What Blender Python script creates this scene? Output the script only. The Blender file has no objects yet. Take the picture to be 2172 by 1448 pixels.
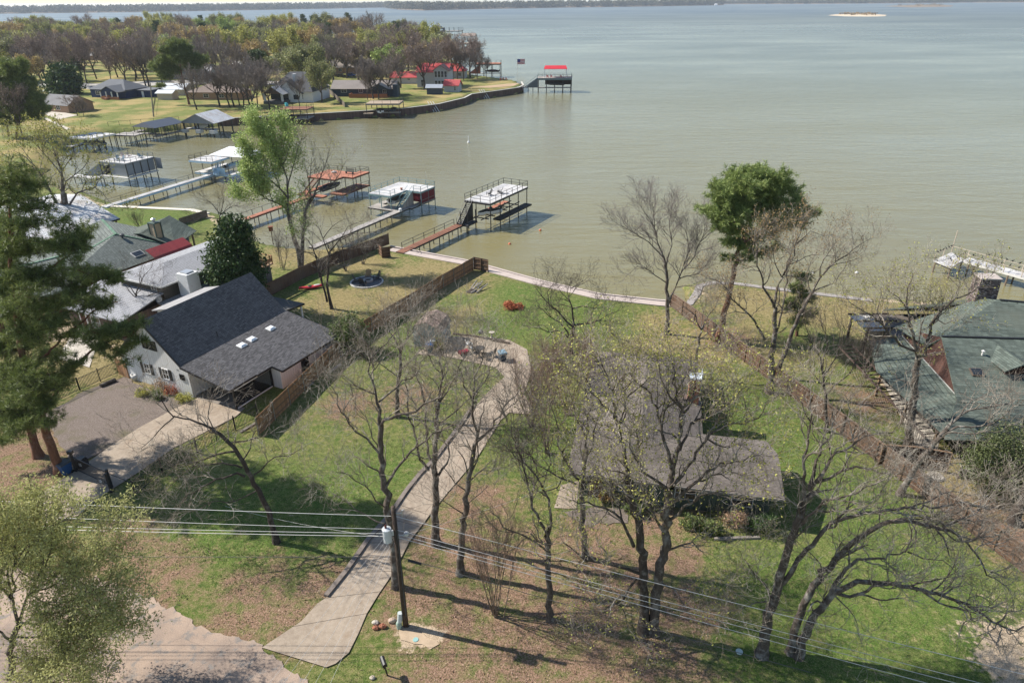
import bpy, math, random
import numpy as np
from mathutils import Vector, Matrix
R = math.radians
scene = bpy.context.scene
COL = scene.collection
# ---------------------------------------------------------------- camera model
H = 33.0; FPX = 1448.0; PITCH = R(26.53); ROLL = R(0.5)
cp, sp, cr, sr = math.cos(PITCH), math.sin(PITCH), math.cos(ROLL), math.sin(ROLL)
WZ = -1.3          # lake level
PZ = 0.9           # lawn level on the far point
def ray(u, v):
    a = (u-1086)/FPX; b = -(v-724)/FPX
    x = a*cr+b*sr; y = -a*sr+b*cr
    return (x, cp+y*sp, -sp+y*cp)
def P(u, v, z=0.0):
    d = ray(u, v); t = (z-H)/d[2]
    return Vector((d[0]*t, d[1]*t, z))
def PY(u, v, Y):
    d = ray(u, v); t = Y/d[1]
    return Vector((d[0]*t, Y, H+d[2]*t))
def PD(u, Y, z=0):      # point at depth Y under pixel column u at height z (iterate: column is nearly vertical)
    lo, hi = -400.0, 3000.0
    for _ in range(40):
        m = (lo+hi)/2
        if PY(u, m, Y).z > z: lo = m
        else: hi = m
    return PY(u, lo, Y)
cam = bpy.data.cameras.new('camera'); cam.lens = 24.0; cam.sensor_width = 36.0
cam.clip_start = 0.5; cam.clip_end = 30000
co = bpy.data.objects.new('camera', cam); COL.objects.link(co)
rx = Vector((cr, -sr*sp, -sr*cp)); uy = Vector((sr, cr*sp, cr*cp)); fw = Vector((0, cp, -sp))
M = Matrix.Identity(4)
for i in range(3):
    M[i][0] = rx[i]; M[i][1] = uy[i]; M[i][2] = -fw[i]
M[2][3] = H
co.matrix_world = M
scene.camera = co
# ---------------------------------------------------------------- light
SUN_EL = R(43)
SUN_DIR = Vector((-0.96, 0.28, 0)).normalized()      # horizontal direction towards the sun
w = bpy.data.worlds.new('World'); scene.world = w; w.use_nodes = True
nt = w.node_tree; nt.nodes.clear()
sky = nt.nodes.new('ShaderNodeTexSky'); sky.sky_type = 'NISHITA'; sky.sun_disc = False
sky.sun_elevation = SUN_EL; sky.sun_rotation = math.atan2(SUN_DIR.x, SUN_DIR.y)
sky.air_density = 1.0; sky.dust_density = .3; sky.ozone_density = 1.6
bg = nt.nodes.new('ShaderNodeBackground'); bg.inputs[1].default_value = 0.10
out = nt.nodes.new('ShaderNodeOutputWorld')
nt.links.new(sky.outputs[0], bg.inputs[0]); nt.links.new(bg.outputs[0], out.inputs[0])
sl = bpy.data.lights.new('sun', 'SUN'); sl.energy = 4.9; sl.angle = R(0.6); sl.color = (1, .95, .87)
so = bpy.data.objects.new('sun', sl); COL.objects.link(so)
sd = Vector((SUN_DIR.x*math.cos(SUN_EL), SUN_DIR.y*math.cos(SUN_EL), math.sin(SUN_EL)))
so.rotation_euler = sd.to_track_quat('Z', 'Y').to_euler()
so.location = sd*200
vs = scene.view_settings
vs.view_transform = 'Standard'; vs.look = 'None'; vs.exposure = 0.68; vs.gamma = 1.0; vs.use_curve_mapping = False
scene.cycles.max_bounces = 6; scene.cycles.transparent_max_bounces = 8
scene.cycles.caustics_reflective = False; scene.cycles.caustics_refractive = False
# ---------------------------------------------------------------- materials
class NT:
    def __init__(s, name):
        s.m = bpy.data.materials.new(name); s.m.use_nodes = True
        s.t = s.m.node_tree; s.t.nodes.clear()
        s.out = s.n('ShaderNodeOutputMaterial')
    def n(s, typ, **kw):
        nd = s.t.nodes.new(typ)
        for k, v in kw.items(): setattr(nd, k, v)
        return nd
    def l(s, a, b): s.t.links.new(a, b)
    def noise(s, vec, scale, detail=4, rough=.55, dist=0):
        nd = s.n('ShaderNodeTexNoise'); nd.inputs['Scale'].default_value = scale
        nd.inputs['Detail'].default_value = detail; nd.inputs['Roughness'].default_value = rough
        nd.inputs['Distortion'].default_value = dist
        if vec is not None: s.l(vec, nd.inputs['Vector'])
        return nd.outputs[0]
    def ramp(s, val, stops):
        nd = s.n('ShaderNodeValToRGB'); e = nd.color_ramp.elements
        while len(e) < len(stops): e.new(.5)
        for x, (p, c) in zip(e, stops):
            x.position = p; x.color = tuple(c)+(1,) if len(c) == 3 else c
        s.l(val, nd.inputs[0]); return nd.outputs[0]
    def fr(s, val, a, b, c=0.0, d=1.0):
        nd = s.n('ShaderNodeMapRange'); nd.clamp = True
        for i, x in zip((1, 2, 3, 4), (a, b, c, d)): nd.inputs[i].default_value = x
        s.l(val, nd.inputs[0]); return nd.outputs[0]
    def mix(s, fac, a, b, mode='MIX'):
        nd = s.n('ShaderNodeMix', data_type='RGBA', blend_type=mode)
        for sock, v in ((nd.inputs[0], fac), (nd.inputs[6], a), (nd.inputs[7], b)):
            if isinstance(v, (int, float)): sock.default_value = v
            elif isinstance(v, (tuple, list)): sock.default_value = tuple(v)+(1,) if len(v) == 3 else v
            else: s.l(v, sock)
        return nd.outputs[2]
    def math(s, op, a, b=0.0):
        nd = s.n('ShaderNodeMath', operation=op)
        for sock, v in ((nd.inputs[0], a), (nd.inputs[1], b)):
            if isinstance(v, (int, float)): sock.default_value = v
            else: s.l(v, sock)
        return nd.outputs[0]
    def mapping(s, vec, scale=(1, 1, 1), rot=(0, 0, 0)):
        nd = s.n('ShaderNodeMapping'); nd.inputs['Scale'].default_value = scale; nd.inputs['Rotation'].default_value = rot
        s.l(vec, nd.inputs['Vector']); return nd.outputs[0]
    def obj(s): return s.n('ShaderNodeTexCoord').outputs['Object']
    def pos(s): return s.n('ShaderNodeNewGeometry').outputs['Position']
    def island(s): return s.n('ShaderNodeNewGeometry').outputs['Random Per Island']
    def rnd(s): return s.n('ShaderNodeObjectInfo').outputs['Random']
    def attr(s, name): return s.n('ShaderNodeAttribute', attribute_name=name).outputs['Fac']
    def bump(s, h, strength=.3, dist=.05):
        nd = s.n('ShaderNodeBump'); nd.inputs['Strength'].default_value = strength; nd.inputs['Distance'].default_value = dist
        s.l(h, nd.inputs['Height']); return nd.outputs[0]
    def pbsdf(s, col, rough=.8, metal=0.0, normal=None, spec=.3):
        p = s.n('ShaderNodeBsdfPrincipled')
        if isinstance(col, (tuple, list)): p.inputs['Base Color'].default_value = tuple(col)+(1,)
        else: s.l(col, p.inputs['Base Color'])
        if isinstance(rough, (int, float)): p.inputs['Roughness'].default_value = rough
        else: s.l(rough, p.inputs['Roughness'])
        p.inputs['Metallic'].default_value = metal
        p.inputs['Specular IOR Level'].default_value = spec
        if normal is not None: s.l(normal, p.inputs['Normal'])
        return p
    def done(s, sh): s.l(sh.outputs[0] if hasattr(sh, 'outputs') else sh, s.out.inputs[0]); return s.m
MATS = {}
def plain(name, c, rough=.75, var=.25, scale=1.5, metal=0.0, spec=.3, fine=0.0):
    """one colour with broad weathering and fine grain"""
    if name in MATS: return MATS[name]
    t = NT(name); o = t.obj()
    a = t.noise(o, scale, 5, .6); g = t.noise(o, scale*14, 3, .6)
    k = t.math('ADD', t.math('MULTIPLY', a, .65), t.math('MULTIPLY', g, .35))
    dk = tuple(x*(1-var*1.3) for x in c); lt = tuple(min(.95, x*(1+var)) for x in c)
    col = t.ramp(k, [(.3, dk), (.5, c), (.72, lt)])
    MATS[name] = t.done(t.pbsdf(col, rough, metal, t.bump(g, .25, .02), spec)); return MATS[name]
def shingle(name, c, s=1.6, var=.45, w=.33, row=.16, stain=None):
    t = NT(name); o = t.obj()
    sx = t.n('ShaderNodeSeparateXYZ'); t.l(o, sx.inputs[0])
    cb = t.n('ShaderNodeCombineXYZ')
    t.l(t.math('ADD', sx.outputs[0], sx.outputs[1]), cb.inputs[0]); t.l(t.math('MULTIPLY', sx.outputs[2], s), cb.inputs[1])
    b = t.n('ShaderNodeTexBrick'); t.l(cb.outputs[0], b.inputs['Vector'])
    b.inputs['Scale'].default_value = 1; b.inputs['Brick Width'].default_value = w; b.inputs['Row Height'].default_value = row
    b.inputs['Mortar Size'].default_value = .02; b.inputs['Mortar Smooth'].default_value = .3; b.inputs['Bias'].default_value = 0
    b.inputs['Color1'].default_value = tuple(x*(1-var) for x in c)+(1,)
    b.inputs['Color2'].default_value = tuple(x*(1+var) for x in c)+(1,)
    b.inputs['Mortar'].default_value = tuple(x*.45 for x in c)+(1,)
    n = t.noise(o, .5, 5, .65); g = t.noise(o, 22, 2, .7)
    col = t.mix(t.fr(n, .3, .7), b.outputs[0], tuple(x*1.35 for x in c), 'MIX')
    col = t.mix(.3, b.outputs[0], col)
    col = t.mix(.5, col, t.ramp(g, [(.3, (.45,)*3), (.7, (1.5,)*3)]), 'MULTIPLY')
    if stain: col = t.mix(t.fr(t.noise(o, .22, 6, .6), .5, .68, 0, .75), col, stain)
    MATS[name] = t.done(t.pbsdf(col, .9, 0, t.bump(b.outputs[1], .4, .02), .2)); return MATS[name]
def boards(name, c, pitch=.14, axis='xy', var=.35, rough=.8, gap=.5, grey=None):
    """vertical boards (axis xy) or deck planks along x ('y') or y ('x')"""
    t = NT(name); o = t.obj()
    sx = t.n('ShaderNodeSeparateXYZ'); t.l(o, sx.inputs[0])
    q = {'xy': t.math('ADD', sx.outputs[0], t.math('MULTIPLY', sx.outputs[1], 1.0)), 'x': sx.outputs[0], 'y': sx.outputs[1], 'z': sx.outputs[2]}[axis]
    q = t.math('DIVIDE', q, pitch)
    idn = t.math('FLOOR', q); f = t.math('FRACT', q)
    wn = t.n('ShaderNodeTexWhiteNoise', noise_dimensions='1D'); t.l(idn, wn.inputs['W'])
    gap_m = t.math('LESS_THAN', f, .10)
    st = {'xy': (9, 9, .8), 'x': (14, .9, 9), 'y': (.9, 14, 9), 'z': (.9, .9, 14)}[axis]
    g = t.noise(t.mapping(o, st), 1, 4, .6)
    k = t.math('ADD', t.math('MULTIPLY', wn.outputs[0], .55), t.math('MULTIPLY', g, .45))
    col = t.ramp(k, [(.2, tuple(x*(1-var) for x in c)), (.5, c), (.8, tuple(min(.95, x*(1+var)) for x in c))])
    if grey: col = t.mix(t.fr(t.noise(o, .5, 4), .45, .65, 0, .7), col, grey)
    col = t.mix(gap_m, col, t.mix(gap, col, (.01, .01, .01)))
    MATS[name] = t.done(t.pbsdf(col, rough, 0, t.bump(t.math('SUBTRACT', 1, gap_m), .4, .02), .25)); return MATS[name]
def leafmat(name, cs, rough=.55, trans=.25, clump=.35):
    t = NT(name); i = t.island(); p = t.pos()
    k = t.math('ADD', t.math('MULTIPLY', i, .6), t.math('MULTIPLY', t.noise(p, clump, 2), .5))
    k = t.math('ADD', k, t.math('MULTIPLY', t.rnd(), .22))
    col = t.ramp(k, [(.28+.5*j/(len(cs)-1), c) for j, c in enumerate(cs)])
    d = t.pbsdf(col, rough, 0, None, .3)
    tr = t.n('ShaderNodeBsdfTranslucent'); t.l(col, tr.inputs[0])
    mx = t.n('ShaderNodeMixShader'); mx.inputs[0].default_value = trans
    t.l(d.outputs[0], mx.inputs[1]); t.l(tr.outputs[0], mx.inputs[2])
    MATS[name] = t.done(mx); return MATS[name]
def barkmat(name, c, pale, amt=.5, scale=2.2):
    t = NT(name); p = t.pos()
    a = t.noise(t.mapping(p, (1, 1, .35)), 9, 5, .65); b = t.noise(p, scale, 4, .6)
    col = t.ramp(a, [(.3, tuple(x*.5 for x in c)), (.55, c), (.75, tuple(x*1.5 for x in c))])
    col = t.mix(t.fr(b, .62-.3*amt, .8-.3*amt, 0, .9), col, pale)
    col = t.mix(t.math('MULTIPLY', t.rnd(), .25), col, tuple(x*.7 for x in c))
    MATS[name] = t.done(t.pbsdf(col, .95, 0, t.bump(a, .6, .03), .15)); return MATS[name]
WHITE = plain('white_paint', (.74, .73, .71), .6, .08, .8)
WHITEM = boards('white_siding', (.72, .71, .69), .3, 'xy', .05, .6, .25)
OFFW = plain('weathered_white', (.62, .6, .56), .7, .18, 1.2)
BLACKM = plain('black_metal', (.018, .018, .02), .45, .3, 2, 0, .4)
DKSTEEL = plain('dark_steel', (.05, .048, .045), .6, .35, 3, 0, .3)
RUST = plain('rusty_steel', (.13, .06, .035), .8, .5, 3)
GREYP = plain('grey_paint', (.2, .215, .23), .6, .15, 1)
DKGREY = plain('dark_grey_paint', (.07, .075, .08), .6, .2, 1)
CONC = plain('concrete', (.47, .42, .35), .9, .18, .7)
GALV = plain('galvanised', (.45, .46, .47), .4, .15, 3, .6, .5)
GLASS = plain('dark_glass', (.025, .03, .035), .08, .2, 1, 0, .6)
BRICK = plain('red_brick', (.3, .12, .07), .9, .35, 6)
WOODP = plain('timber', (.24, .16, .1), .8, .3, 4)
OLDW = plain('grey_timber', (.22, .195, .17), .85, .3, 4)
# ---------------------------------------------------------------- mesh helpers
def link(o): COL.objects.link(o); return o
class MB:
    def __init__(s, M=None): s.v = []; s.f = []; s.M = M
    def add(s, vs_, fs):
        n = len(s.v)
        s.v += [(s.M @ Vector(p)) for p in vs_] if s.M is not None else [Vector(p) for p in vs_]
        s.f += [tuple(i+n for i in f) for f in fs]; return s
    def box(s, x0, x1, y0, y1, z0, z1):
        return s.add([(x0, y0, z0), (x1, y0, z0), (x1, y1, z0), (x0, y1, z0), (x0, y0, z1), (x1, y0, z1), (x1, y1, z1), (x0, y1, z1)],
                     [(3, 2, 1, 0), (4, 5, 6, 7), (0, 1, 5, 4), (1, 2, 6, 5), (2, 3, 7, 6), (3, 0, 4, 7)])
    def bar(s, p, q, w, h=None):
        p, q = Vector(p), Vector(q); h = h or w; d = (q-p)
        if d.length < 1e-6: return s
        d.normalize(); a = d.cross(Vector((0, 0, 1)))
        if a.length < 1e-3: a = Vector((1, 0, 0))
        a.normalize(); b = a.cross(d)
        a *= w/2; b *= h/2
        return s.add([p-a-b, p+a-b, p+a+b, p-a+b, q-a-b, q+a-b, q+a+b, q-a+b],
                     [(0, 1, 2, 3), (7, 6, 5, 4), (1, 0, 4, 5), (2, 1, 5, 6), (3, 2, 6, 7), (0, 3, 7, 4)])
    def tube(s, pts, rs, n=8):
        pts = [Vector(p) for p in pts]; rs = [rs]*len(pts) if isinstance(rs, (int, float)) else rs
        vs_, fs = [], []
        for i, p in enumerate(pts):
            d = (pts[min(i+1, len(pts)-1)]-pts[max(i-1, 0)]).normalized()
            a = d.cross(Vector((.31, .12, .94))); a = a.normalized() if a.length > 1e-3 else Vector((1, 0, 0)); b = d.cross(a)
            for k in range(n):
                t = 2*math.pi*k/n; vs_.append(p+(a*math.cos(t)+b*math.sin(t))*rs[i])
        for i in range(len(pts)-1):
            for k in range(n):
                fs.append((i*n+k, i*n+(k+1) % n, (i+1)*n+(k+1) % n, (i+1)*n+k))
        fs.append(tuple(range(n))[::-1]); fs.append(tuple((len(pts)-1)*n+k for k in range(n)))
        return s.add(vs_, fs)
    def slab(s, poly, t):
        poly = [Vector(p) for p in poly]; nrm = Vector((0, 0, 0))
        for i in range(len(poly)):
            a, b = poly[i], poly[(i+1) % len(poly)]
            nrm += Vector(((a.y-b.y)*(a.z+b.z), (a.z-b.z)*(a.x+b.x), (a.x-b.x)*(a.y+b.y)))
        nrm.normalize()
        if nrm.z < 0: poly.reverse(); nrm = -nrm
        n = len(poly)
        return s.add(poly+[p-nrm*t for p in poly], [tuple(range(n)), tuple(range(2*n-1, n-1, -1))]+[(i, n+i, n+(i+1) % n, (i+1) % n) for i in range(n)])
    def prism(s, poly, z0, z1):
        ar = sum(poly[i][0]*poly[(i+1) % len(poly)][1]-poly[(i+1) % len(poly)][0]*poly[i][1] for i in range(len(poly)))
        if ar < 0: poly = poly[::-1]
        n = len(poly)
        return s.add([(p[0], p[1], z0) for p in poly]+[(p[0], p[1], z1) for p in poly],
                     [tuple(range(n))[::-1], tuple(range(n, 2*n))]+[(i, (i+1) % n, n+(i+1) % n, n+i) for i in range(n)])
    def wallpoly(s, pts, t, nrm):
        """upright polygon thickened along nrm"""
        nrm = Vector(nrm).normalized()*t; pts = [Vector(p) for p in pts]; n = len(pts)
        return s.add(pts+[p+nrm for p in pts], [tuple(range(n))[::-1], tuple(range(n, 2*n))]+[(i, (i+1) % n, n+(i+1) % n, n+i) for i in range(n)])
    def lathe(s, prof, c=(0, 0, 0), n=12):
        vs_, fs = [], []
        for r, z in prof:
            for k in range(n):
                t = 2*math.pi*k/n; vs_.append((c[0]+r*math.cos(t), c[1]+r*math.sin(t), c[2]+z))
        for i in range(len(prof)-1):
            for k in range(n): fs.append((i*n+k, i*n+(k+1) % n, (i+1)*n+(k+1) % n, (i+1)*n+k))
        fs.append(tuple(range(n))[::-1]); fs.append(tuple((len(prof)-1)*n+k for k in range(n)))
        return s.add(vs_, fs)
    def blob(s, c, r, seed=0, rough=.25, n=10, m=7, sq=(1, 1, 1)):
        g = random.Random(seed); vs_, fs = [], []
        for i in range(m+1):
            ph = math.pi*i/m
            for k in range(n):
                t = 2*math.pi*k/n; q = r*(1+g.uniform(-rough, rough))
                vs_.append((c[0]+q*sq[0]*math.sin(ph)*math.cos(t), c[1]+q*sq[1]*math.sin(ph)*math.sin(t), c[2]-q*sq[2]*math.cos(ph)))
        for i in range(m):
            for k in range(n): fs.append((i*n+k, i*n+(k+1) % n, (i+1)*n+(k+1) % n, (i+1)*n+k))
        return s.add(vs_, fs)
    def build(s, name, mat, parent=None, smooth=False, label=None):
        me = bpy.data.meshes.new(name); inv = wm(parent).inverted() if parent else None
        me.from_pydata([inv @ p if inv else p for p in s.v], [], s.f)
        if smooth: me.polygons.foreach_set('use_smooth', [True]*len(me.polygons))
        me.materials.append(mat); me.update()
        o = bpy.data.objects.new(name, me); o.parent = parent; link(o)
        if label: o['label'] = label
        return o
def wm(o):
    m = Matrix.LocRotScale(o.location, o.rotation_euler, o.scale)
    return wm(o.parent) @ m if o.parent else m
def tag(o, label=None, cat=None, group=None, kind=None):
    for k, v in (('label', label), ('category', cat), ('group', group), ('kind', kind)):
        if v: o[k] = v
    return o
def thing(name, label, cat, loc=(0, 0, 0), rz=0.0, group=None):
    o = bpy.data.objects.new(name, None); o.location = loc; o.rotation_euler = (0, 0, rz); o.empty_display_size = .3
    link(o); return tag(o, label, cat, group)
def kids(o): return [c for c in bpy.data.objects if c.parent == o]
def copy_thing(o, loc, rz=0.0, sc=None, label=None, group=None, tree=None):
    c = o.copy(); link(c); c.location = loc; c.rotation_euler = (0, 0, rz)
    if sc: c.scale = sc if isinstance(sc, tuple) else (sc,)*3
    if label: c['label'] = label
    if group: c['group'] = group
    for ch in (tree if tree is not None else kids(o)):
        d = ch.copy(); link(d); d.parent = c
        for g in (kids(ch) if tree is None else []):
            e = g.copy(); link(e); e.parent = d
    return c
def npmesh(name, V, Fq, mat, parent=None, smooth=False, attrs=None, label=None):
    """fast mesh from numpy arrays; Fq is (n,k) of equal-sided faces"""
    me = bpy.data.meshes.new(name); n, k = Fq.shape
    me.vertices.add(len(V)); me.vertices.foreach_set('co', np.asarray(V, np.float32).ravel())
    me.loops.add(n*k); me.loops.foreach_set('vertex_index', Fq.astype(np.int32).ravel())
    me.polygons.add(n); me.polygons.foreach_set('loop_start', np.arange(0, n*k, k, dtype=np.int32))
    if smooth: me.polygons.foreach_set('use_smooth', np.ones(n, bool))
    me.materials.append(mat); me.update(calc_edges=True)
    for an, av in (attrs or {}).items():
        a = me.attributes.new(an, 'FLOAT', 'POINT'); a.data.foreach_set('value', np.asarray(av, np.float32))
    o = bpy.data.objects.new(name, me); o.parent = parent; link(o)
    if label: o['label'] = label
    return o
def frame(o, ang): return Matrix.Translation(Vector(o)) @ Matrix.Rotation(ang, 4, 'Z')
# ---------------------------------------------------------------- shorelines (traced on the ground plane)
def XY(l, z=0.0): return [tuple(P(u, v, z)[:2]) for u, v in l]
near_edge = [(-400, 380), (60, 392), (130, 398), (170, 412), (219, 433), (300, 437), (407, 442), (440, 451), (480, 480), (515, 500), (575, 517), (640, 527),
             (740, 524), (830, 527), (1000, 558), (1040, 571), (1150, 600), (1270, 627), (1400, 641), (1440, 643), (1470, 630), (1482, 608), (1500, 598), (1560, 596),
             (1650, 610), (1750, 622), (1900, 636), (2050, 645), (2300, 655), (2700, 668), (3300, 690)]
NEAR = XY(near_edge)+[(140, -20), (-160, -20)]
far_edge = [(70, 330), (110, 305), (150, 285), (200, 274), (260, 268), (320, 265), (400, 258), (460, 252), (530, 249), (640, 243), (760, 236), (850, 231), (930, 221),
            (985, 208), (1000, 200), (1060, 192), (1100, 186), (1112, 180)]
FARP = XY(far_edge, PZ)+XY([(1095, 170), (1050, 164), (1003, 158), (985, 140), (960, 122), (930, 110), (905, 95), (890, 84), (830, 72), (640, 64), (400, 66),
                            (200, 70), (0, 74), (-500, 88)], PZ)+[(-1500, 900), (-1200, 100), (-500, 60)]+XY([(-400, 380), (0, 380), (70, 360)])
def inside_dist(px, py, poly):
    """signed distance to polygon, positive inside"""
    ins = np.zeros(px.shape, bool); d = np.full(px.shape, 1e9); n = len(poly)
    for i in range(n):
        x0, y0 = poly[i]; x1, y1 = poly[(i+1) % n]
        c = ((y0 > py) != (y1 > py)); 
        with np.errstate(divide='ignore', invalid='ignore'):
            xi = (x1-x0)*(py-y0)/(y1-y0+1e-12)+x0
        ins ^= c & (px < xi)
        ex, ey = x1-x0, y1-y0; t = np.clip(((px-x0)*ex+(py-y0)*ey)/(ex*ex+ey*ey+1e-12), 0, 1)
        d = np.minimum(d, np.hypot(px-x0-t*ex, py-y0-t*ey))
    return np.where(ins, d, -d)
# the ground: one sheet whose cells grow with distance
ys = [8.0]
while ys[-1] < 1400: ys.append(ys[-1]*1.0085)
ys = np.array(ys); xs = np.linspace(-1.5, 1.5, 520)
GX = np.outer(ys, xs)*1.0; GY = np.repeat(ys[:, None], len(xs), 1)
GX = GX + np.sign(xs)[None, :]*np.abs(xs)[None, :]*8
dn = inside_dist(GX, GY, NEAR); df = inside_dist(GX, GY, FARP)
sm = lambda x, a, b: (lambda t: t*t*(3-2*t))(np.clip((x-a)/(b-a), 0, 1))
# the near bank is a wall left of x=21, a shelving beach right of it and in the cove on the left
soft = np.maximum(sm(GX, 21, 24)*sm(-GX, -400, -300), sm(-GX, 47, 50))
hn = -4+4*np.where(soft > .5, sm(dn, -9, .8), sm(dn, -.3, .25))
softf = sm(-GX, 92, 120)
hf = -4+(4+PZ)*np.where(softf > .5, sm(df, -10, 3), sm(df, -.6, .5))
hf = np.where((GX < -100) & (GY < 190), hf*sm(GY, 110, 190)+np.minimum(hf, 0)*(1-sm(GY, 110, 190)), hf)
GZ = np.maximum(hn, hf)
rs_ = np.random.RandomState(3)
def lump(px, py, sc, seed, n=6):
    g = np.random.RandomState(seed); z = np.zeros(px.shape)
    for i in range(n):
        a = g.uniform(0, 6.28); k = sc*g.uniform(.6, 1.6); z += np.sin(k*(px*math.cos(a)+py*math.sin(a))+g.uniform(0, 6.28))
    return z/n
GZ += np.where(GZ > -.3, lump(GX, GY, .35, 1)*.05+lump(GX, GY, 1.5, 2)*.02, 0)
def blobs(l):
    a = np.zeros(GX.shape)
    for u, v, r in l:
        c = P(u, v); a = np.maximum(a, np.exp(-((GX-c.x)**2+(GY-c.y)**2)/(r*r)))
    return a
# which cover grows where: fallen leaves, straw-dry turf, lush turf, bare sand
A_litter = blobs([(1000, 1180, 5), (1100, 1230, 5.5), (1000, 1300, 4.5), (1200, 1290, 5.5), (1300, 1200, 4.5), (1150, 1400, 5.5), (1350, 1420, 5), (950, 1420, 3.5), (1250, 1140, 3), (1450, 1290, 3.2), (1420, 1180, 3),
                  (60, 1010, 5.5), (20, 950, 6), (-100, 1050, 9), (620, 1290, 3.2), (480, 1340, 3), (540, 1240, 2.8), (690, 1230, 2.5), (240, 1150, 3.5), (330, 1230, 3.5), (1000, 1060, 3.4), (930, 1130, 2.5), (880, 1280, 3),
                  (2160, 1120, 4), (2000, 860, 3.5), (1840, 850, 3), (1400, 1110, 3), (1550, 720, 2.8), (300, 860, 3), (740, 860, 3), (870, 840, 3)])
A_dry = blobs([(900, 580, 7), (760, 560, 6), (720, 640, 6), (850, 630, 7), (950, 600, 6), (980, 590, 4), (960, 680, 4), (985, 660, 3), (1580, 640, 7), (1700, 660, 8), (1850, 670, 9), (1640, 720, 7), (1480, 740, 5), (1420, 710, 4), (2050, 690, 9),
               (2200, 700, 9), (2080, 1030, 5), (2140, 1080, 5), (1180, 660, 2), (1400, 680, 3), (640, 540, 7), (720, 535, 5), (600, 545, 5), (100, 330, 22), (60, 350, 18), (250, 780, 6), (200, 760, 8), (120, 720, 8), (330, 760, 4),
               (1380, 740, 4), (560, 560, 3), (430, 900, 2.4), (290, 800, 3)])
A_lush = blobs([(1620, 1420, 4), (1760, 1400, 4.5), (1500, 1250, 2), (1440, 1400, 2), (1250, 1240, 1.4), (1010, 1240, 1.3), (1120, 1390, 1.5), (900, 1300, 1.2), (1150, 660, 5), (1220, 700, 5), (1100, 620, 3.5), (1250, 655, 4), (1060, 690, 5), (1640, 930, 6), (1700, 1000, 5), (1830, 1090, 6), (1950, 1230, 5), (1700, 1240, 4), (2000, 1350, 4), (1850, 1330, 4), (1600, 870, 5),
                (620, 1150, 6), (480, 1120, 5), (560, 1050, 4.5), (700, 1050, 5), (800, 1000, 4), (300, 460, 12), (360, 470, 8), (650, 590, 4), (620, 600, 3), (600, 830, 1.6), (680, 790, 1.6), (560, 870, 1.6), (1180, 880, 2.4), (1100, 930, 2.5), (1150, 965, 3),
                (600, 1180, 4), (860, 700, 3), (870, 740, 3), (1700, 720, 4), (960, 640, 3), (1420, 840, 4), (1540, 1340, 2.5)])
A_sand = blobs([(2150, 1400, 2.5), (2250, 1430, 4), (880, 1345, 1.1), (910, 1350, .9), (300, 740, 3), (160, 700, 3.5), (1960, 800, 2.0), (1890, 810, 1.5)])
A_sand = np.maximum(A_sand, np.where(soft > .5, np.exp(-(dn-.4)**2/.8), 0)*.6*(GY > 40))
A_grav = np.zeros(GX.shape)
A_far = sm(np.hypot(GX, GY), 140, 200)*(df > -5)
fl = lambda a: a.ravel()
NYg, NXg = GX.shape
idx = np.arange(NYg*NXg).reshape(NYg, NXg)
Q = np.stack([idx[:-1, :-1], idx[:-1, 1:], idx[1:, 1:], idx[1:, :-1]], -1).reshape(-1, 4)
keep = GZ.ravel()[Q].max(1) > -3.9
Q = Q[keep]; used = np.unique(Q); rem = np.full(NYg*NXg, -1); rem[used] = np.arange(len(used)); Q = rem[Q]
GV = np.stack([fl(GX), fl(GY), fl(GZ)], -1)[used]
t = NT('turf'); p = t.pos()
n1 = t.noise(p, .09, 5, .6); n2 = t.noise(p, .55, 6, .62); n3 = t.noise(p, 2.4, 5, .65); n4 = t.noise(p, 9, 3, .75); n5 = t.noise(p, 22, 2, .8)
big = t.math('ADD', t.math('MULTIPLY', n2, .5), t.math('MULTIPLY', n3, .5))
green = t.ramp(n3, [(.3, (.065, .105, .022)), (.5, (.115, .165, .036)), (.7, (.18, .22, .062))])
olive = t.ramp(n3, [(.3, (.125, .135, .042)), (.55, (.205, .20, .07)), (.75, (.30, .275, .115))])
straw = t.ramp(n3, [(.3, (.17, .14, .06)), (.5, (.28, .225, .10)), (.72, (.38, .31, .155))])
lit = t.ramp(n4, [(.3, (.145, .08, .055)), (.46, (.245, .145, .10)), (.6, (.33, .21, .15)), (.72, (.44, .32, .24))])
sandc = t.ramp(n3, [(.3, (.4, .3, .2)), (.6, (.55, .43, .3))])
base = t.mix(t.fr(big, .42, .58), green, olive)
def amask(name, lo=.0, w_=.28, amp=1.0):
    a = t.attr(name); k = t.math('ADD', a, t.math('MULTIPLY', t.math('SUBTRACT', big, .5), 3.2))
    o_ = .02 if name == 'litter' else 0
    return t.fr(k, .5-w_+o_, .5+w_+o_, 0, amp)
dryk = amask('dry'); col = t.mix(dryk, base, straw)
col = t.mix(t.math('MULTIPLY', amask('lush', amp=.85), t.fr(t.noise(p, 1.3, 6, .7), .40, .56, .3, 1)), col, t.ramp(n3, [(.3, (.055, .11, .02)), (.55, (.105, .18, .032)), (.75, (.185, .24, .062))]))
col = t.mix(t.math('MULTIPLY', t.math('MULTIPLY', amask('litter'), t.fr(n4, .32, .5, .35, 1)), t.fr(t.noise(p, .8, 5, .65), .38, .52, .3, 1)), col, lit)
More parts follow.
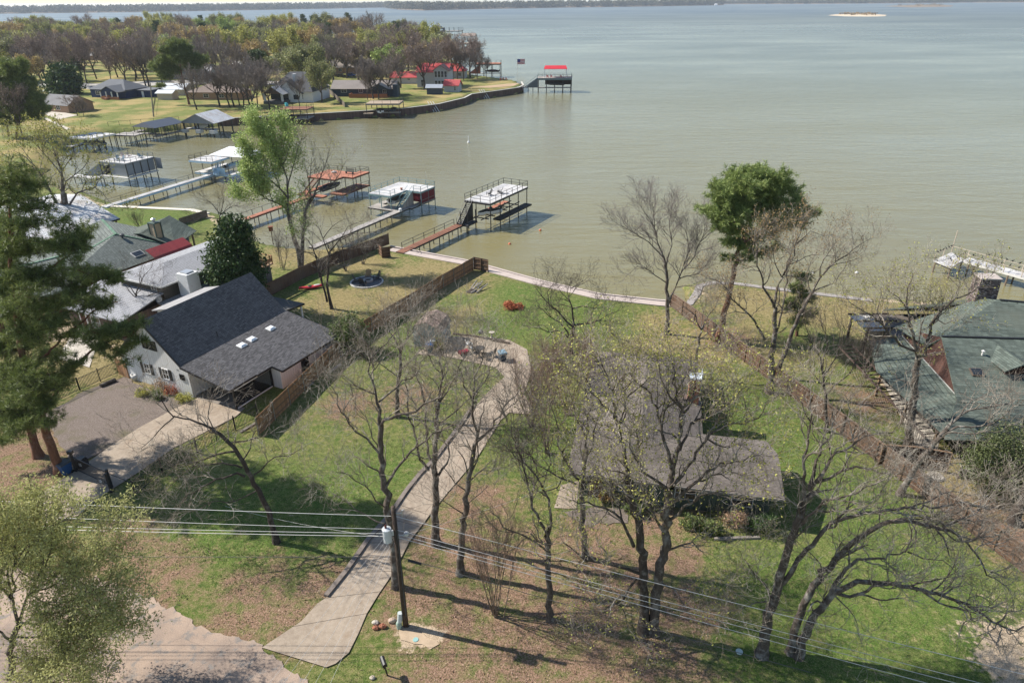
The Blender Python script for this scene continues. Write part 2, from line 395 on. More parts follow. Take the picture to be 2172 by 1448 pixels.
# stray leaves and straw blades everywhere
col = t.mix(t.fr(n5, .6, .72, 0, .6), col, (.36, .25, .15))
col = t.mix(t.fr(n4, .54, .66, 0, .5), col, (.29, .215, .13))
col = t.mix(t.fr(t.noise(p, 4.5, 5, .7), .54, .66, 0, .3), col, (.23, .175, .10))
col = t.mix(amask('sand', w_=.12), col, sandc)
farc = t.mix(t.fr(n1, .44, .6), t.ramp(n2, [(.3, (.13, .165, .042)), (.7, (.225, .23, .08))]), (.36, .28, .12))
col = t.mix(t.attr('far'), col, farc)
col = t.mix(.7, col, t.ramp(n5, [(.3, (.3,)*3), (.7, (1.6,)*3)]), 'MULTIPLY')
col = t.mix(.5, col, t.ramp(n4, [(.32, (.5,)*3), (.68, (1.45,)*3)]), 'MULTIPLY')
hh = t.math('ADD', n5, n4)
turf = t.done(t.pbsdf(col, .95, 0, t.bump(hh, .9, .06), .1))
gnd = npmesh('ground', GV, Q, turf, None, True, dict(litter=fl(A_litter)[used], dry=fl(A_dry)[used], lush=fl(A_lush)[used], sand=fl(A_sand)[used], far=fl(A_far)[used]))
tag(gnd, 'grass and leaf covered lakeside lots running down to the shore', 'ground', None, 'structure')
# ---------------------------------------------------------------- water
t = NT('lake_water_surface'); p = t.pos()
wind = t.noise(t.mapping(p, (.0022, .0065, 1), (0, 0, R(-8))), 1, 5, .55, .6)
wind2 = t.noise(t.mapping(p, (.012, .03, 1), (0, 0, R(-12))), 1, 4, .6)
wv = t.noise(t.mapping(p, (.55, 1.5, 1), (0, 0, R(12))), 1, 5, .6, .4)
wv2 = t.noise(t.mapping(p, (.09, .28, 1), (0, 0, R(8))), 1, 4, .6, .3)
k = t.math('ADD', t.math('MULTIPLY', wind, .6), t.math('MULTIPLY', wind2, .4))
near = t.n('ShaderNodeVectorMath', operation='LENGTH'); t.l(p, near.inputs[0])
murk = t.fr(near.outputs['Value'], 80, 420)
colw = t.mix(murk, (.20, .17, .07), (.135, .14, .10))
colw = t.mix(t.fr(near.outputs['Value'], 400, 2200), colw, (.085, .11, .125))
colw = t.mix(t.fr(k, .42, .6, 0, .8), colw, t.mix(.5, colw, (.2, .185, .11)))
hgt_ = t.math('ADD', t.math('MULTIPLY', wv, .35), t.math('MULTIPLY', wv2, 1.0))
bp = t.n('ShaderNodeBump'); bp.inputs['Distance'].default_value = .55
t.l(t.fr(k, .38, .62, .8, .3), bp.inputs['Strength']); t.l(hgt_, bp.inputs['Height'])
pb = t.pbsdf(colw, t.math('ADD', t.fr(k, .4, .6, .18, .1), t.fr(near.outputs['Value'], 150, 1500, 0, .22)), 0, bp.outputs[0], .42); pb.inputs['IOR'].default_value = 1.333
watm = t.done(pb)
mb = MB(); N = 24
mb.add([(-9000, -60, WZ), (9000, -60, WZ), (9000, 11000, WZ), (-9000, 11000, WZ)], [(0, 1, 2, 3)])
lake = mb.build('lake_water', watm); tag(lake, 'murky olive lake reaching to the far shore', 'water', None, 'structure')
def sheet(name, pts, z, mat, label, cat, kind='structure', thick=None):
    pts = [tuple(p)[:2] for p in pts]; mb = MB()
    if thick: mb.prism(pts, z-thick, z)
    else:
        a = sum(pts[i][0]*pts[(i+1) % len(pts)][1]-pts[(i+1) % len(pts)][0]*pts[i][1] for i in range(len(pts)))
        if a < 0: pts = pts[::-1]
        mb.add([(x, y, z) for x, y in pts], [tuple(range(len(pts)))])
    return tag(mb.build(name, mat), label, cat, None, kind)
# ---------------------------------------------------------------- trees
BARK = barkmat('oak_bark', (.115, .092, .076), (.32, .30, .265), .4)
BARKD = barkmat('dark_bark', (.08, .064, .053), (.22, .2, .175), .3)
TWIG = barkmat('oak_twigs', (.20, .16, .125), (.46, .415, .35), .65, 1.2)
TWIGD = barkmat('dark_twigs', (.10, .08, .066), (.26, .235, .205), .4, 1.2)
TWIGR = barkmat('ruddy_twigs', (.27, .185, .14), (.34, .27, .22), .4, 1.2)
TWIGP = barkmat('mauve_twigs', (.245, .205, .19), (.36, .32, .31), .4, 1.2)
PINEB = barkmat('pine_bark', (.19, .095, .06), (.27, .19, .15), .3)
NEEDLE = leafmat('pine_needles', [(.06, .082, .024), (.125, .165, .045), (.22, .26, .078)], .5, .3, .5)
NEEDLEB = leafmat('bright_pine_needles', [(.10, .145, .04), (.20, .265, .075), (.33, .39, .13)], .5, .32, .5)
MAGN = leafmat('glossy_dark_leaves', [(.018, .042, .012), (.04, .08, .02), (.075, .115, .03)], .5, .15, .6)
SPRING = leafmat('spring_leaves', [(.2, .27, .07), (.32, .41, .12), (.46, .53, .2)], .6, .35, .5)
BUDS = leafmat('yellow_green_buds', [(.24, .235, .05), (.35, .34, .075), (.46, .44, .12)], .6, .3, .5)
WILLOW = leafmat('pale_olive_leaves', [(.24, .25, .08), (.38, .38, .14), (.52, .51, .22)], .6, .4, .5)
RUSTL = leafmat('rusty_leaves', [(.2, .10, .04), (.33, .2, .08), (.4, .28, .12)], .7, .25, .5)
SHRUBL = leafmat('shrub_leaves', [(.05, .075, .02), (.10, .14, .04), (.19, .23, .08)], .5, .2, .8)
BROWNL = leafmat('dead_brown_leaves', [(.2, .12, .07), (.33, .21, .13), (.42, .29, .19)], .8, .1, .8)
REDBRUSH = leafmat('red_dead_foliage', [(.25, .055, .025), (.42, .11, .05), (.5, .2, .1)], .8, .1, 1)
class G:                                # growing state of one tree
    def __init__(s, seed): s.r = random.Random(seed); s.big = []; s.fine = []; s.tips = []
def unit(v):
    l = math.sqrt(v[0]*v[0]+v[1]*v[1]+v[2]*v[2]) or 1; return (v[0]/l, v[1]/l, v[2]/l)
def wander(g, p, d, L, r0, r1, gn, up, n):
    pts = [p]; rad = [r0]; r = g.r; st = L/n
    for i in range(n):
        d = unit((d[0]+r.gauss(0, gn), d[1]+r.gauss(0, gn), d[2]+r.gauss(0, gn)+up))
        p = (p[0]+d[0]*st, p[1]+d[1]*st, p[2]+d[2]*st)
        pts.append(p); rad.append(r0+(r1-r0)*(i+1)/n)
    return pts, rad, d
def sprout(g, pts, rad, lv, K):
    """side branches along a limb, then forks at its tip"""
    r = g.r
    if lv >= len(K['len']): g.tips.append((pts[-1], pts[-2])); return
    seg = [math.dist(pts[i], pts[i+1]) for i in range(len(pts)-1)]; L = sum(seg)
    n = L*K['den'][lv]; n = int(n)+(r.random() < n-int(n)); st = K.get('start', (.3, .15, .1, .1))[lv]
    spots = [(st+(1-st)*(j+r.random())/max(n, 1)) for j in range(n)]+[1.0]*K.get('fork', (2, 2, 1, 1))[lv]
    for s in spots:
        x = min(s, .9999)*L; i = 0
        while i < len(seg)-1 and x > seg[i]: x -= seg[i]; i += 1
        f = min(x/max(seg[i], 1e-6), 1); a, b = pts[i], pts[i+1]
        p = tuple(a[k]+(b[k]-a[k])*f for k in range(3)); lr = rad[i]+(rad[i+1]-rad[i])*f
        t = unit((b[0]-a[0], b[1]-a[1], b[2]-a[2]))
        ang = R(r.uniform(*K.get('ang', (32, 68)))) if s < 1 else R(r.uniform(8, 38))
        q = unit((r.gauss(0, 1), r.gauss(0, 1), r.gauss(0, 1)))
        dt = q[0]*t[0]+q[1]*t[1]+q[2]*t[2]; q = unit((q[0]-dt*t[0], q[1]-dt*t[1], q[2]-dt*t[2]+K.get('lift', .25)))
        d = unit(tuple(t[k]*math.cos(ang)+q[k]*math.sin(ang) for k in range(3)))
        Ln = K['len'][lv]*r.uniform(.5, 1.25)*(1-.35*s)
        r0 = min(lr*.72, K['rad'][lv]*r.uniform(.8, 1.2)); r1 = max(r0*.45, K['rmin'])
        nn = max(3, int(Ln/K['seg'])+1)
        bp_, br_, _ = wander(g, p, d, Ln, r0, r1, K['gn'], K.get('up', .05), nn)
        (g.big if r0 > .05 else g.fine).append((bp_, br_))
        sprout(g, bp_, br_, lv+1, K)
def tubes(L, n):
    """many tapering tubes in one go"""
    if not L: return np.zeros((0, 3)), np.zeros((0, 4), int)
    P_ = np.array([p for a, _ in L for p in a]); Rr = np.array([x for _, b in L for x in b])
    ln = [len(a) for a, _ in L]; st = np.cumsum([0]+ln[:-1]); N_ = len(P_)
    first = np.zeros(N_, bool); last = np.zeros(N_, bool); first[st] = True; last[np.array(st)+np.array(ln)-1] = True
    nx = np.where(last, np.arange(N_), np.arange(N_)+1); pv = np.where(first, np.arange(N_), np.arange(N_)-1)
    T = P_[nx]-P_[pv]; T /= np.linalg.norm(T, axis=1)[:, None]+1e-9
    A = np.cross(T, np.array([.31, .13, .94])); A /= np.linalg.norm(A, axis=1)[:, None]+1e-9; B = np.cross(T, A)
    th = np.arange(n)*2*np.pi/n
    V = P_[:, None]+Rr[:, None, None]*(A[:, None]*np.cos(th)[None, :, None]+B[:, None]*np.sin(th)[None, :, None])
    i = np.arange(N_)[~last]; k = np.arange(n)
    F = np.stack([i[:, None]*n+k, i[:, None]*n+(k+1) % n, (i[:, None]+1)*n+(k+1) % n, (i[:, None]+1)*n+k], -1).reshape(-1, 4)
    return V.reshape(-1, 3), F
def leafquads(C, size, seed, flat=.0, asp=1.6, droop=None):
    g = np.random.RandomState(seed); n = len(C)
    a = g.normal(size=(n, 3)); a[:, 2] = a[:, 2]*(1-flat)-(.0 if droop is None else droop); a /= np.linalg.norm(a, axis=1)[:, None]
    b = np.cross(a, g.normal(size=(n, 3))); b /= np.linalg.norm(b, axis=1)[:, None]
    s = size*g.uniform(.6, 1.3, n)[:, None]; a = a*s*asp/2; b = b*s/2
    V = np.stack([C-a, C+b*.9, C+a, C-b*.9], 1).reshape(-1, 3)
    return V, np.arange(4*n).reshape(n, 4)
def needles(C, D, length, width, k, seed):
    """tufts of thin blades about each point"""
    g = np.random.RandomState(seed); n = len(C); C = np.repeat(C, k, 0); D = np.repeat(D, k, 0)
    d = D*.55+g.normal(size=(n*k, 3))*.62; d /= np.linalg.norm(d, axis=1)[:, None]
    b = np.cross(d, g.normal(size=(n*k, 3))); b /= np.linalg.norm(b, axis=1)[:, None]
    L = length*g.uniform(.6, 1.2, (n*k, 1)); w_ = width*.5
    V = np.stack([C-b*w_, C+b*w_, C+d*L+b*w_*.5, C+d*L-b*w_*.5], 1).reshape(-1, 3)
    return V, np.arange(4*n*k).reshape(-1, 4)
def fin(g, name, label, cat, base, trunkm, twigm, leaf=None, group=None, nb=7, nf=3, loc=True):
    """link a grown tree: trunk with limbs, crown of twigs, and leaves if any"""
    b = np.array(base)
    T = thing(name, label, cat, base if loc else (0, 0, 0), 0, group)
    V, F = tubes(g.big, nb); npmesh('trunk', V-b, F, trunkm, T, True)
    if g.fine:
        V, F = tubes(g.fine, nf); npmesh('crown', V-b, F, twigm, T, True)
    if leaf:
        V, F, m = leaf; npmesh('leaves', V-b, F, m, T)
    return T
RSC = .88
def traced(g, limbs, shrink=1.0):
    """limbs as pixel polylines: ([(u,v)...], r0, r1, depth at the end); first one is the trunk, rooted in the ground"""
    u0, v0 = limbs[0][0][0]; base = P(u0, v0); Y0 = base.y; dense = []; out = []
    for li, (px, r0, r1, d1) in enumerate(limbs):
        if li == 0: d0 = 0.0
        else: d0 = min(dense, key=lambda e: (e[0]-px[0][0])**2+(e[1]-px[0][1])**2)[2]
        cum = [0.0]
        for a, b in zip(px, px[1:]): cum.append(cum[-1]+math.dist(a, b))
        pts = []; rad = []
        for a, b, c0, c1 in zip(px, px[1:], cum, cum[1:]):
            m = max(1, int((c1-c0)/14))
            for j in range(m): pts.append((a[0]+(b[0]-a[0])*j/m, a[1]+(b[1]-a[1])*j/m, (c0+(c1-c0)*j/m)/cum[-1]))
        pts.append((px[-1][0], px[-1][1], 1.0)); w3 = []
        for j, (u, v, f) in enumerate(pts):
            dy = d0+(d1-d0)*f; dense.append((u, v, dy)); q = PY(u, v, Y0+dy)
            jit = .05+.1*f
            if 0 < j < len(pts)-1 or (li == 0 and j): q = q+Vector((g.r.gauss(0, jit), g.r.gauss(0, jit), g.r.gauss(0, jit*.6)))*.6
            w3.append(tuple(q)); rad.append((r0+(r1-r0)*f**.8)*RSC)
        if li == 0:                                       # root flare
            w3[0] = (w3[0][0], w3[0][1], -.15); rad[0] *= 1.5
            if len(w3) > 2: rad[1] *= 1.08
        g.big.append((w3, rad)); out.append((w3, rad))
    return base, out
OAK = dict(len=(2.9, 1.6, .9, .48), den=(1.35, 1.8, 2.2, 1.5), rad=(.05, .024, .0135, .009), rmin=.007, gn=.27, up=.07, seg=.32, start=(.3, .12, .1, .1))
FINE = dict(len=(2.5, 1.6, 1.0, .55), den=(1.5, 1.8, 2.1, 2.2), rad=(.045, .022, .013, .009), rmin=.007, gn=.2, up=.05, seg=.36, start=(.3, .12, .1, .1), ang=(20, 50))
def bud_points(g, n, spread, seed):
    r = np.random.RandomState(seed); pts = np.array([p for a, _ in g.fine for p in a[1:]])
    if len(pts) == 0: return pts
    return pts[r.randint(0, len(pts), n)]+r.normal(size=(n, 3))*spread
def hero(name, label, limbs, seed, K=OAK, trunkm=BARK, twigm=TWIG, buds=None, group=None, cat='tree', skip_trunk=True, leafsz=.08):
    g = G(seed); base, out = traced(g, limbs)
    for i, (p, r) in enumerate(out):
        if i == 0 and skip_trunk:
            k = int(len(p)*.55); sprout(g, p[k:], r[k:], 0, dict(K, den=tuple(x*.7 for x in K['den'])))
        else: sprout(g, p, r, 0, K)
    lf = None
    if buds: V, F = leafquads(bud_points(g, buds[0], .07, seed), leafsz, seed); lf = (V, F, buds[1])
    return fin(g, name, label, cat, base, trunkm, twigm, lf, group)
# the trees of the near lots, limb by limb
hero('bare_oak', 'bare grey oak rooted beside the driveway, its trunk half hidden behind the utility pole', [
    ([(841, 1244), (833, 1160), (822, 1080), (817, 1035), (808, 985), (804, 930), (806, 905)], .30, .17, .2),
    ([(817, 1035), (840, 995), (870, 960), (890, 945), (935, 915), (975, 893)], .11, .04, 1.5),
    ([(806, 905), (813, 890), (845, 880), (880, 870), (928, 843), (945, 820)], .12, .03, -1.0),
    ([(806, 905), (803, 853), (793, 822), (782, 787), (780, 764), (788, 737)], .13, .025, .8),
    ([(803, 853), (828, 833), (840, 822), (871, 800), (890, 785), (905, 755)], .07, .02, 1.8),
    ([(803, 960), (776, 929), (757, 914), (741, 900), (720, 860), (712, 840), (700, 815)], .08, .02, -1.6),
    ([(741, 900), (730, 870), (745, 840), (742, 815)], .05, .018, -.6),
    ([(813, 1072), (795, 1060), (786, 1043), (760, 1020), (735, 1005), (712, 1000)], .06, .018, -1.2),
    ([(815, 1110), (784, 1097), (747, 1076), (728, 1055), (705, 1045)], .06, .018, .8),
    ([(804, 955), (790, 930), (785, 900), (775, 880)], .05, .02, 1.2),
    ([(780, 764), (765, 745), (740, 740), (725, 755)], .05, .018, -.6), ([(788, 760), (810, 735), (830, 715), (845, 690)], .05, .018, 1.0)], 11)
hero('bare_oak', 'tall bare oak standing at the right edge of the driveway with three upright limbs', [
    ([(925, 1153), (923, 1093), (921, 1016), (919, 993), (923, 939), (927, 900), (926, 882)], .34, .15, .1),
    ([(926, 882), (932, 830), (936, 785), (934, 755), (925, 720)], .13, .03, .6),
    ([(909, 997), (890, 973), (882, 935), (875, 904), (862, 870), (868, 835), (860, 800)], .11, .025, -1.0),
    ([(913, 975), (905, 948), (903, 900), (901, 880), (898, 820), (885, 790), (880, 760)], .11, .025, 1.0),
    ([(930, 1008), (954, 966), (950, 939), (973, 912), (990, 890), (1003, 865), (1030, 845)], .10, .025, 1.6),
    ([(928, 860), (950, 830), (965, 800), (975, 770), (1000, 745)], .08, .02, .0),
    ([(935, 790), (915, 770), (905, 745), (880, 735)], .05, .018, .8), ([(934, 758), (950, 735), (965, 700)], .05, .018, 1.6),
    ([(927, 905), (950, 885), (985, 860), (1020, 825)], .07, .018, -1.2)], 12)
hero('bare_oak', 'bare oak leaning right over the driveway edge with a short snapped side limb', [
    ([(976, 1217), (981, 1132), (988, 1055), (996, 997), (1008, 948), (1012, 935)], .29, .14, .0),
    ([(1012, 935), (1027, 923), (1045, 904), (1060, 880), (1075, 850), (1100, 830)], .11, .025, 1.0),
    ([(1012, 935), (1008, 900), (1000, 860), (1005, 820), (1015, 780), (1010, 745)], .11, .025, -.4),
    ([(1003, 840), (1025, 810), (1045, 775), (1050, 740)], .06, .018, .6), ([(1002, 850), (985, 820), (980, 790), (960, 770)], .06, .018, -1),
    ([(992, 1024), (1010, 1008), (1027, 993)], .07, .045, .4), ([(987, 1039), (965, 1024), (958, 1008), (940, 990)], .05, .018, -1.0),
    ([(984, 1090), (960, 1075), (940, 1060), (925, 1062)], .05, .018, -.6), ([(985, 1075), (1000, 1060), (1020, 1050), (1035, 1030)], .05, .015, .8)], 13)
hero('bare_oak', 'slender bare oak in the leaf litter forking into two high leaning stems', [
    ([(1166, 1314), (1164, 1230), (1161, 1166), (1163, 1134)], .24, .16, .0),
    ([(1163, 1134), (1171, 1109), (1161, 1058), (1139, 1007), (1120, 988), (1107, 969), (1100, 945), (1090, 920)], .11, .025, .8),
    ([(1163, 1134), (1152, 1118), (1129, 1077), (1123, 1045), (1110, 991), (1091, 937), (1085, 900)], .11, .025, -.6),
    ([(1158, 1166), (1133, 1147), (1101, 1131), (1082, 1128), (1066, 1118), (1055, 1100), (1040, 1085)], .08, .02, -1.2),
    ([(1160, 1195), (1150, 1180), (1130, 1175)], .05, .02, .5), ([(1115, 985), (1095, 970), (1075, 950)], .05, .018, .2)], 14, BARK and OAK, BARK, TWIGD)
hero('bare_oak', 'bare oak in front of the brown roof with pale yellow buds and low crossing limbs', [
    ([(1242, 1182), (1236, 1102), (1234, 1039), (1239, 1007)], .25, .17, .0),
    ([(1231, 1020), (1202, 985), (1187, 944), (1180, 900), (1168, 860)], .10, .022, -.6),
    ([(1222, 1026), (1183, 1010), (1139, 985), (1120, 960), (1100, 950)], .08, .02, -1.4),
    ([(1239, 1007), (1244, 959), (1244, 912), (1250, 860), (1240, 820)], .12, .025, .3),
    ([(1244, 965), (1253, 953), (1266, 899), (1275, 860), (1290, 830)], .08, .02, 1.0),
    ([(1238, 1010), (1270, 1025), (1298, 1029), (1325, 1020)], .07, .02, -.8), ([(1244, 930), (1225, 890), (1215, 850)], .06, .02, .8)], 15, OAK, BARK, TWIG, (2600, BUDS))
hero('budding_oak', 'dark left stem of the twin budding oaks with a limb sagging to the left', [
    ([(1366, 1340), (1366, 1257), (1362, 1174), (1354, 1112), (1340, 1071), (1333, 1009)], .36, .2, .3),
    ([(1333, 1009), (1323, 959), (1308, 884), (1300, 830), (1285, 790), (1262, 765)], .16, .03, .8),
    ([(1344, 1158), (1317, 1100), (1284, 1075), (1246, 1067), (1215, 1060)], .12, .03, -.8),
    ([(1358, 1216), (1317, 1203), (1263, 1191), (1240, 1185), (1217, 1170), (1195, 1150)], .11, .03, -1.2),
    ([(1350, 1224), (1335, 1248), (1321, 1270), (1300, 1278)], .09, .05, -.8), ([(1300, 1278), (1270, 1298), (1245, 1320)], .04, .015, -1.0), ([(1308, 1276), (1325, 1300), (1335, 1345)], .04, .015, -1.4),
    ([(1330, 1000), (1352, 950), (1350, 900), (1360, 860)], .08, .022, 1.4), ([(1312, 905), (1330, 870), (1325, 830), (1340, 800)], .07, .02, 1.6), ([(1308, 884), (1280, 860), (1255, 830), (1240, 800)], .07, .02, -.4),
    ([(1340, 1071), (1310, 1050), (1290, 1020), (1262, 1000)], .08, .02, 1.0), ([(1300, 830), (1310, 800), (1300, 770)], .05, .02, 1.6)], 16, OAK, BARKD, TWIG, (3600, BUDS))
hero('budding_oak', 'stout right stem of the twin budding oaks, its limbs spreading over the brown roof', [
    ([(1386, 1341), (1393, 1257), (1400, 1195), (1412, 1154), (1416, 1091), (1420, 1029)], .36, .24, .2),
    ([(1420, 1029), (1424, 992), (1440, 945), (1445, 900), (1445, 864), (1435, 825), (1428, 780)], .20, .035, .8),
    ([(1400, 1116), (1379, 1075), (1372, 1040), (1360, 1020)], .09, .03, -1.0),
    ([(1412, 1033), (1388, 1015), (1366, 1000), (1342, 963), (1335, 930), (1340, 900)], .10, .025, -.6),
    ([(1424, 992), (1416, 959), (1404, 917), (1391, 864), (1379, 835), (1346, 806), (1333, 785)], .13, .025, 1.4),
    ([(1428, 1062), (1450, 1042), (1470, 1025), (1500, 1000), (1528, 984), (1574, 975), (1615, 963)], .12, .03, -1.0),
    ([(1424, 1100), (1449, 1075), (1487, 1050), (1530, 1046), (1560, 1040)], .10, .025, -1.8),
    ([(1430, 1025), (1449, 1009), (1478, 959), (1511, 922), (1540, 900), (1590, 895), (1635, 850)], .12, .025, 1.2),
    ([(1442, 955), (1470, 897), (1536, 864), (1570, 830), (1590, 800)], .09, .022, 2.4), ([(1445, 880), (1470, 850), (1480, 810), (1475, 770)], .08, .022, 1.2),
    ([(1445, 864), (1420, 840), (1400, 800), (1395, 770)], .07, .02, .2), ([(1404, 1174), (1445, 1154), (1470, 1150), (1490, 1170)], .09, .025, -.8), ([(1398, 1230), (1430, 1250), (1460, 1290)], .06, .015, -1.2),
    ([(1500, 930), (1530, 950), (1575, 945)], .06, .018, .6), ([(1470, 900), (1490, 860), (1520, 820)], .06, .018, 1.8)], 17, OAK, BARK, TWIG, (6500, BUDS))
hero('bare_oak', 'tall pale barked oak leaning right beside the brown roofed house, leftmost of three leaning trunks', [
    ([(1616, 1388), (1631, 1300), (1649, 1251), (1664, 1188), (1683, 1128), (1702, 1076), (1717, 1039)], .36, .17, .5),
    ([(1705, 1060), (1705, 1020), (1705, 987), (1713, 927), (1724, 879), (1720, 840)], .12, .025, .8),
    ([(1717, 1039), (1735, 961), (1758, 931), (1765, 890), (1785, 860)], .13, .025, 1.6),
    ([(1717, 1039), (1728, 1020), (1754, 990), (1772, 961), (1806, 946), (1836, 923), (1877, 923), (1900, 905)], .12, .025, -.2),
    ([(1733, 1022), (1760, 1015), (1784, 998), (1821, 990), (1877, 1005), (1914, 1005)], .10, .025, -1.2),
    ([(1683, 1128), (1724, 1084), (1750, 1061), (1799, 1050), (1836, 1035), (1870, 1020)], .11, .025, -1.4),
    ([(1661, 1236), (1694, 1188), (1739, 1132), (1776, 1102), (1821, 1091), (1877, 1084), (1933, 1076), (1990, 1076), (2050, 1065), (2100, 1080)], .17, .03, -.8),
    ([(1933, 1076), (1975, 1060), (2020, 1040), (2060, 1050)], .06, .018, .4), ([(1635, 1270), (1625, 1245), (1608, 1225), (1590, 1205), (1579, 1184)], .06, .018, -1.4),
    ([(1625, 1275), (1600, 1277), (1570, 1290)], .05, .015, -.6), ([(1725, 900), (1700, 870), (1690, 840)], .05, .018, .6), ([(1806, 946), (1830, 960), (1870, 965), (1905, 985)], .05, .015, -.8)], 18)
hero('bare_oak', 'middle of three leaning bare oaks, its limb arching right over the green lawn', [
    ([(1676, 1383), (1687, 1326), (1709, 1270), (1735, 1225), (1769, 1188)], .27, .2, .3),
    ([(1769, 1188), (1806, 1154), (1851, 1121), (1888, 1106), (1925, 1104), (1960, 1112), (1990, 1117), (2030, 1130), (2070, 1175), (2100, 1215), (2130, 1240)], .19, .03, -.6),
    ([(1775, 1188), (1805, 1175), (1832, 1158)], .07, .04, -.8), ([(1888, 1106), (1940, 1090), (1990, 1100), (2060, 1110)], .07, .02, .6), ([(2000, 1117), (2040, 1100), (2080, 1110), (2130, 1130)], .05, .015, .4),
    ([(1990, 1117), (2030, 1150), (2080, 1140), (2140, 1170)], .05, .015, -1.2), ([(1745, 1215), (1730, 1180), (1705, 1165)], .05, .015, -.6)], 19)
hero('bare_oak', 'rightmost of three leaning bare oaks, with dark limbs hanging low over the lawn', [
    ([(1692, 1391), (1713, 1326), (1739, 1289), (1765, 1259), (1772, 1255)], .29, .2, -.2),
    ([(1765, 1259), (1776, 1233), (1791, 1207), (1821, 1188), (1877, 1181), (1910, 1175), (1930, 1160)], .15, .03, .6),
    ([(1772, 1255), (1817, 1233), (1850, 1234), (1884, 1236), (1955, 1251), (2032, 1273), (2075, 1295), (2116, 1320), (2126, 1337), (2172, 1332), (2200, 1320)], .18, .04, -.4),
    ([(1775, 1258), (1800, 1264), (1821, 1259), (1855, 1244), (1884, 1240)], .11, .06, -.9), ([(1955, 1251), (1990, 1280), (2030, 1290), (2070, 1300)], .08, .03, -1.4),
    ([(2116, 1320), (2140, 1300), (2172, 1290)], .06, .02, .3), ([(1745, 1280), (1735, 1270), (1722, 1285), (1725, 1297)], .07, .04, -.6), ([(1920, 1170), (1935, 1140), (1930, 1110), (1960, 1080)], .05, .015, .8), ([(1925, 1170), (1960, 1185), (2000, 1190), (2030, 1215)], .05, .015, -.4),
    ([(1770, 1262), (1800, 1290), (1820, 1330)], .05, .015, -1.0)], 20)
hero('tall_oak', 'tall budding oak with a straight trunk in front of the green roofed house', [
    ([(1927, 945), (1936, 870), (1943, 801), (1946, 755)], .38, .26, .2),
    ([(1946, 755), (1943, 739), (1930, 690), (1926, 650), (1926, 610), (1935, 590)], .17, .03, 1.0),
    ([(1946, 755), (1964, 753), (1974, 688), (1984, 670), (2022, 636), (2064, 619), (2095, 590)], .19, .03, .2),
    ([(1943, 745), (1908, 732), (1874, 688), (1833, 660), (1805, 643)], .13, .03, -.8), ([(1944, 760), (1950, 710), (1960, 670), (1950, 640)], .10, .025, 1.6),
    ([(1984, 675), (2005, 690), (2020, 680)], .06, .02, -.6), ([(1874, 688), (1860, 660), (1870, 620)], .06, .02, .4), ([(1926, 660), (1905, 630), (1880, 610)], .06, .02, .6), ([(2022, 640), (2030, 610), (2015, 590)], .05, .02, 1)], 21, OAK, BARK, TWIG, (3000, BUDS))
hero('leaning_oak', 'bare oak leaning hard right across the wooden boundary fence toward the green roof', [
    ([(1908, 1048), (1934, 1005), (1960, 967), (1991, 926)], .27, .19, -.2),
    ([(1991, 926), (2036, 881), (2060, 870), (2084, 864), (2140, 855), (2180, 850)], .14, .03, .6), ([(1997, 920), (2030, 905), (2074, 905), (2110, 895), (2150, 860)], .10, .025, -.6), ([(2000, 915), (2050, 918), (2100, 915), (2143, 919)], .08, .02, -1.0), ([(1960, 967), (1985, 970), (2005, 985)], .05, .02, -.8), ([(1970, 952), (1940, 940), (1915, 925)], .05, .02, -.8), ([(2036, 881), (2060, 850), (2100, 830)], .06, .02, 1.2)], 22, dict(OAK, den=(1.1, 1.6, 1.9, 1.3)))
hero('bare_tree', 'small dark brushy tree against the boundary fence, left of the green roofed house', [
    ([(1752, 915), (1752, 860), (1747, 800)], .17, .11, 0), ([(1747, 800), (1740, 760), (1715, 710), (1705, 680)], .08, .02, .3), ([(1747, 800), (1765, 770), (1785, 730), (1800, 690)], .08, .02, -.2),
    ([(1750, 840), (1790, 800), (1815, 770), (1830, 720)], .07, .02, .6), ([(1750, 830), (1725, 790), (1695, 770)], .06, .02, -.6), ([(1745, 780), (1755, 730), (1750, 690)], .06, .02, .8)], 23, FINE, BARKD, TWIGD)
hero('forked_oak', 'large budding oak with spreading V limbs behind the boundary fence, between pine and green roof', [
    ([(1632, 832), (1636, 771), (1639, 737), (1642, 702), (1641, 651)], .40, .2, .3),
    ([(1641, 651), (1639, 644), (1622, 609), (1608, 564), (1604, 544), (1606, 510)], .14, .03, -.6), ([(1641, 651), (1649, 609), (1677, 554), (1691, 513), (1700, 480)], .15, .03, .8),
    ([(1646, 706), (1663, 644), (1670, 582), (1675, 545)], .12, .03, 1.4), ([(1622, 720), (1600, 680), (1587, 665), (1553, 633), (1530, 600), (1500, 590)], .13, .03, -1.0),
    ([(1691, 515), (1720, 490), (1745, 500)], .06, .02, .2), ([(1605, 540), (1625, 510), (1650, 490)], .06, .02, 0), ([(1660, 590), (1640, 550), (1635, 515)], .06, .02, -.6), ([(1587, 665), (1560, 660), (1530, 670)], .06, .02, -1.4), ([(1677, 560), (1710, 545), (1740, 540)], .06, .02, 1.2)], 24, OAK, BARK, TWIG, (3500, RUSTL))
hero('forked_oak', 'long bare trunk beside the forked oak, leaning right out over the water', [
    ([(1648, 802), (1658, 765), (1670, 730), (1694, 671), (1722, 623)], .28, .17, .2),
    ([(1722, 623), (1739, 589), (1763, 564), (1798, 537), (1846, 506)], .13, .02, .4), ([(1725, 618), (1770, 599), (1791, 568), (1800, 550)], .08, .02, -.4), ([(1739, 589), (1745, 550), (1770, 520), (1790, 500)], .07, .02, .9), ([(1763, 564), (1800, 555), (1830, 540)], .05, .015, 0), ([(1722, 623), (1710, 580), (1725, 545)], .06, .02, 1.2)], 25, OAK, BARK, TWIG, (400, RUSTL))
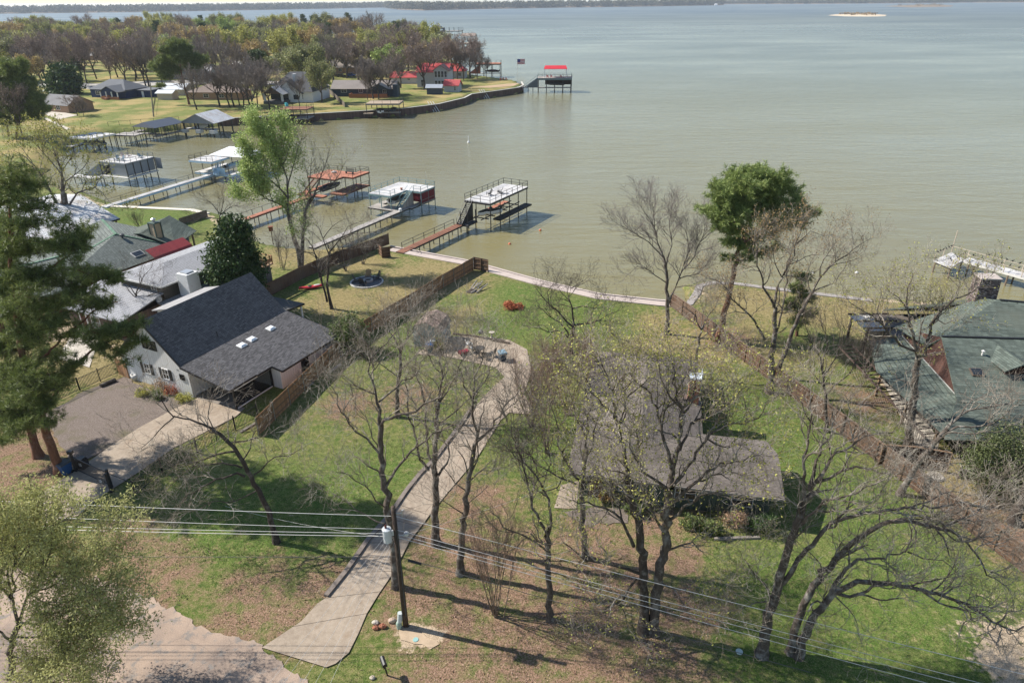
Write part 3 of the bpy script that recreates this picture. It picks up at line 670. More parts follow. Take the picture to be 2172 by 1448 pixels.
hero('bare_tree', 'finely twigged mauve grey tree rising from the shoreline walk left of the pine', [
    ([(1415, 708), (1416, 644), (1414, 600), (1413, 564)], .30, .17, .1), ([(1413, 564), (1408, 547), (1394, 513), (1387, 471), (1384, 430)], .10, .02, -.3), ([(1416, 650), (1425, 627), (1446, 575), (1460, 530), (1453, 485)], .14, .02, .6),
    ([(1408, 547), (1377, 513), (1332, 488), (1311, 475)], .08, .02, -.8), ([(1446, 575), (1475, 545), (1490, 500), (1495, 470)], .08, .02, .2), ([(1413, 564), (1425, 520), (1420, 470), (1425, 440)], .09, .02, .9), ([(1414, 600), (1380, 575), (1350, 565), (1335, 580)], .07, .02, -.6),
    ([(1440, 590), (1480, 580), (1500, 560)], .06, .02, 1.0), ([(1387, 480), (1365, 450), (1355, 430)], .05, .02, -.6), ([(1432, 610), (1470, 605), (1495, 620)], .05, .02, 1.4)], 26, dict(FINE, den=(2.2, 2.1, 2.3, 2.4)), BARK, TWIGP)
hero('gnarled_oak', 'low gnarled dark oak with a wide flat crown on the lakeside lawn', [
    ([(1208, 748), (1212, 720), (1216, 701), (1218, 691)], .33, .22, .1), ([(1218, 691), (1224, 688), (1252, 685), (1270, 680), (1295, 682)], .14, .03, -.3), ([(1217, 694), (1202, 682), (1183, 660), (1165, 648), (1151, 629), (1136, 610)], .14, .025, .6),
    ([(1218, 691), (1213, 651), (1207, 630), (1212, 612), (1240, 600)], .13, .025, 1.0), ([(1206, 712), (1204, 704), (1188, 685), (1165, 670), (1140, 648)], .11, .025, -.6), ([(1205, 716), (1199, 709), (1183, 701), (1165, 704), (1146, 695), (1121, 693)], .10, .025, -1.2),
    ([(1213, 655), (1235, 650), (1260, 655), (1280, 640)], .08, .02, .4), ([(1165, 648), (1160, 620), (1175, 600)], .07, .02, 1), ([(1270, 680), (1290, 665), (1310, 660)], .06, .02, .2), ([(1210, 640), (1190, 620), (1180, 600)], .06, .02, 1.4)], 27, dict(OAK, gn=.36), BARKD, TWIGD)
hero('leaning_oak', 'bare oak leaning far left over the iron fence toward the white house driveway', [
    ([(587, 1150), (570, 1087), (545, 1039), (525, 999), (508, 968), (483, 937), (453, 911)], .25, .12, .4), ([(453, 911), (415, 895), (371, 882), (349, 855), (335, 840)], .10, .025, .2),
    ([(519, 1010), (501, 1003), (461, 1017), (426, 1034), (402, 1050), (385, 1065)], .10, .025, -1.4), ([(514, 992), (486, 984), (453, 981), (426, 988), (400, 1000)], .08, .02, -.6), ([(497, 957), (461, 961), (419, 979), (371, 992)], .09, .02, .6),
    ([(371, 882), (338, 913), (320, 933), (300, 950)], .06, .02, -.4), ([(539, 1006), (567, 984), (581, 970), (614, 966), (640, 950)], .06, .02, -.8), ([(488, 939), (519, 935), (554, 928), (585, 917)], .06, .02, 1.2),
    ([(545, 1040), (500, 1062), (450, 1065), (420, 1080)], .06, .018, -1.8), ([(453, 911), (440, 885), (445, 860)], .05, .018, 1.0), ([(420, 979), (380, 1010), (360, 1030)], .05, .018, .2)], 28, OAK, BARKD, TWIG)
hero('bare_oak', 'twin trunked bare oak on the dry lawn behind the white house, near the red kayak', [
    ([(704, 655), (697, 620), (694, 590), (697, 560), (698, 540)], .20, .13, .1), ([(694, 640), (684, 600), (676, 575), (672, 550)], .16, .10, -.1), ([(698, 540), (686, 503), (679, 484), (660, 470)], .09, .02, .6), ([(698, 535), (717, 512), (752, 496), (799, 491)], .09, .02, -.3),
    ([(672, 550), (663, 524), (646, 505), (620, 505)], .08, .02, -.4), ([(674, 548), (668, 538), (640, 534), (618, 538)], .06, .02, -.6), ([(698, 545), (720, 530), (760, 525)], .07, .02, .6), ([(686, 505), (705, 480), (730, 465)], .06, .02, 1.0), ([(717, 512), (740, 480), (765, 470)], .06, .02, .6)], 29, dict(OAK, den=(1.4, 1.9, 2.4, 1.6)), BARKD, TWIG)
hero('bare_oak', 'straight bare oak on the lawn between the shed and the driveway', [
    ([(843, 884), (843, 823), (847, 775), (849, 748)], .24, .14, 0), ([(849, 748), (862, 720), (868, 690), (880, 660)], .10, .02, .4), ([(849, 748), (835, 715), (815, 690), (805, 660)], .10, .02, -.3), ([(846, 790), (880, 755), (900, 735), (905, 700)], .09, .02, .6),
    ([(845, 800), (815, 775), (790, 755)], .07, .02, -.4), ([(862, 720), (890, 690), (910, 650)], .06, .02, 1), ([(849, 748), (848, 710), (838, 670)], .07, .02, .6)], 30)
hero('bare_oak', 'slim pale barked oak close behind the brick chimney', [
    ([(1470, 800), (1473, 780), (1484, 713), (1487, 699)], .20, .12, 0), ([(1487, 699), (1500, 670), (1520, 650), (1530, 620)], .08, .02, .4), ([(1487, 699), (1475, 670), (1450, 650), (1430, 660)], .08, .02, -.4), ([(1484, 720), (1510, 700), (1540, 690)], .06, .02, -.6), ([(1480, 745), (1500, 735), (1520, 745)], .05, .02, .6), ([(1487, 699), (1492, 660), (1485, 630)], .06, .02, 1)], 31)
hero('bare_oak', 'dark bare little tree in front of the pale grey roof', [
    ([(284, 690), (283, 651), (287, 625)], .16, .12, 0), ([(287, 625), (297, 602), (305, 585), (320, 570)], .08, .02, .3), ([(287, 625), (270, 600), (255, 590)], .07, .02, -.3), ([(285, 640), (320, 625), (340, 615)], .06, .02, -.5), ([(284, 640), (262, 632), (245, 640)], .05, .02, .3)], 32, OAK, BARKD, TWIGD)
hero('bare_tree', 'brushy dark tree behind the glossy evergreen by the water', [
    ([(462, 505), (465, 470), (468, 455)], .20, .14, 0), ([(468, 455), (450, 430), (430, 425)], .09, .02, .4), ([(468, 455), (475, 425), (470, 405)], .09, .02, -.2), ([(468, 455), (495, 435), (515, 440)], .09, .02, .5), ([(466, 465), (430, 460), (415, 465)], .07, .02, -.5), ([(466, 465), (500, 465), (535, 480)], .07, .02, -.4)], 33, FINE, BARKD, TWIGD)
hero('budding_oak', 'big spreading oak with yellowish tips in front of the pale metal roof', [
    ([(137, 492), (139, 444), (136, 420), (134, 410)], .8, .5, 0), ([(134, 410), (131, 364), (121, 333), (110, 305)], .32, .03, .5), ([(134, 425), (126, 440), (103, 398), (85, 364), (52, 333), (30, 320)], .32, .03, -1.0), ([(139, 450), (144, 441), (165, 408), (201, 398), (218, 408), (232, 428)], .24, .03, -.8),
    ([(135, 405), (139, 385), (165, 367), (180, 354), (190, 335)], .14, .03, .8), ([(131, 370), (105, 340), (80, 310), (60, 290)], .12, .03, 1.2), ([(131, 364), (150, 335), (160, 310)], .12, .03, 1.4), ([(103, 398), (70, 395), (40, 385), (15, 370)], .1, .03, -1.5), ([(121, 333), (95, 310), (100, 290)], .08, .02, .6), ([(85, 364), (90, 335), (75, 315)], .08, .02, 0)],
    34, dict(OAK, len=(4.2, 2.3, 1.3), den=(.8, 1.3, 1.8), rad=(.08, .035, .022), rmin=.014, seg=.5), BARK, TWIG, (6000, BUDS), leafsz=.17)
hero('spring_tree', 'two stemmed tree with pale spring green leaves on its left half, standing by the shore', [
    ([(640, 575), (635, 534), (621, 491), (609, 440)], .42, .27, .1), ([(640, 560), (642, 503), (649, 449), (660, 420)], .34, .2, .2), ([(609, 440), (592, 433), (575, 425), (564, 421), (545, 405), (525, 385)], .15, .03, -.4), ([(609, 440), (611, 421), (592, 397), (564, 374), (531, 350), (520, 330)], .16, .03, .3),
    ([(611, 421), (609, 379), (600, 350), (588, 327), (560, 290), (545, 275)], .16, .03, .8), ([(610, 400), (622, 350), (632, 310), (640, 295)], .12, .03, .4), ([(660, 420), (665, 416), (677, 386), (691, 350), (700, 310)], .13, .02, .6), ([(655, 435), (672, 410), (700, 395), (720, 370), (735, 340)], .11, .02, -.2),
    ([(660, 420), (655, 385), (660, 350), (665, 320)], .12, .02, 1.0), ([(592, 397), (575, 350), (570, 310)], .1, .03, 1.4), ([(600, 350), (615, 310), (605, 280)], .09, .03, 1.4), ([(662, 425), (700, 430), (725, 420)], .08, .02, -.8), ([(564, 421), (540, 425), (522, 420)], .07, .02, -1)],
    35, dict(OAK, len=(2.6, 1.5, .9), gn=.2, up=.12, den=(1.4, 1.8, 2.0)), BARK, TWIG)
# its leaves: only on the left half of the crown
_t = [o for o in bpy.data.objects if o.name.startswith('spring_tree') and o.parent is None][0]
_c = [o for o in kids(_t) if o.name.startswith('crown')][0]
_v = np.zeros(len(_c.data.vertices)*3); _c.data.vertices.foreach_get('co', _v); _v = _v.reshape(-1, 3)
_g = np.random.RandomState(5); _s = _v[_g.randint(0, len(_v), 60000)]; _s = _s[(_s[:, 0] < .9+_g.normal(size=len(_s))*.9)][:27000]
V, F = leafquads(_s+_g.normal(size=_s.shape)*.3, .16, 6); npmesh('leaves', V, F, SPRING, _t)
_s = _v[_g.randint(0, len(_v), 900)]; V, F = leafquads(_s+_g.normal(size=_s.shape)*.1, .12, 7); npmesh('leaves', V, F, BUDS, _t, label='sparse yellow green buds on the bare right half')
hero('bare_oak', 'thick dark trunk at the very right edge below the round bush', [([(2150, 1110), (2168, 1065), (2195, 1000), (2230, 930)], .42, .3, 0), ([(2195, 1000), (2180, 940), (2210, 880)], .14, .03, .5), ([(2230, 930), (2260, 860)], .2, .05, 0)], 36, dict(OAK, den=(.5, 1.0, 1.2, 1.0)), BARKD, TWIG)
# evergreens, leafy trees and shrubs
PK = dict(len=(1.5, .8), den=(1.6, 2.2), rad=(.035, .016), rmin=.01, gn=.22, up=.10, seg=.3, start=(.25, .2), fork=(3, 2), ang=(30, 75), lift=.1)
def pine(name, label, limbs, pads, seed, leaf=NEEDLE, nlen=.34, nw=.035, k=12, bark=PINEB, scale=1.0, dens=.93):
    k = max(6, int(k*.85))
    g = G(seed); base, out = traced(g, limbs); Y0 = base.y
    tr = [(p, r) for pts, rad in out for p, r in zip(pts, rad)][3:]
    C, D = [], []
    for (u, v, dy, rp) in pads:
        c = PY(u, v, Y0+dy); rad = dens*rp*(c-Vector((0, 0, H))).length/FPX
        # nearest woody point, preferring lower ones
        q = min(tr, key=lambda e: (Vector(e[0])-c).length+max(0, e[0][2]-c.z)*1.5)
        a = Vector(q[0]); n = max(4, int((c-a).length/.7)); sag = (c-a).length*.06
        pts = [tuple(a.lerp(c, i/n)+Vector((g.r.gauss(0, .08), g.r.gauss(0, .08), -math.sin(math.pi*i/n)*sag))) for i in range(n+1)]
        r0 = min(q[1]*.6, .035+.012*(c-a).length); rr = [r0+(.02-r0)*i/n for i in range(n+1)]
        g.big.append((pts, rr))
        nb = int(9*rad*rad)+5
        for j in range(nb):
            t_ = g.r.uniform(0, 6.283); ph = g.r.uniform(-.3, .45); d = unit((math.cos(t_), math.sin(t_), ph*.8))
            L = rad*g.r.uniform(.45, 1.05); s0 = pts[-1-int(g.r.random()*min(3, n-1))]
            b, br, _ = wander(g, s0, d, L, .022, .01, .18, .07, max(3, int(L/.3)))
            g.fine.append((b, br))
            for m in range(1, len(b)):
                for _ in range(2 if m >= len(b)/2 else 1):
                    o = g.r.gauss
                    sd_ = unit((o(0, 1), o(0, 1), o(.35, .6))); l2 = rad*.22*g.r.uniform(.4, 1.3)
                    e = tuple(b[m][x]+sd_[x]*l2 for x in range(3)); g.fine.append(([b[m], e], [.012, .008])); C.append(e); D.append(sd_)
                    C.append(tuple((b[m][x]+e[x])/2 for x in range(3))); D.append(sd_)
    V, F = needles(np.array(C), np.array(D), nlen*scale, nw*scale, k, seed)
    T = fin(g, name, label, 'tree', base, bark, BARKD, (V, F, leaf))
    print(name, 'tufts', len(C)); return T
pine('pine_tree', 'tall pine with a dense bright green rounded crown standing against the lake', [
    ([(1522, 725), (1535, 671), (1546, 627), (1556, 582), (1567, 540), (1577, 502)], .40, .24, .6),
    ([(1577, 502), (1590, 470), (1602, 440), (1605, 400)], .17, .05, .9), ([(1577, 502), (1568, 470), (1560, 440)], .14, .05, .2), ([(1570, 520), (1600, 500), (1640, 478), (1670, 465)], .12, .04, 1.2)],
    [(1530, 392, .2, 36), (1565, 378, .5, 42), (1605, 372, .9, 44), (1640, 382, .6, 40), (1668, 402, .9, 32), (1540, 425, -.6, 36), (1580, 408, -.8, 40), (1622, 408, 1.6, 40), (1645, 425, 0, 32), (1515, 450, .3, 36), (1550, 462, -1.2, 38), (1585, 445, .6, 36),
     (1540, 405, -1.6, 26), (1600, 395, -1.8, 30), (1655, 395, -1, 28), (1690, 425, 1.2, 28), (1705, 455, 1.0, 28), (1680, 470, .4, 34), (1652, 480, 1.5, 30), (1625, 470, 2.2, 28), (1560, 492, .2, 32), (1530, 485, .8, 26), (1700, 478, 1.6, 20), (1592, 490, 1.6, 26), (1605, 535, 1.6, 26), (1590, 515, 1.2, 24), (1545, 512, .6, 22), (1530, 470, -.8, 30), (1660, 445, -.6, 32), (1625, 500, 1.2, 24), (1540, 545, 1, 14), (1640, 520, 2, 20)], 41, NEEDLEB, .42, .05, 12, PINEB, 1.0, 1.02)
pine('pine_tree', 'slender drooping pine half hidden behind the forked oak', [([(1690, 712), (1694, 660), (1700, 600), (1702, 575)], .16, .05, .2)],
     [(1700, 585, 0, 20), (1690, 615, .3, 24), (1712, 630, -.2, 22), (1685, 650, .1, 24), (1710, 665, .4, 24), (1690, 685, -.3, 22), (1668, 640, .2, 18)], 42, NEEDLE, .4, .05, 9)
pine('pine_tree', 'big dark pine leaning at the left edge with its trunk beside the blue bin', [
    ([(127, 1003), (108, 940), (88, 890), (66, 830), (50, 770), (38, 700), (30, 620), (26, 540), (22, 470), (20, 410)], .42, .10, -.5),
    ([(88, 888), (110, 845), (140, 800), (190, 745), (240, 718), (280, 712)], .17, .05, -1.2), ([(55, 790), (110, 740), (150, 700), (200, 660), (250, 640)], .13, .04, 1.6), ([(40, 720), (100, 660), (170, 610), (230, 590)], .12, .04, .2), ([(32, 640), (90, 580), (150, 535), (175, 525)], .11, .04, 1.0)],
    [(20, 365, 0, 48), (60, 395, .8, 46), (20, 425, -1.4, 46), (85, 440, -.4, 44), (130, 470, .6, 42), (40, 470, 1.8, 46), (160, 520, 0, 42), (110, 520, -1.2, 46), (60, 530, .4, 50), (15, 530, -1, 46), (175, 495, 1.4, 30), (30, 590, -1.6, 50), (90, 590, -.4, 50), (150, 585, 1.4, 44), (205, 590, 0, 40),
     (245, 598, .4, 30), (60, 650, 1.5, 52), (120, 650, -1.2, 48), (185, 645, .6, 42), (20, 660, -2, 50), (225, 640, 2, 32), (70, 715, -2.0, 50), (20, 730, .5, 52), (140, 715, 0, 42), (45, 780, -1.6, 50), (10, 800, .3, 46), (100, 790, -2.4, 40), (250, 700, -1.0, 42), (285, 688, -1.2, 36), (230, 735, -1.8, 34), (290, 730, -1.6, 26), (200, 700, 0, 30), (50, 845, -2.8, 44), (90, 860, -2.6, 30), (10, 870, -2, 42), (165, 770, -1.6, 24), (135, 800, -1.2, 20), (40, 905, -3, 46), (85, 905, -3.2, 36), (0, 930, -3, 44), (60, 820, -3, 46), (110, 830, -3, 34), (30, 860, 0, 50), (150, 560, -1.8, 40), (70, 480, -1.6, 44), (20, 500, 1.6, 50), (100, 700, -2.4, 46), (60, 610, -2.4, 48), (270, 760, -1.8, 30), (190, 700, -2.4, 36), (160, 640, -2, 40)], 43, NEEDLE, .36, .028, 12, PINEB, 1.0, .86)
pine('pine_tree', 'red trunked pine close behind the big leaning pine at the left edge', [
    ([(82, 968), (60, 900), (42, 840), (20, 770), (0, 690), (-18, 600), (-30, 500)], .40, .12, 1.5), ([(42, 840), (70, 800), (110, 770), (140, 760)], .12, .04, 2.6)],
    [(-30, 480, 1, 60), (0, 560, 2, 55), (40, 610, 2.4, 50), (-20, 640, 1, 55), (60, 690, 3, 46), (110, 745, 3, 36), (-10, 730, 1.4, 50), (20, 800, 3, 44), (-30, 820, 0, 50), (-20, 900, -1, 40)], 44, NEEDLE, .36, .028, 12, PINEB, 1.0, .9)
pine('pine_tree', 'dark pine on the left edge beside the cove lawn', [([(35, 298), (38, 250), (40, 200), (35, 150)], .35, .1, .2), ([(20, 305), (15, 260), (12, 220)], .3, .1, 1)],
     [(30, 150, 0, 30), (10, 175, .5, 32), (50, 185, .6, 30), (25, 205, -1, 34), (70, 215, 0, 28), (0, 225, 1, 30), (45, 235, -1, 34), (90, 232, .5, 20), (15, 255, 0, 26), (70, 245, 1, 26)], 45, NEEDLE, .8, .09, 8, PINEB, 1.0, .8)
pine('pine_tree', 'broad pine in front of the brown roofed cottage across the cove', [([(403, 228), (396, 200), (390, 175), (384, 150), (378, 115)], .45, .1, 0)],
     [(375, 98, 0, 24), (395, 108, 1, 22), (355, 108, -1, 20), (378, 125, -1, 26), (410, 125, 1, 22), (345, 130, 0, 20), (330, 145, .5, 18), (432, 128, 1, 18), (415, 145, 0, 18), (365, 150, 1, 20), (345, 160, -1, 15), (338, 182, 0, 8)], 46, NEEDLE, .9, .1, 7, PINEB, 1.0, .72)
def leafy(name, label, base_uv, lobes, seed, leaf, n, size, trunk_r=.15, bark=BARK, Y=None, cat='tree', stems=1, flat=.0, shell=.55, group=None, ztop=None):
    """stem(s) with a crown of many separate leaves; lobes are (u,v,dy,radius px, squash)"""
    g = G(seed); base = P(*base_uv); Y0 = base.y; rs = np.random.RandomState(seed); C = []
    tot = sum(l[3]**2 for l in lobes)
    for (u, v, dy, rp, sq) in lobes:
        c = PY(u, v, Y0+dy); rad = rp*(c-Vector((0, 0, H))).length/FPX
        mid = Vector(base).lerp(c, .55); mid.z = max(mid.z, .3); off = Vector((g.r.gauss(0, .1), g.r.gauss(0, .1), 0))
        pts = [tuple(base), tuple(Vector(base).lerp(mid, .5)+off), tuple(mid), tuple(c)]
        g.big.append((pts, [trunk_r, trunk_r*.75, trunk_r*.5, trunk_r*.15]))
        m = int(n*rp*rp/tot)
        # leaves gather in small sprays on the lobe's outer shell
        ns = max(6, m//14); d = rs.normal(size=(ns, 3)); d /= np.linalg.norm(d, axis=1)[:, None]
        rr = rad*(shell+(1.08-shell)*rs.uniform(0, 1, ns)**.5)*rs.uniform(.8, 1.1, ns); rr *= 1+.22*np.sin(d[:, 0]*5+seed)*np.sin(d[:, 2]*6+d[:, 1]*4); sp_ = np.array(c)+d*rr[:, None]*np.array([1, 1, sq])
        sp_[:, 2] = np.maximum(sp_[:, 2], .08)
        for q in sp_[::3]: g.fine.append(([tuple(np.array(c)*.6+q*.4-np.array([0, 0, .1*rad])), tuple(q)], [.02*max(1, rad*.5), .008]))
        k = rs.randint(0, ns, m); C.append(sp_[k]+rs.normal(size=(m, 3))*(.10*rad+size*.6))
    C = np.concatenate(C); C[:, 2] = np.maximum(C[:, 2], .05)
    V, F = leafquads(C, size, seed, flat)
    return fin(g, name, label, cat, base, bark, TWIGD, (V, F, leaf), group)
leafy('magnolia', 'dense glossy dark green evergreen beside the grey brown house', (512, 668), [(500, 478, .2, 22, 1), (498, 500, -.3, 30, 1), (500, 485, 0, 24, 1), (495, 510, .6, 32, 1), (485, 530, -.6, 38, 1), (512, 532, .4, 30, 1), (470, 555, .2, 34, 1), (500, 560, -1, 36, 1), (530, 565, .6, 30, 1), (480, 585, -.8, 36, 1), (520, 590, -.6, 36, 1), (500, 575, 1.2, 44, 1)]+[(500+math.cos(i*2.4)*(14+i*2.6), 490+i*7.5, math.sin(i*2.4)*1.2, 15, .8) for i in range(16)], 51, MAGN, 22000, .22, .22, BARKD)
leafy('evergreen_tree', 'round dark evergreen beside the blue house across the cove', (132, 205), [(128, 158, 0, 16, 1), (138, 165, 1, 17, 1), (125, 180, -1, 20, 1), (142, 182, 0, 20, 1), (132, 193, -2, 22, .8), (150, 197, 1, 14, 1)], 52, MAGN, 7000, .75, .4, BARKD)
leafy('holly_bush', 'bushy dark green tree with pale leaf tips beside the dark roofed house, against the fence', (738, 745), [(735, 690, .2, 26, 1), (752, 700, -.3, 24, 1), (722, 708, .1, 24, 1), (740, 720, -.4, 28, 1), (760, 715, .4, 20, 1), (730, 732, 0, 22, .9)], 53, SHRUBL, 9000, .13, .1, BARKD, cat='bush')
leafy('round_bush', 'large rounded grey green bush at the right edge below the green roof', (2128, 1035), [(2110, 960, 0, 42, 1), (2150, 950, .6, 48, 1), (2090, 985, -.3, 36, 1), (2130, 985, -.8, 50, 1), (2175, 985, 0, 52, 1), (2105, 1008, -.6, 36, .9), (2150, 1012, -.8, 46, .9), (2195, 1000, .5, 60, .9)], 54, leafmat('grey_green_leaves', [(.05, .065, .025), (.10, .125, .045), (.19, .215, .09)], .5, .2, .9), 26000, .10, .12, BARKD, cat='bush')
# pale olive tree in the lower left corner: fine drooping sprays
g = G(55); base = P(20, 1436)
limbs = [([(20, 1436), (25, 1380), (38, 1320)], .22, .16, 0), ([(38, 1320), (60, 1260), (95, 1200), (130, 1140)], .10, .02, .8), ([(38, 1320), (25, 1260), (30, 1190), (40, 1120)], .10, .02, .2), ([(38, 1330), (90, 1300), (150, 1270), (220, 1240)], .09, .02, -.4), ([(30, 1350), (80, 1350), (150, 1330), (240, 1290)], .07, .018, -1),
         ([(60, 1260), (120, 1220), (180, 1190)], .06, .018, 1.4), ([(25, 1270), (-10, 1220), (-30, 1150)], .09, .02, .8), ([(30, 1360), (-10, 1330), (-60, 1290)], .09, .02, -.4), ([(25, 1400), (70, 1400), (120, 1390)], .05, .018, -1.2), ([(30, 1200), (70, 1140), (90, 1090)], .06, .018, 1.0), ([(25, 1390), (90, 1410), (140, 1430)], .05, .015, -2), ([(60, 1260), (140, 1230), (210, 1170)], .06, .016, .2), ([(38, 1320), (110, 1330), (200, 1350), (260, 1330)], .06, .016, -1.6), ([(40, 1200), (80, 1130), (150, 1100), (190, 1110)], .06, .016, .4), ([(25, 1260), (0, 1160), (10, 1090)], .07, .018, -.4), ([(60, 1260), (110, 1280), (190, 1300)], .05, .016, .4), ([(25, 1400), (20, 1430), (90, 1450), (170, 1440)], .05, .016, -2.4)]
base, out = traced(g, limbs)
WK = dict(len=(2.3, 1.3, .7), den=(2.3, 2.6, 2.2), rad=(.03, .015, .01), rmin=.006, gn=.16, up=.03, seg=.3, start=(.2, .1, .1), ang=(22, 50))
for p_, r_ in out[1:]: sprout(g, p_, r_, 0, WK)
_p = np.array([p for a, _ in g.fine for p in a[1:]]); _r = np.random.RandomState(9); _s = _p[_r.randint(0, len(_p), 62000)]+_r.normal(size=(62000, 3))*.16
V, F = leafquads(_s, .064, 10, 0, 2.4, .5)
fin(g, 'willow_tree', 'pale olive leafy tree overhanging the road in the lower left corner', 'tree', base, BARK, TWIGD, (V, F, WILLOW))
def myrtle(name, label, uv, hpx, spread, ns, seed, twig=TWIGR, group=None, K=None, buds=None):
    """many thin stems from one root, brushy at the top"""
    g = G(seed); base = P(*uv); hh = PY(uv[0], hpx, base.y).z
    K = K or dict(len=(1.3, .75, .45), den=(2.0, 2.5, 2.4), rad=(.02, .012, .009), rmin=.006, gn=.14, up=.12, seg=.28, start=(.45, .1, .1), ang=(18, 42))
    for i in range(ns):
        t_ = g.r.uniform(0, 6.283); d = unit((math.cos(t_)*spread*g.r.uniform(.2, 1), math.sin(t_)*spread*g.r.uniform(.2, 1), 1))
        p_ = (base.x+g.r.gauss(0, .12), base.y+g.r.gauss(0, .12), -.05)
        b, br, _ = wander(g, p_, d, hh*g.r.uniform(.7, 1.05), .035, .014, .06, .05, 8); g.big.append((b, br)); sprout(g, b, br, 0, K)
    lf = None
    if buds: V, F = leafquads(bud_points(g, buds[0], .08, seed), .09, seed); lf = (V, F, buds[1])
    return fin(g, name, label, 'shrub', base, BARK if twig is not TWIGR else OLDST, twig, lf, group, 5, 3)
OLDST = barkmat('tan_stems', (.22, .16, .11), (.3, .25, .2), .4)
myrtle('crape_myrtle', 'brown multi stemmed shrub bare of leaves in front of the utility pole shadow', (1052, 1308), 1120, .42, 12, 61, TWIGR)
for i, (u, v, h_, s_, lb) in enumerate([(1128, 905, 745, .45, 'ruddy multi stemmed shrub bare and brushy at the driveway bend'), (1160, 960, 780, .4, 'ruddy brushy shrub with tan stems at the front corner of the brown roof'), (1205, 880, 735, .5, 'widest ruddy brushy shrub along the left side of the brown roof'),
                                      (1250, 830, 705, .5, 'ruddy brushy shrub at the back left of the brown roof'), (1170, 855, 725, .45, 'ruddy brushy shrub between driveway and brown roof')]):
    myrtle('crape_myrtle', lb, (u, v), h_, s_*1.25, 16, 62+i, TWIGR, 'ruddy shrubs beside the brown roofed house')
myrtle('bare_shrub', 'bare twiggy shrub by the shore at the foot of the spring green tree', (600, 572), 500, .5, 7, 71, TWIGD)
myrtle('bare_shrub', 'low bare bush at the shore end of the wooden fence', (770, 560), 505, .7, 9, 72, TWIGD)
myrtle('bare_shrub', 'bare bush on the lawn behind the wooden fence', (735, 575), 520, .7, 9, 73, TWIGD)
myrtle('bare_shrub', 'bare shrub on the lawn behind the green chimney roof', (300, 490), 458, .7, 8, 74, TWIGD)
myrtle('bare_shrub', 'bare shrub hanging over the walk at the left end of the porch', (1835, 800), 720, .7, 9, 75, TWIGD)
# lake weeds and grasses by the white house front
for i, (u, v, r_, m, lb) in enumerate([(318, 800, 16, BROWNL, 'clump of rusty dead grass by the white wall left of the shutters'), (345, 822, 17, BROWNL, 'big clump of rusty dead grass under the shuttered window'), (362, 835, 12, REDBRUSH, 'reddest clump of dead grass at the white house wall'), (330, 845, 12, SHRUBL, 'low green clump in the bed before the white house'), (388, 850, 13, BUDS, 'yellow green clump at the corner of the white house wall'),
                                     (300, 838, 10, BUDS, 'small yellow green clump at the edge of the gravel bed')]):
    leafy('ornamental_grass', lb, (u, v), [(u, v-r_*.6, 0, r_, .8), (u+r_*.5, v-r_*.4, -.3, r_*.7, .8)], 80+i, m, 900, .09, .03, OLDST, cat='plant', group='clumps in the bed before the white house', shell=.2)
for i, (u, v, r_, m, lb) in enumerate([(1470, 1120, 26, SHRUBL, 'dark green shrub against the green house wall between the oak stems'), (1560, 1115, 30, BROWNL, 'brown leaved shrub heap under the eave of the brown roof'), (1510, 1128, 24, SHRUBL, 'small brown shrub heap along the flower bed'), (1620, 1125, 34, MAGN, 'dark shrub at the right corner of the green wall'), (1345, 1085, 20, SHRUBL, 'green shrub by the wall seen between the twin oaks'), (1290, 1060, 18, RUSTL, 'brown shrub by the front step')]):
    leafy('foundation_shrub', lb, (u, v), [(u-r_*.5, v-r_*.4, 0, r_*.55, .8), (u+r_*.5, v-r_*.45, -.2, r_*.5, .9), (u, v-r_*.6, -.4, r_*.5, .9)], 90+i, m, 1400, .09, .05, BARKD, cat='shrub', group='shrubs along the brown roofed house', shell=.3)
leafy('brush_pile', 'heap of red dead branches on the lakeside lawn', (1090, 654), [(1085, 648, 0, 13, .4), (1098, 651, .3, 12, .4), (1078, 645, 1, 10, .4)], 98, REDBRUSH, 1800, .12, .04, BARKD, cat='brush pile', shell=.2)
# dark mistletoe clumps belong to the oaks they grow on
# ---------------------------------------------------------------- paving
t = NT('driveway_concrete'); p = t.pos()
n = t.noise(p, .35, 5, .62); m_ = t.noise(p, 3, 5, .65); g_ = t.noise(p, 25, 2, .7)
c_ = t.ramp(t.math('ADD', t.math('MULTIPLY', n, .5), t.math('MULTIPLY', m_, .5)), [(.3, (.23, .18, .135)), (.5, (.33, .268, .205)), (.7, (.42, .345, .27))])
c_ = t.mix(t.fr(t.noise(p, 1.1, 6, .7), .56, .7, 0, .55), c_, (.25, .17, .11))
c_ = t.mix(.3, c_, t.ramp(g_, [(.3, (.5,)*3), (.7, (1.4,)*3)]), 'MULTIPLY')
DRIVE = t.done(t.pbsdf(c_, .9, 0, t.bump(g_, .3, .02), .2))
t = NT('old_asphalt'); p = t.pos()
n = t.noise(p, .22, 6, .6); m_ = t.noise(p, 1.4, 6, .65); g_ = t.noise(p, 18, 3, .75)
c_ = t.ramp(n, [(.35, (.22, .172, .142)), (.5, (.34, .258, .20)), (.65, (.42, .315, .24))])
c_ = t.mix(t.fr(m_, .52, .62, 0, .8), c_, (.2, .185, .17)); c_ = t.mix(.5, c_, t.ramp(g_, [(.3, (.4,)*3), (.7, (1.5,)*3)]), 'MULTIPLY')
cr_ = t.n('ShaderNodeTexVoronoi', feature='DISTANCE_TO_EDGE'); t.l(t.mix(.25, p, t.noise(p, .8, 4)), cr_.inputs[0]); cr_.inputs['Scale'].default_value = .4
c_ = t.mix(t.fr(cr_.outputs[0], .002, .008, .3, 0), c_, (.08, .075, .07))
ROADM = t.done(t.pbsdf(c_, .95, 0, t.bump(g_, .4, .03), .15))
t = NT('pea_gravel'); p = t.pos()
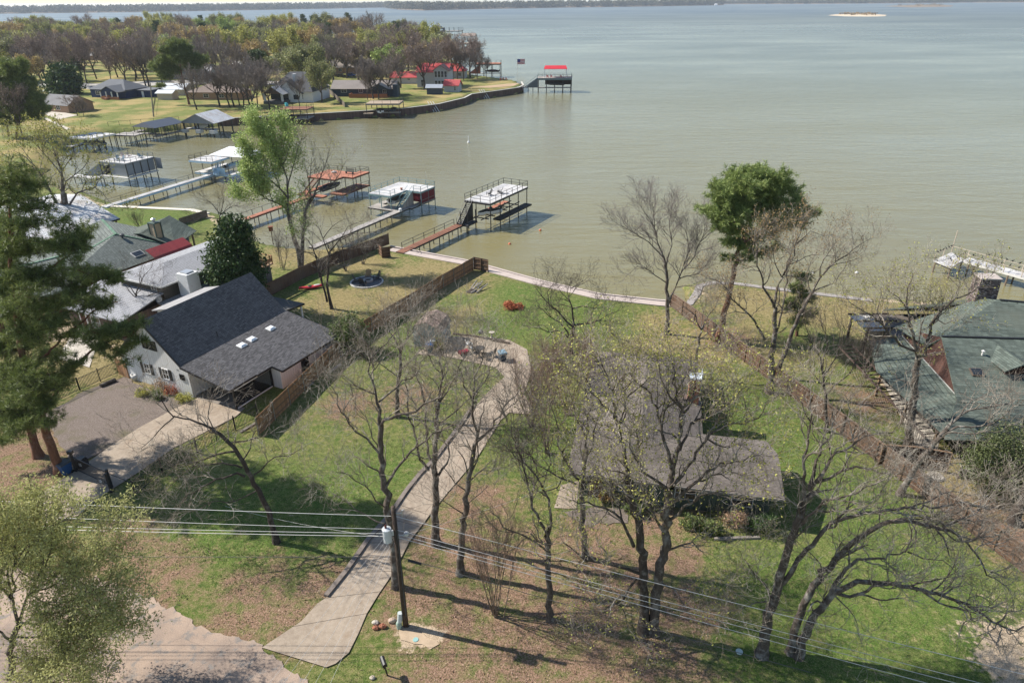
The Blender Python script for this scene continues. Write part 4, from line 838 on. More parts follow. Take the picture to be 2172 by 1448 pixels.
n = t.noise(p, .4, 5); g_ = t.noise(p, 13, 4, .8); vo = t.n('ShaderNodeTexVoronoi'); vo.inputs['Scale'].default_value = 16; t.l(p, vo.inputs[0])
c_ = t.ramp(g_, [(.3, (.07, .055, .046)), (.5, (.15, .12, .10)), (.7, (.26, .215, .19))]); c_ = t.mix(.25, c_, t.fr(vo.outputs['Distance'], 0, .6, .3, 1), 'SOFT_LIGHT'); c_ = t.mix(t.fr(n, .52, .68, 0, .6), c_, (.1, .095, .04))
GRAVEL = t.done(t.pbsdf(c_, .95, 0, t.bump(g_, .8, .05), .15))
def ragged(px, z=0.0, amp=.25, seed=1, step=.6):
    g = random.Random(seed); w_ = XY(px); o = []
    for (x0, y0), (x1, y1) in zip(w_, w_[1:]+w_[:1]):
        n = max(1, int(math.dist((x0, y0), (x1, y1))/step))
        for j in range(n): o.append((x0+(x1-x0)*j/n+g.gauss(0, amp)*(.4 if j == 0 else 1), y0+(y1-y0)*j/n+g.gauss(0, amp)*(.4 if j == 0 else 1)))
    return o
road_px = [(-260, 1180), (-60, 1200), (110, 1215), (230, 1235), (300, 1262), (380, 1300), (440, 1335), (545, 1362), (556, 1374), (600, 1412), (640, 1440), (690, 1500), (760, 1600), (-260, 1600)]
sheet('road', ragged(road_px, 0, .11, 4, .28), .055, ROADM, 'worn pinkish asphalt road end with cracked patches', 'road')
dw = [(556, 1374), (640, 1318), (672, 1282), (692, 1268), (735, 1215), (780, 1150), (820, 1110), (870, 1040), (900, 1002), (940, 958), (980, 905), (1010, 860), (1035, 832), (1070, 800), (1050, 780), (985, 765), (950, 757), (880, 752), (905, 738), (960, 715), (1010, 712), (1080, 722), (1118, 742), (1128, 790), (1110, 835), (1128, 862), (1126, 880), (1080, 876), (1062, 892), (1010, 975), (950, 1045), (910, 1095), (868, 1150), (838, 1210), (805, 1258), (778, 1302), (760, 1345), (740, 1385), (712, 1408), (692, 1416)]
sheet('driveway', XY(dw), .07, DRIVE, 'long concrete driveway running from the road up to the patio', 'driveway')
kb = MB()
for a, b in zip([(692, 1266), (735, 1213), (780, 1148), (828, 1093), (862, 1043), (890, 1008), (925, 972), (960, 925), (985, 890)], [(735, 1213), (780, 1148), (828, 1093), (862, 1043), (890, 1008), (925, 972), (960, 925), (985, 890), (1005, 862)]):
    p_, q_ = P(*a), P(*b); kb.bar(p_+Vector((0, 0, .06)), q_+Vector((0, 0, .06)), .32, .3)
jn = MB(); dl = XY([(620, 1330), (735, 1216), (780, 1152), (825, 1100), (868, 1044), (902, 1004), (940, 960), (982, 903), (1015, 858)]); dr_ = XY([(778, 1302), (838, 1212), (868, 1152), (890, 1118), (930, 1070), (950, 1045), (985, 1003), (1020, 955), (1062, 890)])
for (a0, b0_), (a1, b1_) in zip(zip(dl, dr_), list(zip(dl, dr_))[1:]):
    for k in (0, .5): p_ = Vector(a0+(0,)).lerp(Vector(a1+(0,)), k); q_ = Vector(b0_+(0,)).lerp(Vector(b1_+(0,)), k); jn.bar(p_+Vector((0, 0, .068)), q_+Vector((0, 0, .068)), .035, .012)
tag(jn.build('driveway_joints', plain('dark_joint', (.10, .08, .06), .9, .2, 3)), 'dark expansion joints across the driveway', 'joint', None, 'structure')
tag(kb.build('driveway_kerb', plain('weathered_timber', (.2, .165, .14), .9, .3, 3)), 'weathered timber kerb along the left edge of the driveway', 'kerb', None, 'structure')
sheet('neighbour_driveway', XY([(60, 1065), (160, 1000), (230, 950), (300, 905), (370, 868), (420, 845), (450, 850), (520, 866), (500, 885), (440, 915), (370, 950), (290, 1005), (220, 1050), (165, 1095), (100, 1110)]), .07, DRIVE, 'concrete drive leading through the gate to the white house', 'driveway')
sheet('carport_floor', XY([(411, 843), (503, 870), (600, 795), (545, 760)]), .09, plain('stained_concrete', (.22, .19, .16), .85, .35, .6), 'stained concrete floor of the carport', 'floor')
sheet('gravel_yard', ragged([(95, 880), (180, 830), (262, 800), (330, 835), (405, 850), (330, 895), (240, 945), (165, 985), (125, 945)], 0, .12, 7), .055, GRAVEL, 'reddish grey gravel yard before the white house', 'gravel')
sheet('gravel_bed', ragged([(1195, 1090), (1260, 1075), (1330, 1080), (1330, 1110), (1250, 1120)], 0, .15, 8), .05, GRAVEL, 'pale gravel bed before the brown roofed house', 'gravel')
sheet('garden_path', XY([(1175, 1078), (1190, 1030), (1228, 1020), (1222, 1080)]), .07, DRIVE, 'short concrete path to the side door', 'path')
sheet('parking_pad', XY([(120, 760), (160, 700), (260, 640), (300, 655), (210, 720), (190, 780)]), .06, CONC, 'pale concrete pad before the grey brown house', 'driveway')
sheet('house_walk', XY([(1862, 790), (1890, 785), (1992, 935), (1985, 965), (1940, 945)]), .07, CONC, 'pale concrete walk along the porch of the green roofed house', 'path')
# shoreline walk and sea wall
WALKM = plain('pink_concrete_walk', (.45, .375, .33), .9, .16, .8)
def strip(px, w_, z, name, mat, label, cat, thick=.12, off=0.0):
    pts = [Vector(p).to_2d() for p in (P(u, v) for u, v in px)]; L, Rr = [], []
    for i, p in enumerate(pts):
        d = (pts[min(i+1, len(pts)-1)]-pts[max(i-1, 0)]).normalized(); n = Vector((-d.y, d.x))
        L.append(p+n*(off+w_/2)); Rr.append(p+n*(off-w_/2))
    mb = MB()
    for i in range(len(pts)-1): mb.prism([tuple(L[i]), tuple(Rr[i]), tuple(Rr[i+1]), tuple(L[i+1])], z-thick, z)
    return tag(mb.build(name, mat), label, cat, None, 'structure')
strip([(828, 530), (1000, 561), (1040, 574), (1150, 604), (1270, 631), (1400, 645), (1442, 648)], 1.3, .12, 'shore_walk', WALKM, 'pinkish concrete walk along the shore wall', 'path', .5)
strip([(1442, 650), (1462, 645), (1478, 622), (1484, 606), (1510, 600), (1560, 602), (1660, 615), (1760, 627), (1850, 638)], .9, .09, 'point_path', plain('grey_path', (.3, .27, .245), .9, .2, 1), 'grey concrete path curving round the sandy point', 'path', .4)
strip([(219, 437), (300, 441), (407, 446), (440, 454)], 1.1, .12, 'lawn_walk', plain('cream_concrete', (.62, .56, .47), .85, .1, 1), 'cream concrete shore walk behind the green chimney house', 'path', .5)
SEAW = boards('sheet_pile', (.12, .075, .06), .5, 'xy', .3, .8, .7)
def seawall(name, poly, ztop, mat, capm, label, w_=.25, capw=.7):
    T = thing(name, label, 'sea wall', (poly[0][0], poly[0][1], WZ)); a = MB(); b = MB()
    for p, q in zip(poly, poly[1:]):
        a.bar((p[0], p[1], (ztop+WZ-1)/2), (q[0], q[1], (ztop+WZ-1)/2), w_, ztop-WZ+1); b.bar((p[0], p[1], ztop+.06), (q[0], q[1], ztop+.06), capw, .14)
    a.build('wall_face', mat, T); b.build('cap', capm, T); return T
seawall('sea_wall', XY([(828, 522), (1000, 554), (1042, 566), (1150, 596), (1270, 623), (1400, 637), (1440, 640)]), -.05, plain('wall_concrete', (.28, .25, .21), .9, .2, .8), WALKM, 'low concrete sea wall along the near lawns', .3, .35)
fe = XY([(462, 252), (530, 249), (640, 243), (760, 236), (850, 231), (930, 221), (985, 208), (1000, 200), (1060, 192), (1100, 186), (1110, 181), (1106, 174)], PZ)
seawall('sea_wall', fe, PZ, SEAW, plain('pale_cap', (.5, .48, .42), .85, .15, 1), 'long rust brown sheet pile sea wall round the far point')
seawall('sea_wall', XY([(152, 276), (200, 269), (262, 262), (320, 260), (385, 256), (462, 251)], PZ), PZ-.3, plain('dark_wall', (.07, .06, .05), .9, .3, 1), plain('wall_cap', (.3, .27, .24), .9, .2, 1), 'dark low sea wall along the cove lawns')
rp = MB(); g = random.Random(8)
for i in range(150):
    c = P(g.uniform(385, 528), 0, 0) if 0 else P(g.uniform(455, 532), g.uniform(250, 258), PZ-1.2); rp.blob((c.x, c.y, g.uniform(-1.5, -.3)), g.uniform(.3, .7), i, .3, 6, 4)
tag(rp.build('riprap', plain('pale_riprap', (.36, .32, .27), .9, .35, 1)), 'pale broken rock heaped along the cove sea wall', 'riprap', None, 'stuff')
# ---------------------------------------------------------------- fences
CEDAR = boards('cedar_boards', (.36, .19, .095), .14, 'xy', .3, .85, .45, (.26, .155, .095))
CEDARD = boards('dark_cedar_boards', (.115, .066, .042), .14, 'xy', .3, .85, .45, (.16, .12, .09))
CEDARP = plain('cedar_rail', (.2, .125, .075), .85, .25, 5); GPOST = plain('galvanised_post', (.3, .3, .28), .5, .2, 4, .3)
def privacy(label, px, h, mat, post, side=1, step=2.44, hs=None, cap=False, railm=CEDARP):
    """board fence along pixel points; posts and rails on one side"""
    pts = [P(u, v) for u, v in px]; T = thing('wooden_fence', label, 'fence', pts[0]); a, rl = MB(), MB(); posts = []
    for p, q in zip(pts, pts[1:]):
        d = (q-p); L = d.length; d.normalize(); n = Vector((-d.y, d.x, 0))*side; m = max(1, round(L/step))
        for j in range(m):
            s0, s1 = p+d*(L*j/m), p+d*(L*(j+1)/m)
            hh = h+random.Random(int(s0.x*50+j)).uniform(-.03, .03)
            a.bar(s0+Vector((0, 0, hh/2)), s1+Vector((0, 0, hh/2)), .025, hh); posts.append(s0+n*.07)
        for z in (.35, h*.5, h-.25): rl.bar(p+n*.035+Vector((0, 0, z)), q+n*.035+Vector((0, 0, z)), .045, .09)
        if cap: rl.bar(p+Vector((0, 0, h+.05)), q+Vector((0, 0, h+.05)), .16, .05)
    posts.append(pts[-1]+n*.07); a.build('boards', mat, T); rl.build('rails', railm, T)
    for p in posts: MB().tube([(p.x, p.y, 0), (p.x, p.y, h+.02)], .035 if post is GPOST else .055, 6).build('post', post, T)
    return T
privacy('long brown wooden fence from the white house to the shore, steel posts on its right', [(548, 925), (700, 775), (760, 720), (870, 655), (940, 610), (1004, 573)], 1.83, CEDAR, GPOST, -1)
privacy('small wooden gate panel at the shore end of the long brown fence', [(1006, 571), (1036, 577)], 1.8, CEDARD, CEDARP, -1, 1.2)
privacy('brown wooden fence from behind the dark roofed house to the water, beside the kayak', [(565, 632), (640, 592), (700, 566), (790, 532), (826, 518)], 1.75, CEDARD, CEDARP, 1)
privacy('short wooden return panel at the water end of the kayak fence', [(828, 545), (812, 547), (805, 540)], 1.6, CEDARD, CEDARP, 1, 1.2)
privacy('dark brown boundary fence slanting from the shore to the right edge of the view', [(1422, 650), (1500, 708), (1640, 812), (1760, 902), (1910, 1017), (2040, 1115), (2180, 1222)], 1.75, CEDARD, CEDARP, -1, 2.44, None, True, plain('pale_rail', (.17, .115, .08), .85, .2, 5))
privacy('dark stained fence section at the front of the green roofed house', [(1862, 985), (1935, 990), (2006, 1003)], 1.85, boards('stained_boards', (.075, .033, .022), .14, 'xy', .3, .8, .4), CEDARP, -1, 2.0, None, True)
privacy('short tan fence piece against the left wall of the white house', [(252, 792), (274, 802)], 1.8, CEDAR, CEDARP, 1, 1.2)
privacy('grey weathered fence by the water behind the green chimney house', [(382, 478), (440, 460)], 1.2, boards('grey_boards', (.15, .125, .1), .14, 'xy', .3, .85, .4), OLDW, -1)
def iron(label, px, h=1.35, step=2.2, pick=.13):
    pts = [P(u, v) for u, v in px]; T = thing('iron_fence', label, 'fence', pts[0]); a = MB(); posts = []
    for p, q in zip(pts, pts[1:]):
        d = q-p; L = d.length; d.normalize(); n = int(L/pick)
        for j in range(n): s = p+d*(L*(j+.5)/n); a.bar((s.x, s.y, .08), (s.x, s.y, h), .028)
        for z in (.15, h-.12): a.bar(p+Vector((0, 0, z)), q+Vector((0, 0, z)), .03, .035)
        m = max(1, round(L/step)); posts += [p+d*(L*j/m) for j in range(m)]
    posts.append(pts[-1]); a.build('pickets', BLACKM, T)
    for p in posts: MB().box(p.x-.035, p.x+.035, p.y-.035, p.y+.035, 0, h+.12).build('post', BLACKM, T)
    return T
iron('black iron picket fence along the white house drive, ending at the gate', [(288, 1052), (345, 1002), (420, 962), (500, 912), (548, 886)])
iron('black iron picket fence between the gravel yard and the pad behind the pines', [(100, 862), (170, 828), (255, 790)])
# sliding gate
a, b = P(163, 1000), P(238, 1035); d = (b-a).normalized(); T = thing('driveway_gate', 'black sliding metal gate across the white house drive', 'gate', a)
z1 = 1.55; fr_ = MB()
for z in (.25, z1-.1): fr_.bar(a+Vector((0, 0, z)), b+Vector((0, 0, z)), .06, .06)
fr_.bar(a-d*2.6+Vector((0, 0, .25)), a+Vector((0, 0, .25)), .05, .05); fr_.bar(a-d*2.6+Vector((0, 0, .25)), a+Vector((0, 0, z1-.1)), .05, .05); fr_.bar(b+Vector((0, 0, z1-.1)), P(288, 1052)+Vector((0, 0, 1.25)), .04, .04)
fr_.build('gate_frame', BLACKM, T); pk = MB(); L = (b-a).length
for j in range(int(L/.11)): s = a+d*(L*(j+.5)/int(L/.11)); pk.bar((s.x, s.y, .25), (s.x, s.y, z1-.1), .015)
pk.build('mesh_infill', BLACKM, T)
for p in (a, b, b+d*.25-Vector((0, .35, 0))): MB().box(p.x-.08, p.x+.08, p.y-.08, p.y+.08, 0, z1+.2).build('post', BLACKM, T)
MB().box(a.x-.16, a.x+.2, a.y-.15, a.y+.15, z1+.2, z1+.45).build('gate_light', BLACKM, T)
def text(s, size, mat, M, parent, name='lettering', ext=.004):
    cu = bpy.data.curves.new(name, 'FONT'); cu.body = s; cu.size = size; cu.extrude = ext; cu.align_x = 'CENTER'; cu.align_y = 'CENTER'
    o = bpy.data.objects.new('tmp', cu); COL.objects.link(o); dg = bpy.context.evaluated_depsgraph_get(); me = bpy.data.meshes.new_from_object(o.evaluated_get(dg)); bpy.data.objects.remove(o)
    me.name = name; me.transform((wm(parent).inverted() if parent else Matrix()) @ M); me.materials.clear(); me.materials.append(mat)
    q = bpy.data.objects.new(name, me); q.parent = parent; link(q); return q
sg = MB(Matrix.Translation(P(222, 1030)+Vector((0, -.25, .62))) @ Matrix.Rotation(R(-26), 4, 'Z') @ Matrix.Rotation(R(62), 4, 'X')); sg.box(-.42, .42, -.15, .15, -.02, .02); sg.build('number_plate', BLACKM, T)
text('131', .26, WHITE, sg.M @ Matrix.Translation((0, 0, .026)), T)
# gate motor box
c = P(178, 990); T = thing('gate_operator', 'black gate motor box with a white plate beside the gate post', 'gate motor', c); m = MB(frame(c, R(-20)))
m.prism([(-.36, -.3), (.36, -.3), (.3, .3), (-.3, .3)], .15, .8); m.prism([(-.3, -.24), (.3, -.24), (.24, .24), (-.24, .24)], .8, .92); m.box(-.4, .4, -.34, .34, 0, .15); m.build('housing', BLACKM, T); m = MB(frame(c, R(-20))); m.box(.02, .3, -.335, -.32, .35, .62); m.build('white_plate', WHITE, T)
# trash carts
def cart(name, label, uv, rz, body, lidm, group=None):
    c = P(*uv); T = thing(name, label, 'trash bin', c, rz, group); f = wm(T); m = MB(f)
    b = [(-.27, -.3), (.27, -.3), (.27, .3), (-.27, .3)]; tpp = [(-.36, -.42), (.36, -.42), (.36, .42), (-.36, .42)]
    m.add([(x, y, .08) for x, y in b]+[(x, y, 1.0) for x, y in tpp], [(3, 2, 1, 0), (4, 5, 6, 7), (0, 1, 5, 4), (1, 2, 6, 5), (2, 3, 7, 6), (3, 0, 4, 7)]); m.box(-.4, .4, -.46, .46, .94, 1.0); m.build('bin_body', body, T)
    m = MB(f); m.add([(-.4, -.46, 1.005), (.4, -.46, 1.005), (.4, .46, 1.005), (-.4, .46, 1.005), (-.33, -.38, 1.09), (.33, -.38, 1.09), (.33, .36, 1.13), (-.33, .36, 1.13)], [(3, 2, 1, 0), (4, 5, 6, 7), (0, 1, 5, 4), (1, 2, 6, 5), (2, 3, 7, 6), (3, 0, 4, 7)]); m.bar((-.3, .52, 1.0), (.3, .52, 1.0), .04); m.build('lid', lidm, T)
    for s in (-1, 1): m = MB(f); m.tube([(s*.3, .3, .13), (s*.36, .3, .13)], .13, 12); m.build('wheel', BLACKM, T)
    return T
BLUEP = plain('blue_plastic', (.015, .07, .2), .5, .1, 1, 0, .4)
cart('trash_bin', 'blue wheeled bin with a grey lid beside the leaning pine trunk', (142, 1004), R(-25), BLUEP, DKGREY)
cart('trash_bin', 'tall dark blue wheeled bin at the driveway end of the patio', (1066, 765), R(20), plain('navy_plastic', (.02, .045, .08), .5, .1, 1), plain('pale_blue_lid', (.2, .3, .36), .5, .1, 1))
cart('trash_bin', 'teal blue wheeled bin beside the pale shed', (912, 748), R(10), plain('teal_plastic', (.02, .09, .13), .5, .1, 1), BLUEP)
cart('trash_bin', 'white bin standing next to the teal bin by the shed', (920, 738), R(10), WHITE, plain('white_lid', (.6, .63, .65), .5, .05, 1))
# ---------------------------------------------------------------- utility pole and wires
POLEW = barkmat('creosote_pole', (.085, .062, .048), (.15, .12, .095), .2)
pb_ = P(861, 1327); T = thing('utility_pole', 'tall wooden utility pole with a grey transformer at the foot of the driveway', 'utility pole', pb_)
m = MB(); m.tube([(pb_.x, pb_.y, -.1), (pb_.x, pb_.y, 4.5), (pb_.x, pb_.y, 8.95)], [.17, .145, .12], 12); m.build('pole', POLEW, T, True)
def at(u, v): return PY(u, v, pb_.y)
tc = at(826, 1128); m = MB(); m.lathe([(.2, -.42), (.235, -.4), (.235, .38), (.25, .40), (.25, .46), (.12, .52)], (tc.x-.08, tc.y-.25, tc.z), 16); m.bar((tc.x, tc.y-.1, tc.z), (pb_.x, pb_.y, tc.z), .12, .3); m.build('transformer', plain('pale_grey_tank', (.55, .57, .58), .45, .08, 2), T, False)
m = MB(); m.lathe([(.03, 0), (.07, .04), (.04, .1), (.07, .15), (.03, .24)], (tc.x-.12, tc.y-.25, tc.z+.5), 8); m.build('insulator', plain('brown_porcelain', (.12, .035, .025), .3, .2, 3), T)
sl_ = at(862, 1132); m = MB(); m.tube([(pb_.x, pb_.y, sl_.z-.15), (sl_.x-.1, sl_.y, sl_.z-.05), (sl_.x, sl_.y, sl_.z+.02)], .025, 6); m.lathe([(.05, .14), (.13, .1), (.17, -.02), (.14, -.06)], (sl_.x, sl_.y, sl_.z), 10); m.build('yard_lamp', GALV, T)
fc = at(852, 1088); m = MB(); m.bar((pb_.x, pb_.y, fc.z), (fc.x, fc.y, fc.z), .05); m.tube([(fc.x, fc.y, fc.z-.25), (fc.x+.03, fc.y, fc.z+.2), (fc.x+.14, fc.y, fc.z+.25)], .03, 6); m.build('fuse_cutout', GALV, T)
m = MB(); m.bar((pb_.x+.1, pb_.y-.12, .9), (pb_.x+.1, pb_.y-.12, 7.5), .04); m.build('ground_conduit', DKGREY, T)
m = MB(); m.lathe([(.16, 0), (.17, .35), (.12, .5)], (pb_.x-.38, pb_.y-.12, .0), 10); m.build('green_pedestal', plain('pale_green', (.32, .4, .33), .6, .15, 2), T); m = MB(); m.tube([(pb_.x-.32, pb_.y-.1, .5), (pb_.x-.25, pb_.y-.05, 1.15)], .15, 10); m.build('meter_can', plain('light_grey_can', (.5, .54, .53), .45, .1, 2), T)
WIRE = plain('aluminium_wire', (.6, .58, .55), .5, .1, 3, .2); CABLE = plain('black_cable', (.1, .095, .09), .6, .2, 3)
def wire(label, A, B, sag, r, mat, group='wires on the utility pole'):
    n = 24; T_ = MB(); pts = []
    for i in range(n+1): f = i/n; q = A.lerp(B, f); pts.append((q.x, q.y, q.z-sag*4*f*(1-f)))
    T_.tube(pts, r, 5); o = T_.build('power_line', mat); return tag(o, label, 'wire', group)
for (pl, pp, pr, mat, r, lb) in [(1053, 1094, 1424, WIRE, .016, 'topmost pale overhead wire'), (1083, 1122, 1466, WIRE, .014, 'second pale overhead wire from the top'), (1103, 1131, 1480, WIRE, .014, 'third pale overhead wire from the top'), (1110, 1137, 1498, WIRE, .016, 'lowest of the four pale overhead wires')]:
    A = at(833, pp); l_ = PY(0, pl+5, pb_.y+.5); r_ = PY(2172, pr, pb_.y-5.5)
    wire(lb+', left span', A+Vector((-.1, 0, 0)), A+(l_-A)*1.6, .15, r, mat); wire(lb+', right span', A+Vector((.1, 0, 0)), A+(r_-A)*1.5, .2, r, mat)
A = at(842, 1180); wire('thick dark cable below the wires, left span', A, A+(PY(215, 1177, pb_.y+.3)-A)*2.2, .1, .014, CABLE); wire('thick dark cable below the wires, right span', A+Vector((.12, 0, 0)), A+(PY(2172, 1540, pb_.y-5)-A)*1.4, .3, .018, CABLE)
m = MB(); q = A+(PY(2172, 1540, pb_.y-5)-A)*.018; q2 = A+(PY(2172, 1540, pb_.y-5)-A)*.04; m.tube([q+Vector((0, 0, -.05)), q2+Vector((0, 0, -.05))], .075, 8); tag(m.build('splice_case', BLACKM), 'black splice case hanging on the thick cable beside the pole', 'cable box')
for i, (u, v) in enumerate([(570, 1448), (600, 1448), (640, 1448), (668, 1448), (700, 1448)]):
    A = at(830+i*2, 1120+i*7); B = P(u, v, 6.2-i*.15); wire(['leftmost', 'second', 'middle', 'fourth', 'rightmost'][i]+' of the five thin drop wires running from the pole over the driveway', A, A+(B-A)*1.5, .05, .006, WIRE, 'drop wires over the driveway')
A = at(833, 1140); wire('thin service wire running from the pole up to the leaning oak', A, A+(PY(405, 1050, pb_.y+14)-A), .5, .008, WIRE); wire('service wire from the pole to the brown roofed house', A, PY(1216, 1010, P(1216, 1090).y), .3, .009, WIRE)
# mailbox, rocks, lids
c = P(822, 1432); T = thing('mailbox', 'black mailbox leaning on a thin post by the road', 'mailbox', c); m = MB(); m.bar(c, c+Vector((-.12, 0, 1.0)), .07); m.build('post', BLACKM, T)
m = MB(frame(c+Vector((-.12, 0, 1.0)), R(-65))); pr = [(-.13, 0), (.13, 0), (.13, .14), (.09, .22), (0, .26), (-.09, .22), (-.13, .14)]; m.add([(-.3, y, z) for y, z in pr]+[(.3, y, z) for y, z in pr], [tuple(range(7)), tuple(range(13, 6, -1))]+[(i, 7+i, 7+(i+1) % 7, (i+1) % 7) for i in range(7)]); m.build('box', BLACKM, T)
for (u, v, r_, mat, lb) in [(797, 1322, .22, plain('pale_stone', (.45, .4, .33), .9, .2, 4), 'pale block at the left of the pole foot'), (812, 1330, .24, BRICK, 'red brick lump beside the pole foot'), (797, 1333, .2, BRICK, 'smaller red brick lump near the driveway edge'), (833, 1318, .25, plain('tan_stone', (.42, .32, .25), .9, .2, 4), 'tan rock right beside the pole foot'), (790, 1438, .15, plain('pale_stone2', (.45, .38, .3), .9, .2, 4), 'small pale stone near the mailbox')]:
    c = P(u, v); m = MB(); m.blob((c.x, c.y, r_*.45), r_, int(u), .18, 8, 5, (1, .8, .7)); tag(m.build('rock', mat, None), lb, 'rock')
def disc(name, lb, cat, uv, r, mat, z=.1):
    c = P(*uv); m = MB(); m.lathe([(r*.98, 0), (r, z*.6), (r*.9, z)], c, 20); return tag(m.build(name, mat), lb, cat)
disc('utility_cover', 'small round teal cover in the bare soil by the pole', 'cover', (882, 1357), .17, plain('teal_cover', (.25, .42, .4), .6, .1, 3), .08)
disc('utility_cover', 'small round pale cover in the grass left of the leaning trunks', 'cover', (1568, 1382), .2, plain('pale_cover', (.42, .5, .45), .6, .1, 3), .08)
disc('septic_lid', 'large round pale concrete lid on the lawn below the green roof', 'lid', (1984, 1012), .62, plain('lid_concrete', (.4, .37, .33), .9, .2, 2), .18)
sheet('bare_soil', ragged([(840, 1330), (872, 1334), (905, 1350), (935, 1366), (915, 1376), (880, 1364), (850, 1358)], 0, .1, 9, .3), .05, plain('pale_soil', (.42, .32, .22), .95, .2, 2), 'pale bare soil at the pole foot', 'soil')
# landscape timbers beside the long fence
for i, (a_, b_, mat) in enumerate([((510, 918), (575, 880), OLDW), ((572, 884), (612, 856), plain('pale_plank', (.4, .36, .31), .85, .2, 3)), ((640, 828), (665, 812), OLDW), ((700, 790), (722, 774), plain('pale_plank2', (.4, .36, .31), .85, .2, 3))]):
    m = MB(); m.bar(P(*a_)+Vector((0, 0, .07)), P(*b_)+Vector((0, 0, .07)), .22, .16); tag(m.build('landscape_timber', mat), ['dark timber edging nearest the iron fence', 'longest pale plank lying beside the long brown fence', 'dark timber lying mid way along the long brown fence', 'short pale plank lying farthest along the fence foot'][i], 'timber')
# kayak
c = P(661, 612); T = thing('kayak', 'red and white kayak lying on the lawn against the fence', 'kayak', c, R(22)); m = MB(wm(T)); w_ = MB(wm(T)); hw = []; n = 14
for i in range(n+1):
    f = i/n; x = -1.55+3.1*f; wd = .38*math.sin(math.pi*min(max(f, .02), .98))**.6; hw.append((x, wd))
vs_ = [];
for x, wd in hw: vs_ += [(x, wd*math.cos(a_), .26+.2*math.sin(a_)*(1 if math.sin(a_) < 0 else .7)+.08*(abs(x)/1.55)**2) for a_ in [2*math.pi*k/10 for k in range(10)]]
m.add(vs_, [(i*10+k, i*10+(k+1) % 10, (i+1)*10+(k+1) % 10, (i+1)*10+k) for i in range(n) for k in range(10)]+[tuple(range(10)), tuple(n*10+k for k in range(10))]); 
RED = plain('red_plastic', (.5, .025, .04), .4, .2, 1, 0, .5); m.build('hull', RED, T, True)
w_.lathe([(.24, 0), (.27, .03), (.22, .06)], (-.2, 0, .39), 12); w_.build('cockpit_rim', BLACKM, T); w_ = MB(wm(T)); w_.blob((.75, 0, .39), .3, 3, .1, 10, 6, (1.6, .5, .3)); w_.build('white_deck_patch', WHITE, T, True)
# fire pit ring with chairs
c = P(778, 599); T = thing('fire_pit', 'round gravel fire pit with a white stone edging on the lawn', 'fire pit', c); m = MB(); m.lathe([(2.0, 0), (2.0, .09)], c, 40); m.build('gravel_bed', plain('dark_gravel', (.11, .115, .12), .95, .45, 8), T)
e = MB()
for k in range(46):
    a_ = 2*math.pi*k/46; mm = frame((c.x+2.08*math.cos(a_), c.y+2.08*math.sin(a_), 0), a_); e.M = mm; e.box(-.1, .1, -.125, .125, 0, .14)
e.build('stone_edging', plain('pale_edging', (.52, .5, .46), .85, .15, 3), T); e = MB()
for k in range(16):
    a_ = 2*math.pi*k/16; e.M = frame((c.x+.15+.55*math.cos(a_), c.y+.2+.55*math.sin(a_), .09), a_); e.box(-.11, .11, -.1, .1, 0, .28)
e.build('fire_ring', plain('ring_stone', (.38, .36, .34), .85, .2, 3), T); m = MB(); m.lathe([(.44, .09), (.44, .2)], (c.x+.15, c.y+.2, 0), 16); m.build('ash', BLACKM, T)
def adirondack(name, label, loc, rz, mat, group=None):
    T = thing(name, label, 'chair', loc, rz, group); f = wm(T); m = MB(f)
    for j in range(5): x = -.24+.12*j; m.bar((x, -.35, .38), (x, .3, .28), .1, .02)
    m.build('seat', mat, T); m = MB(f)
    for j in range(5): x = -.24+.12*j; m.bar((x, .22, .28), (x*1.15, .58, 1.02+.05*(2-abs(j-2))), .1, .02)
    m.build('backrest', mat, T)
    for s in (-1, 1):
        m = MB(f); m.bar((s*.33, -.32, 0), (s*.33, -.32, .55), .09, .03); m.build('leg', mat, T); m = MB(f); m.bar((s*.3, -.3, .36), (s*.3, .6, .0), .03, .1); m.build('leg', mat, T)
        m = MB(f); m.bar((s*.35, -.42, .56), (s*.35, .42, .56), .13, .02); m.build('armrest', mat, T)
    return T
z0 = Vector((0, 0, .09)); adirondack('adirondack_chair', 'black slatted chair on the left of the fire ring', c+Vector((-1.2, -.1, .09)), R(90), BLACKM, 'chairs round the fire pit'); adirondack('adirondack_chair', 'black slatted chair at the front of the fire ring', c+Vector((-.3, -1.05, .09)), R(170), BLACKM, 'chairs round the fire pit')
adirondack('adirondack_chair', 'brown slatted chair behind the fire ring', c+Vector((0, 1.35, .09)), R(0), WOODP, 'chairs round the fire pit'); adirondack('adirondack_chair', 'dark slatted chair at the right rear of the fire ring', c+Vector((1.2, .9, .09)), R(-50), DKSTEEL, 'chairs round the fire pit')
# log pile, drain pipe at shore
c = P(1008, 617); T = thing('driftwood_pile', 'grey driftwood logs leaning in a hollow by the fence end', 'log pile', c); m = MB(); g = random.Random(3)
for k in range(7): a_ = c+Vector((g.uniform(-.6, .6), g.uniform(-.9, .9), .1)); m.tube([a_, a_+Vector((g.uniform(.3, 1.1), g.uniform(.8, 1.9), g.uniform(.15, .5)))], [.1, .06], 7)
m.build('logs', plain('driftwood', (.3, .27, .24), .9, .3, 5), T); m = MB(); m.blob((c.x-.4, c.y-.2, -.05), .8, 4, .2, 9, 5, (1, .8, .35)); m.build('bark_heap', BARKD, T)
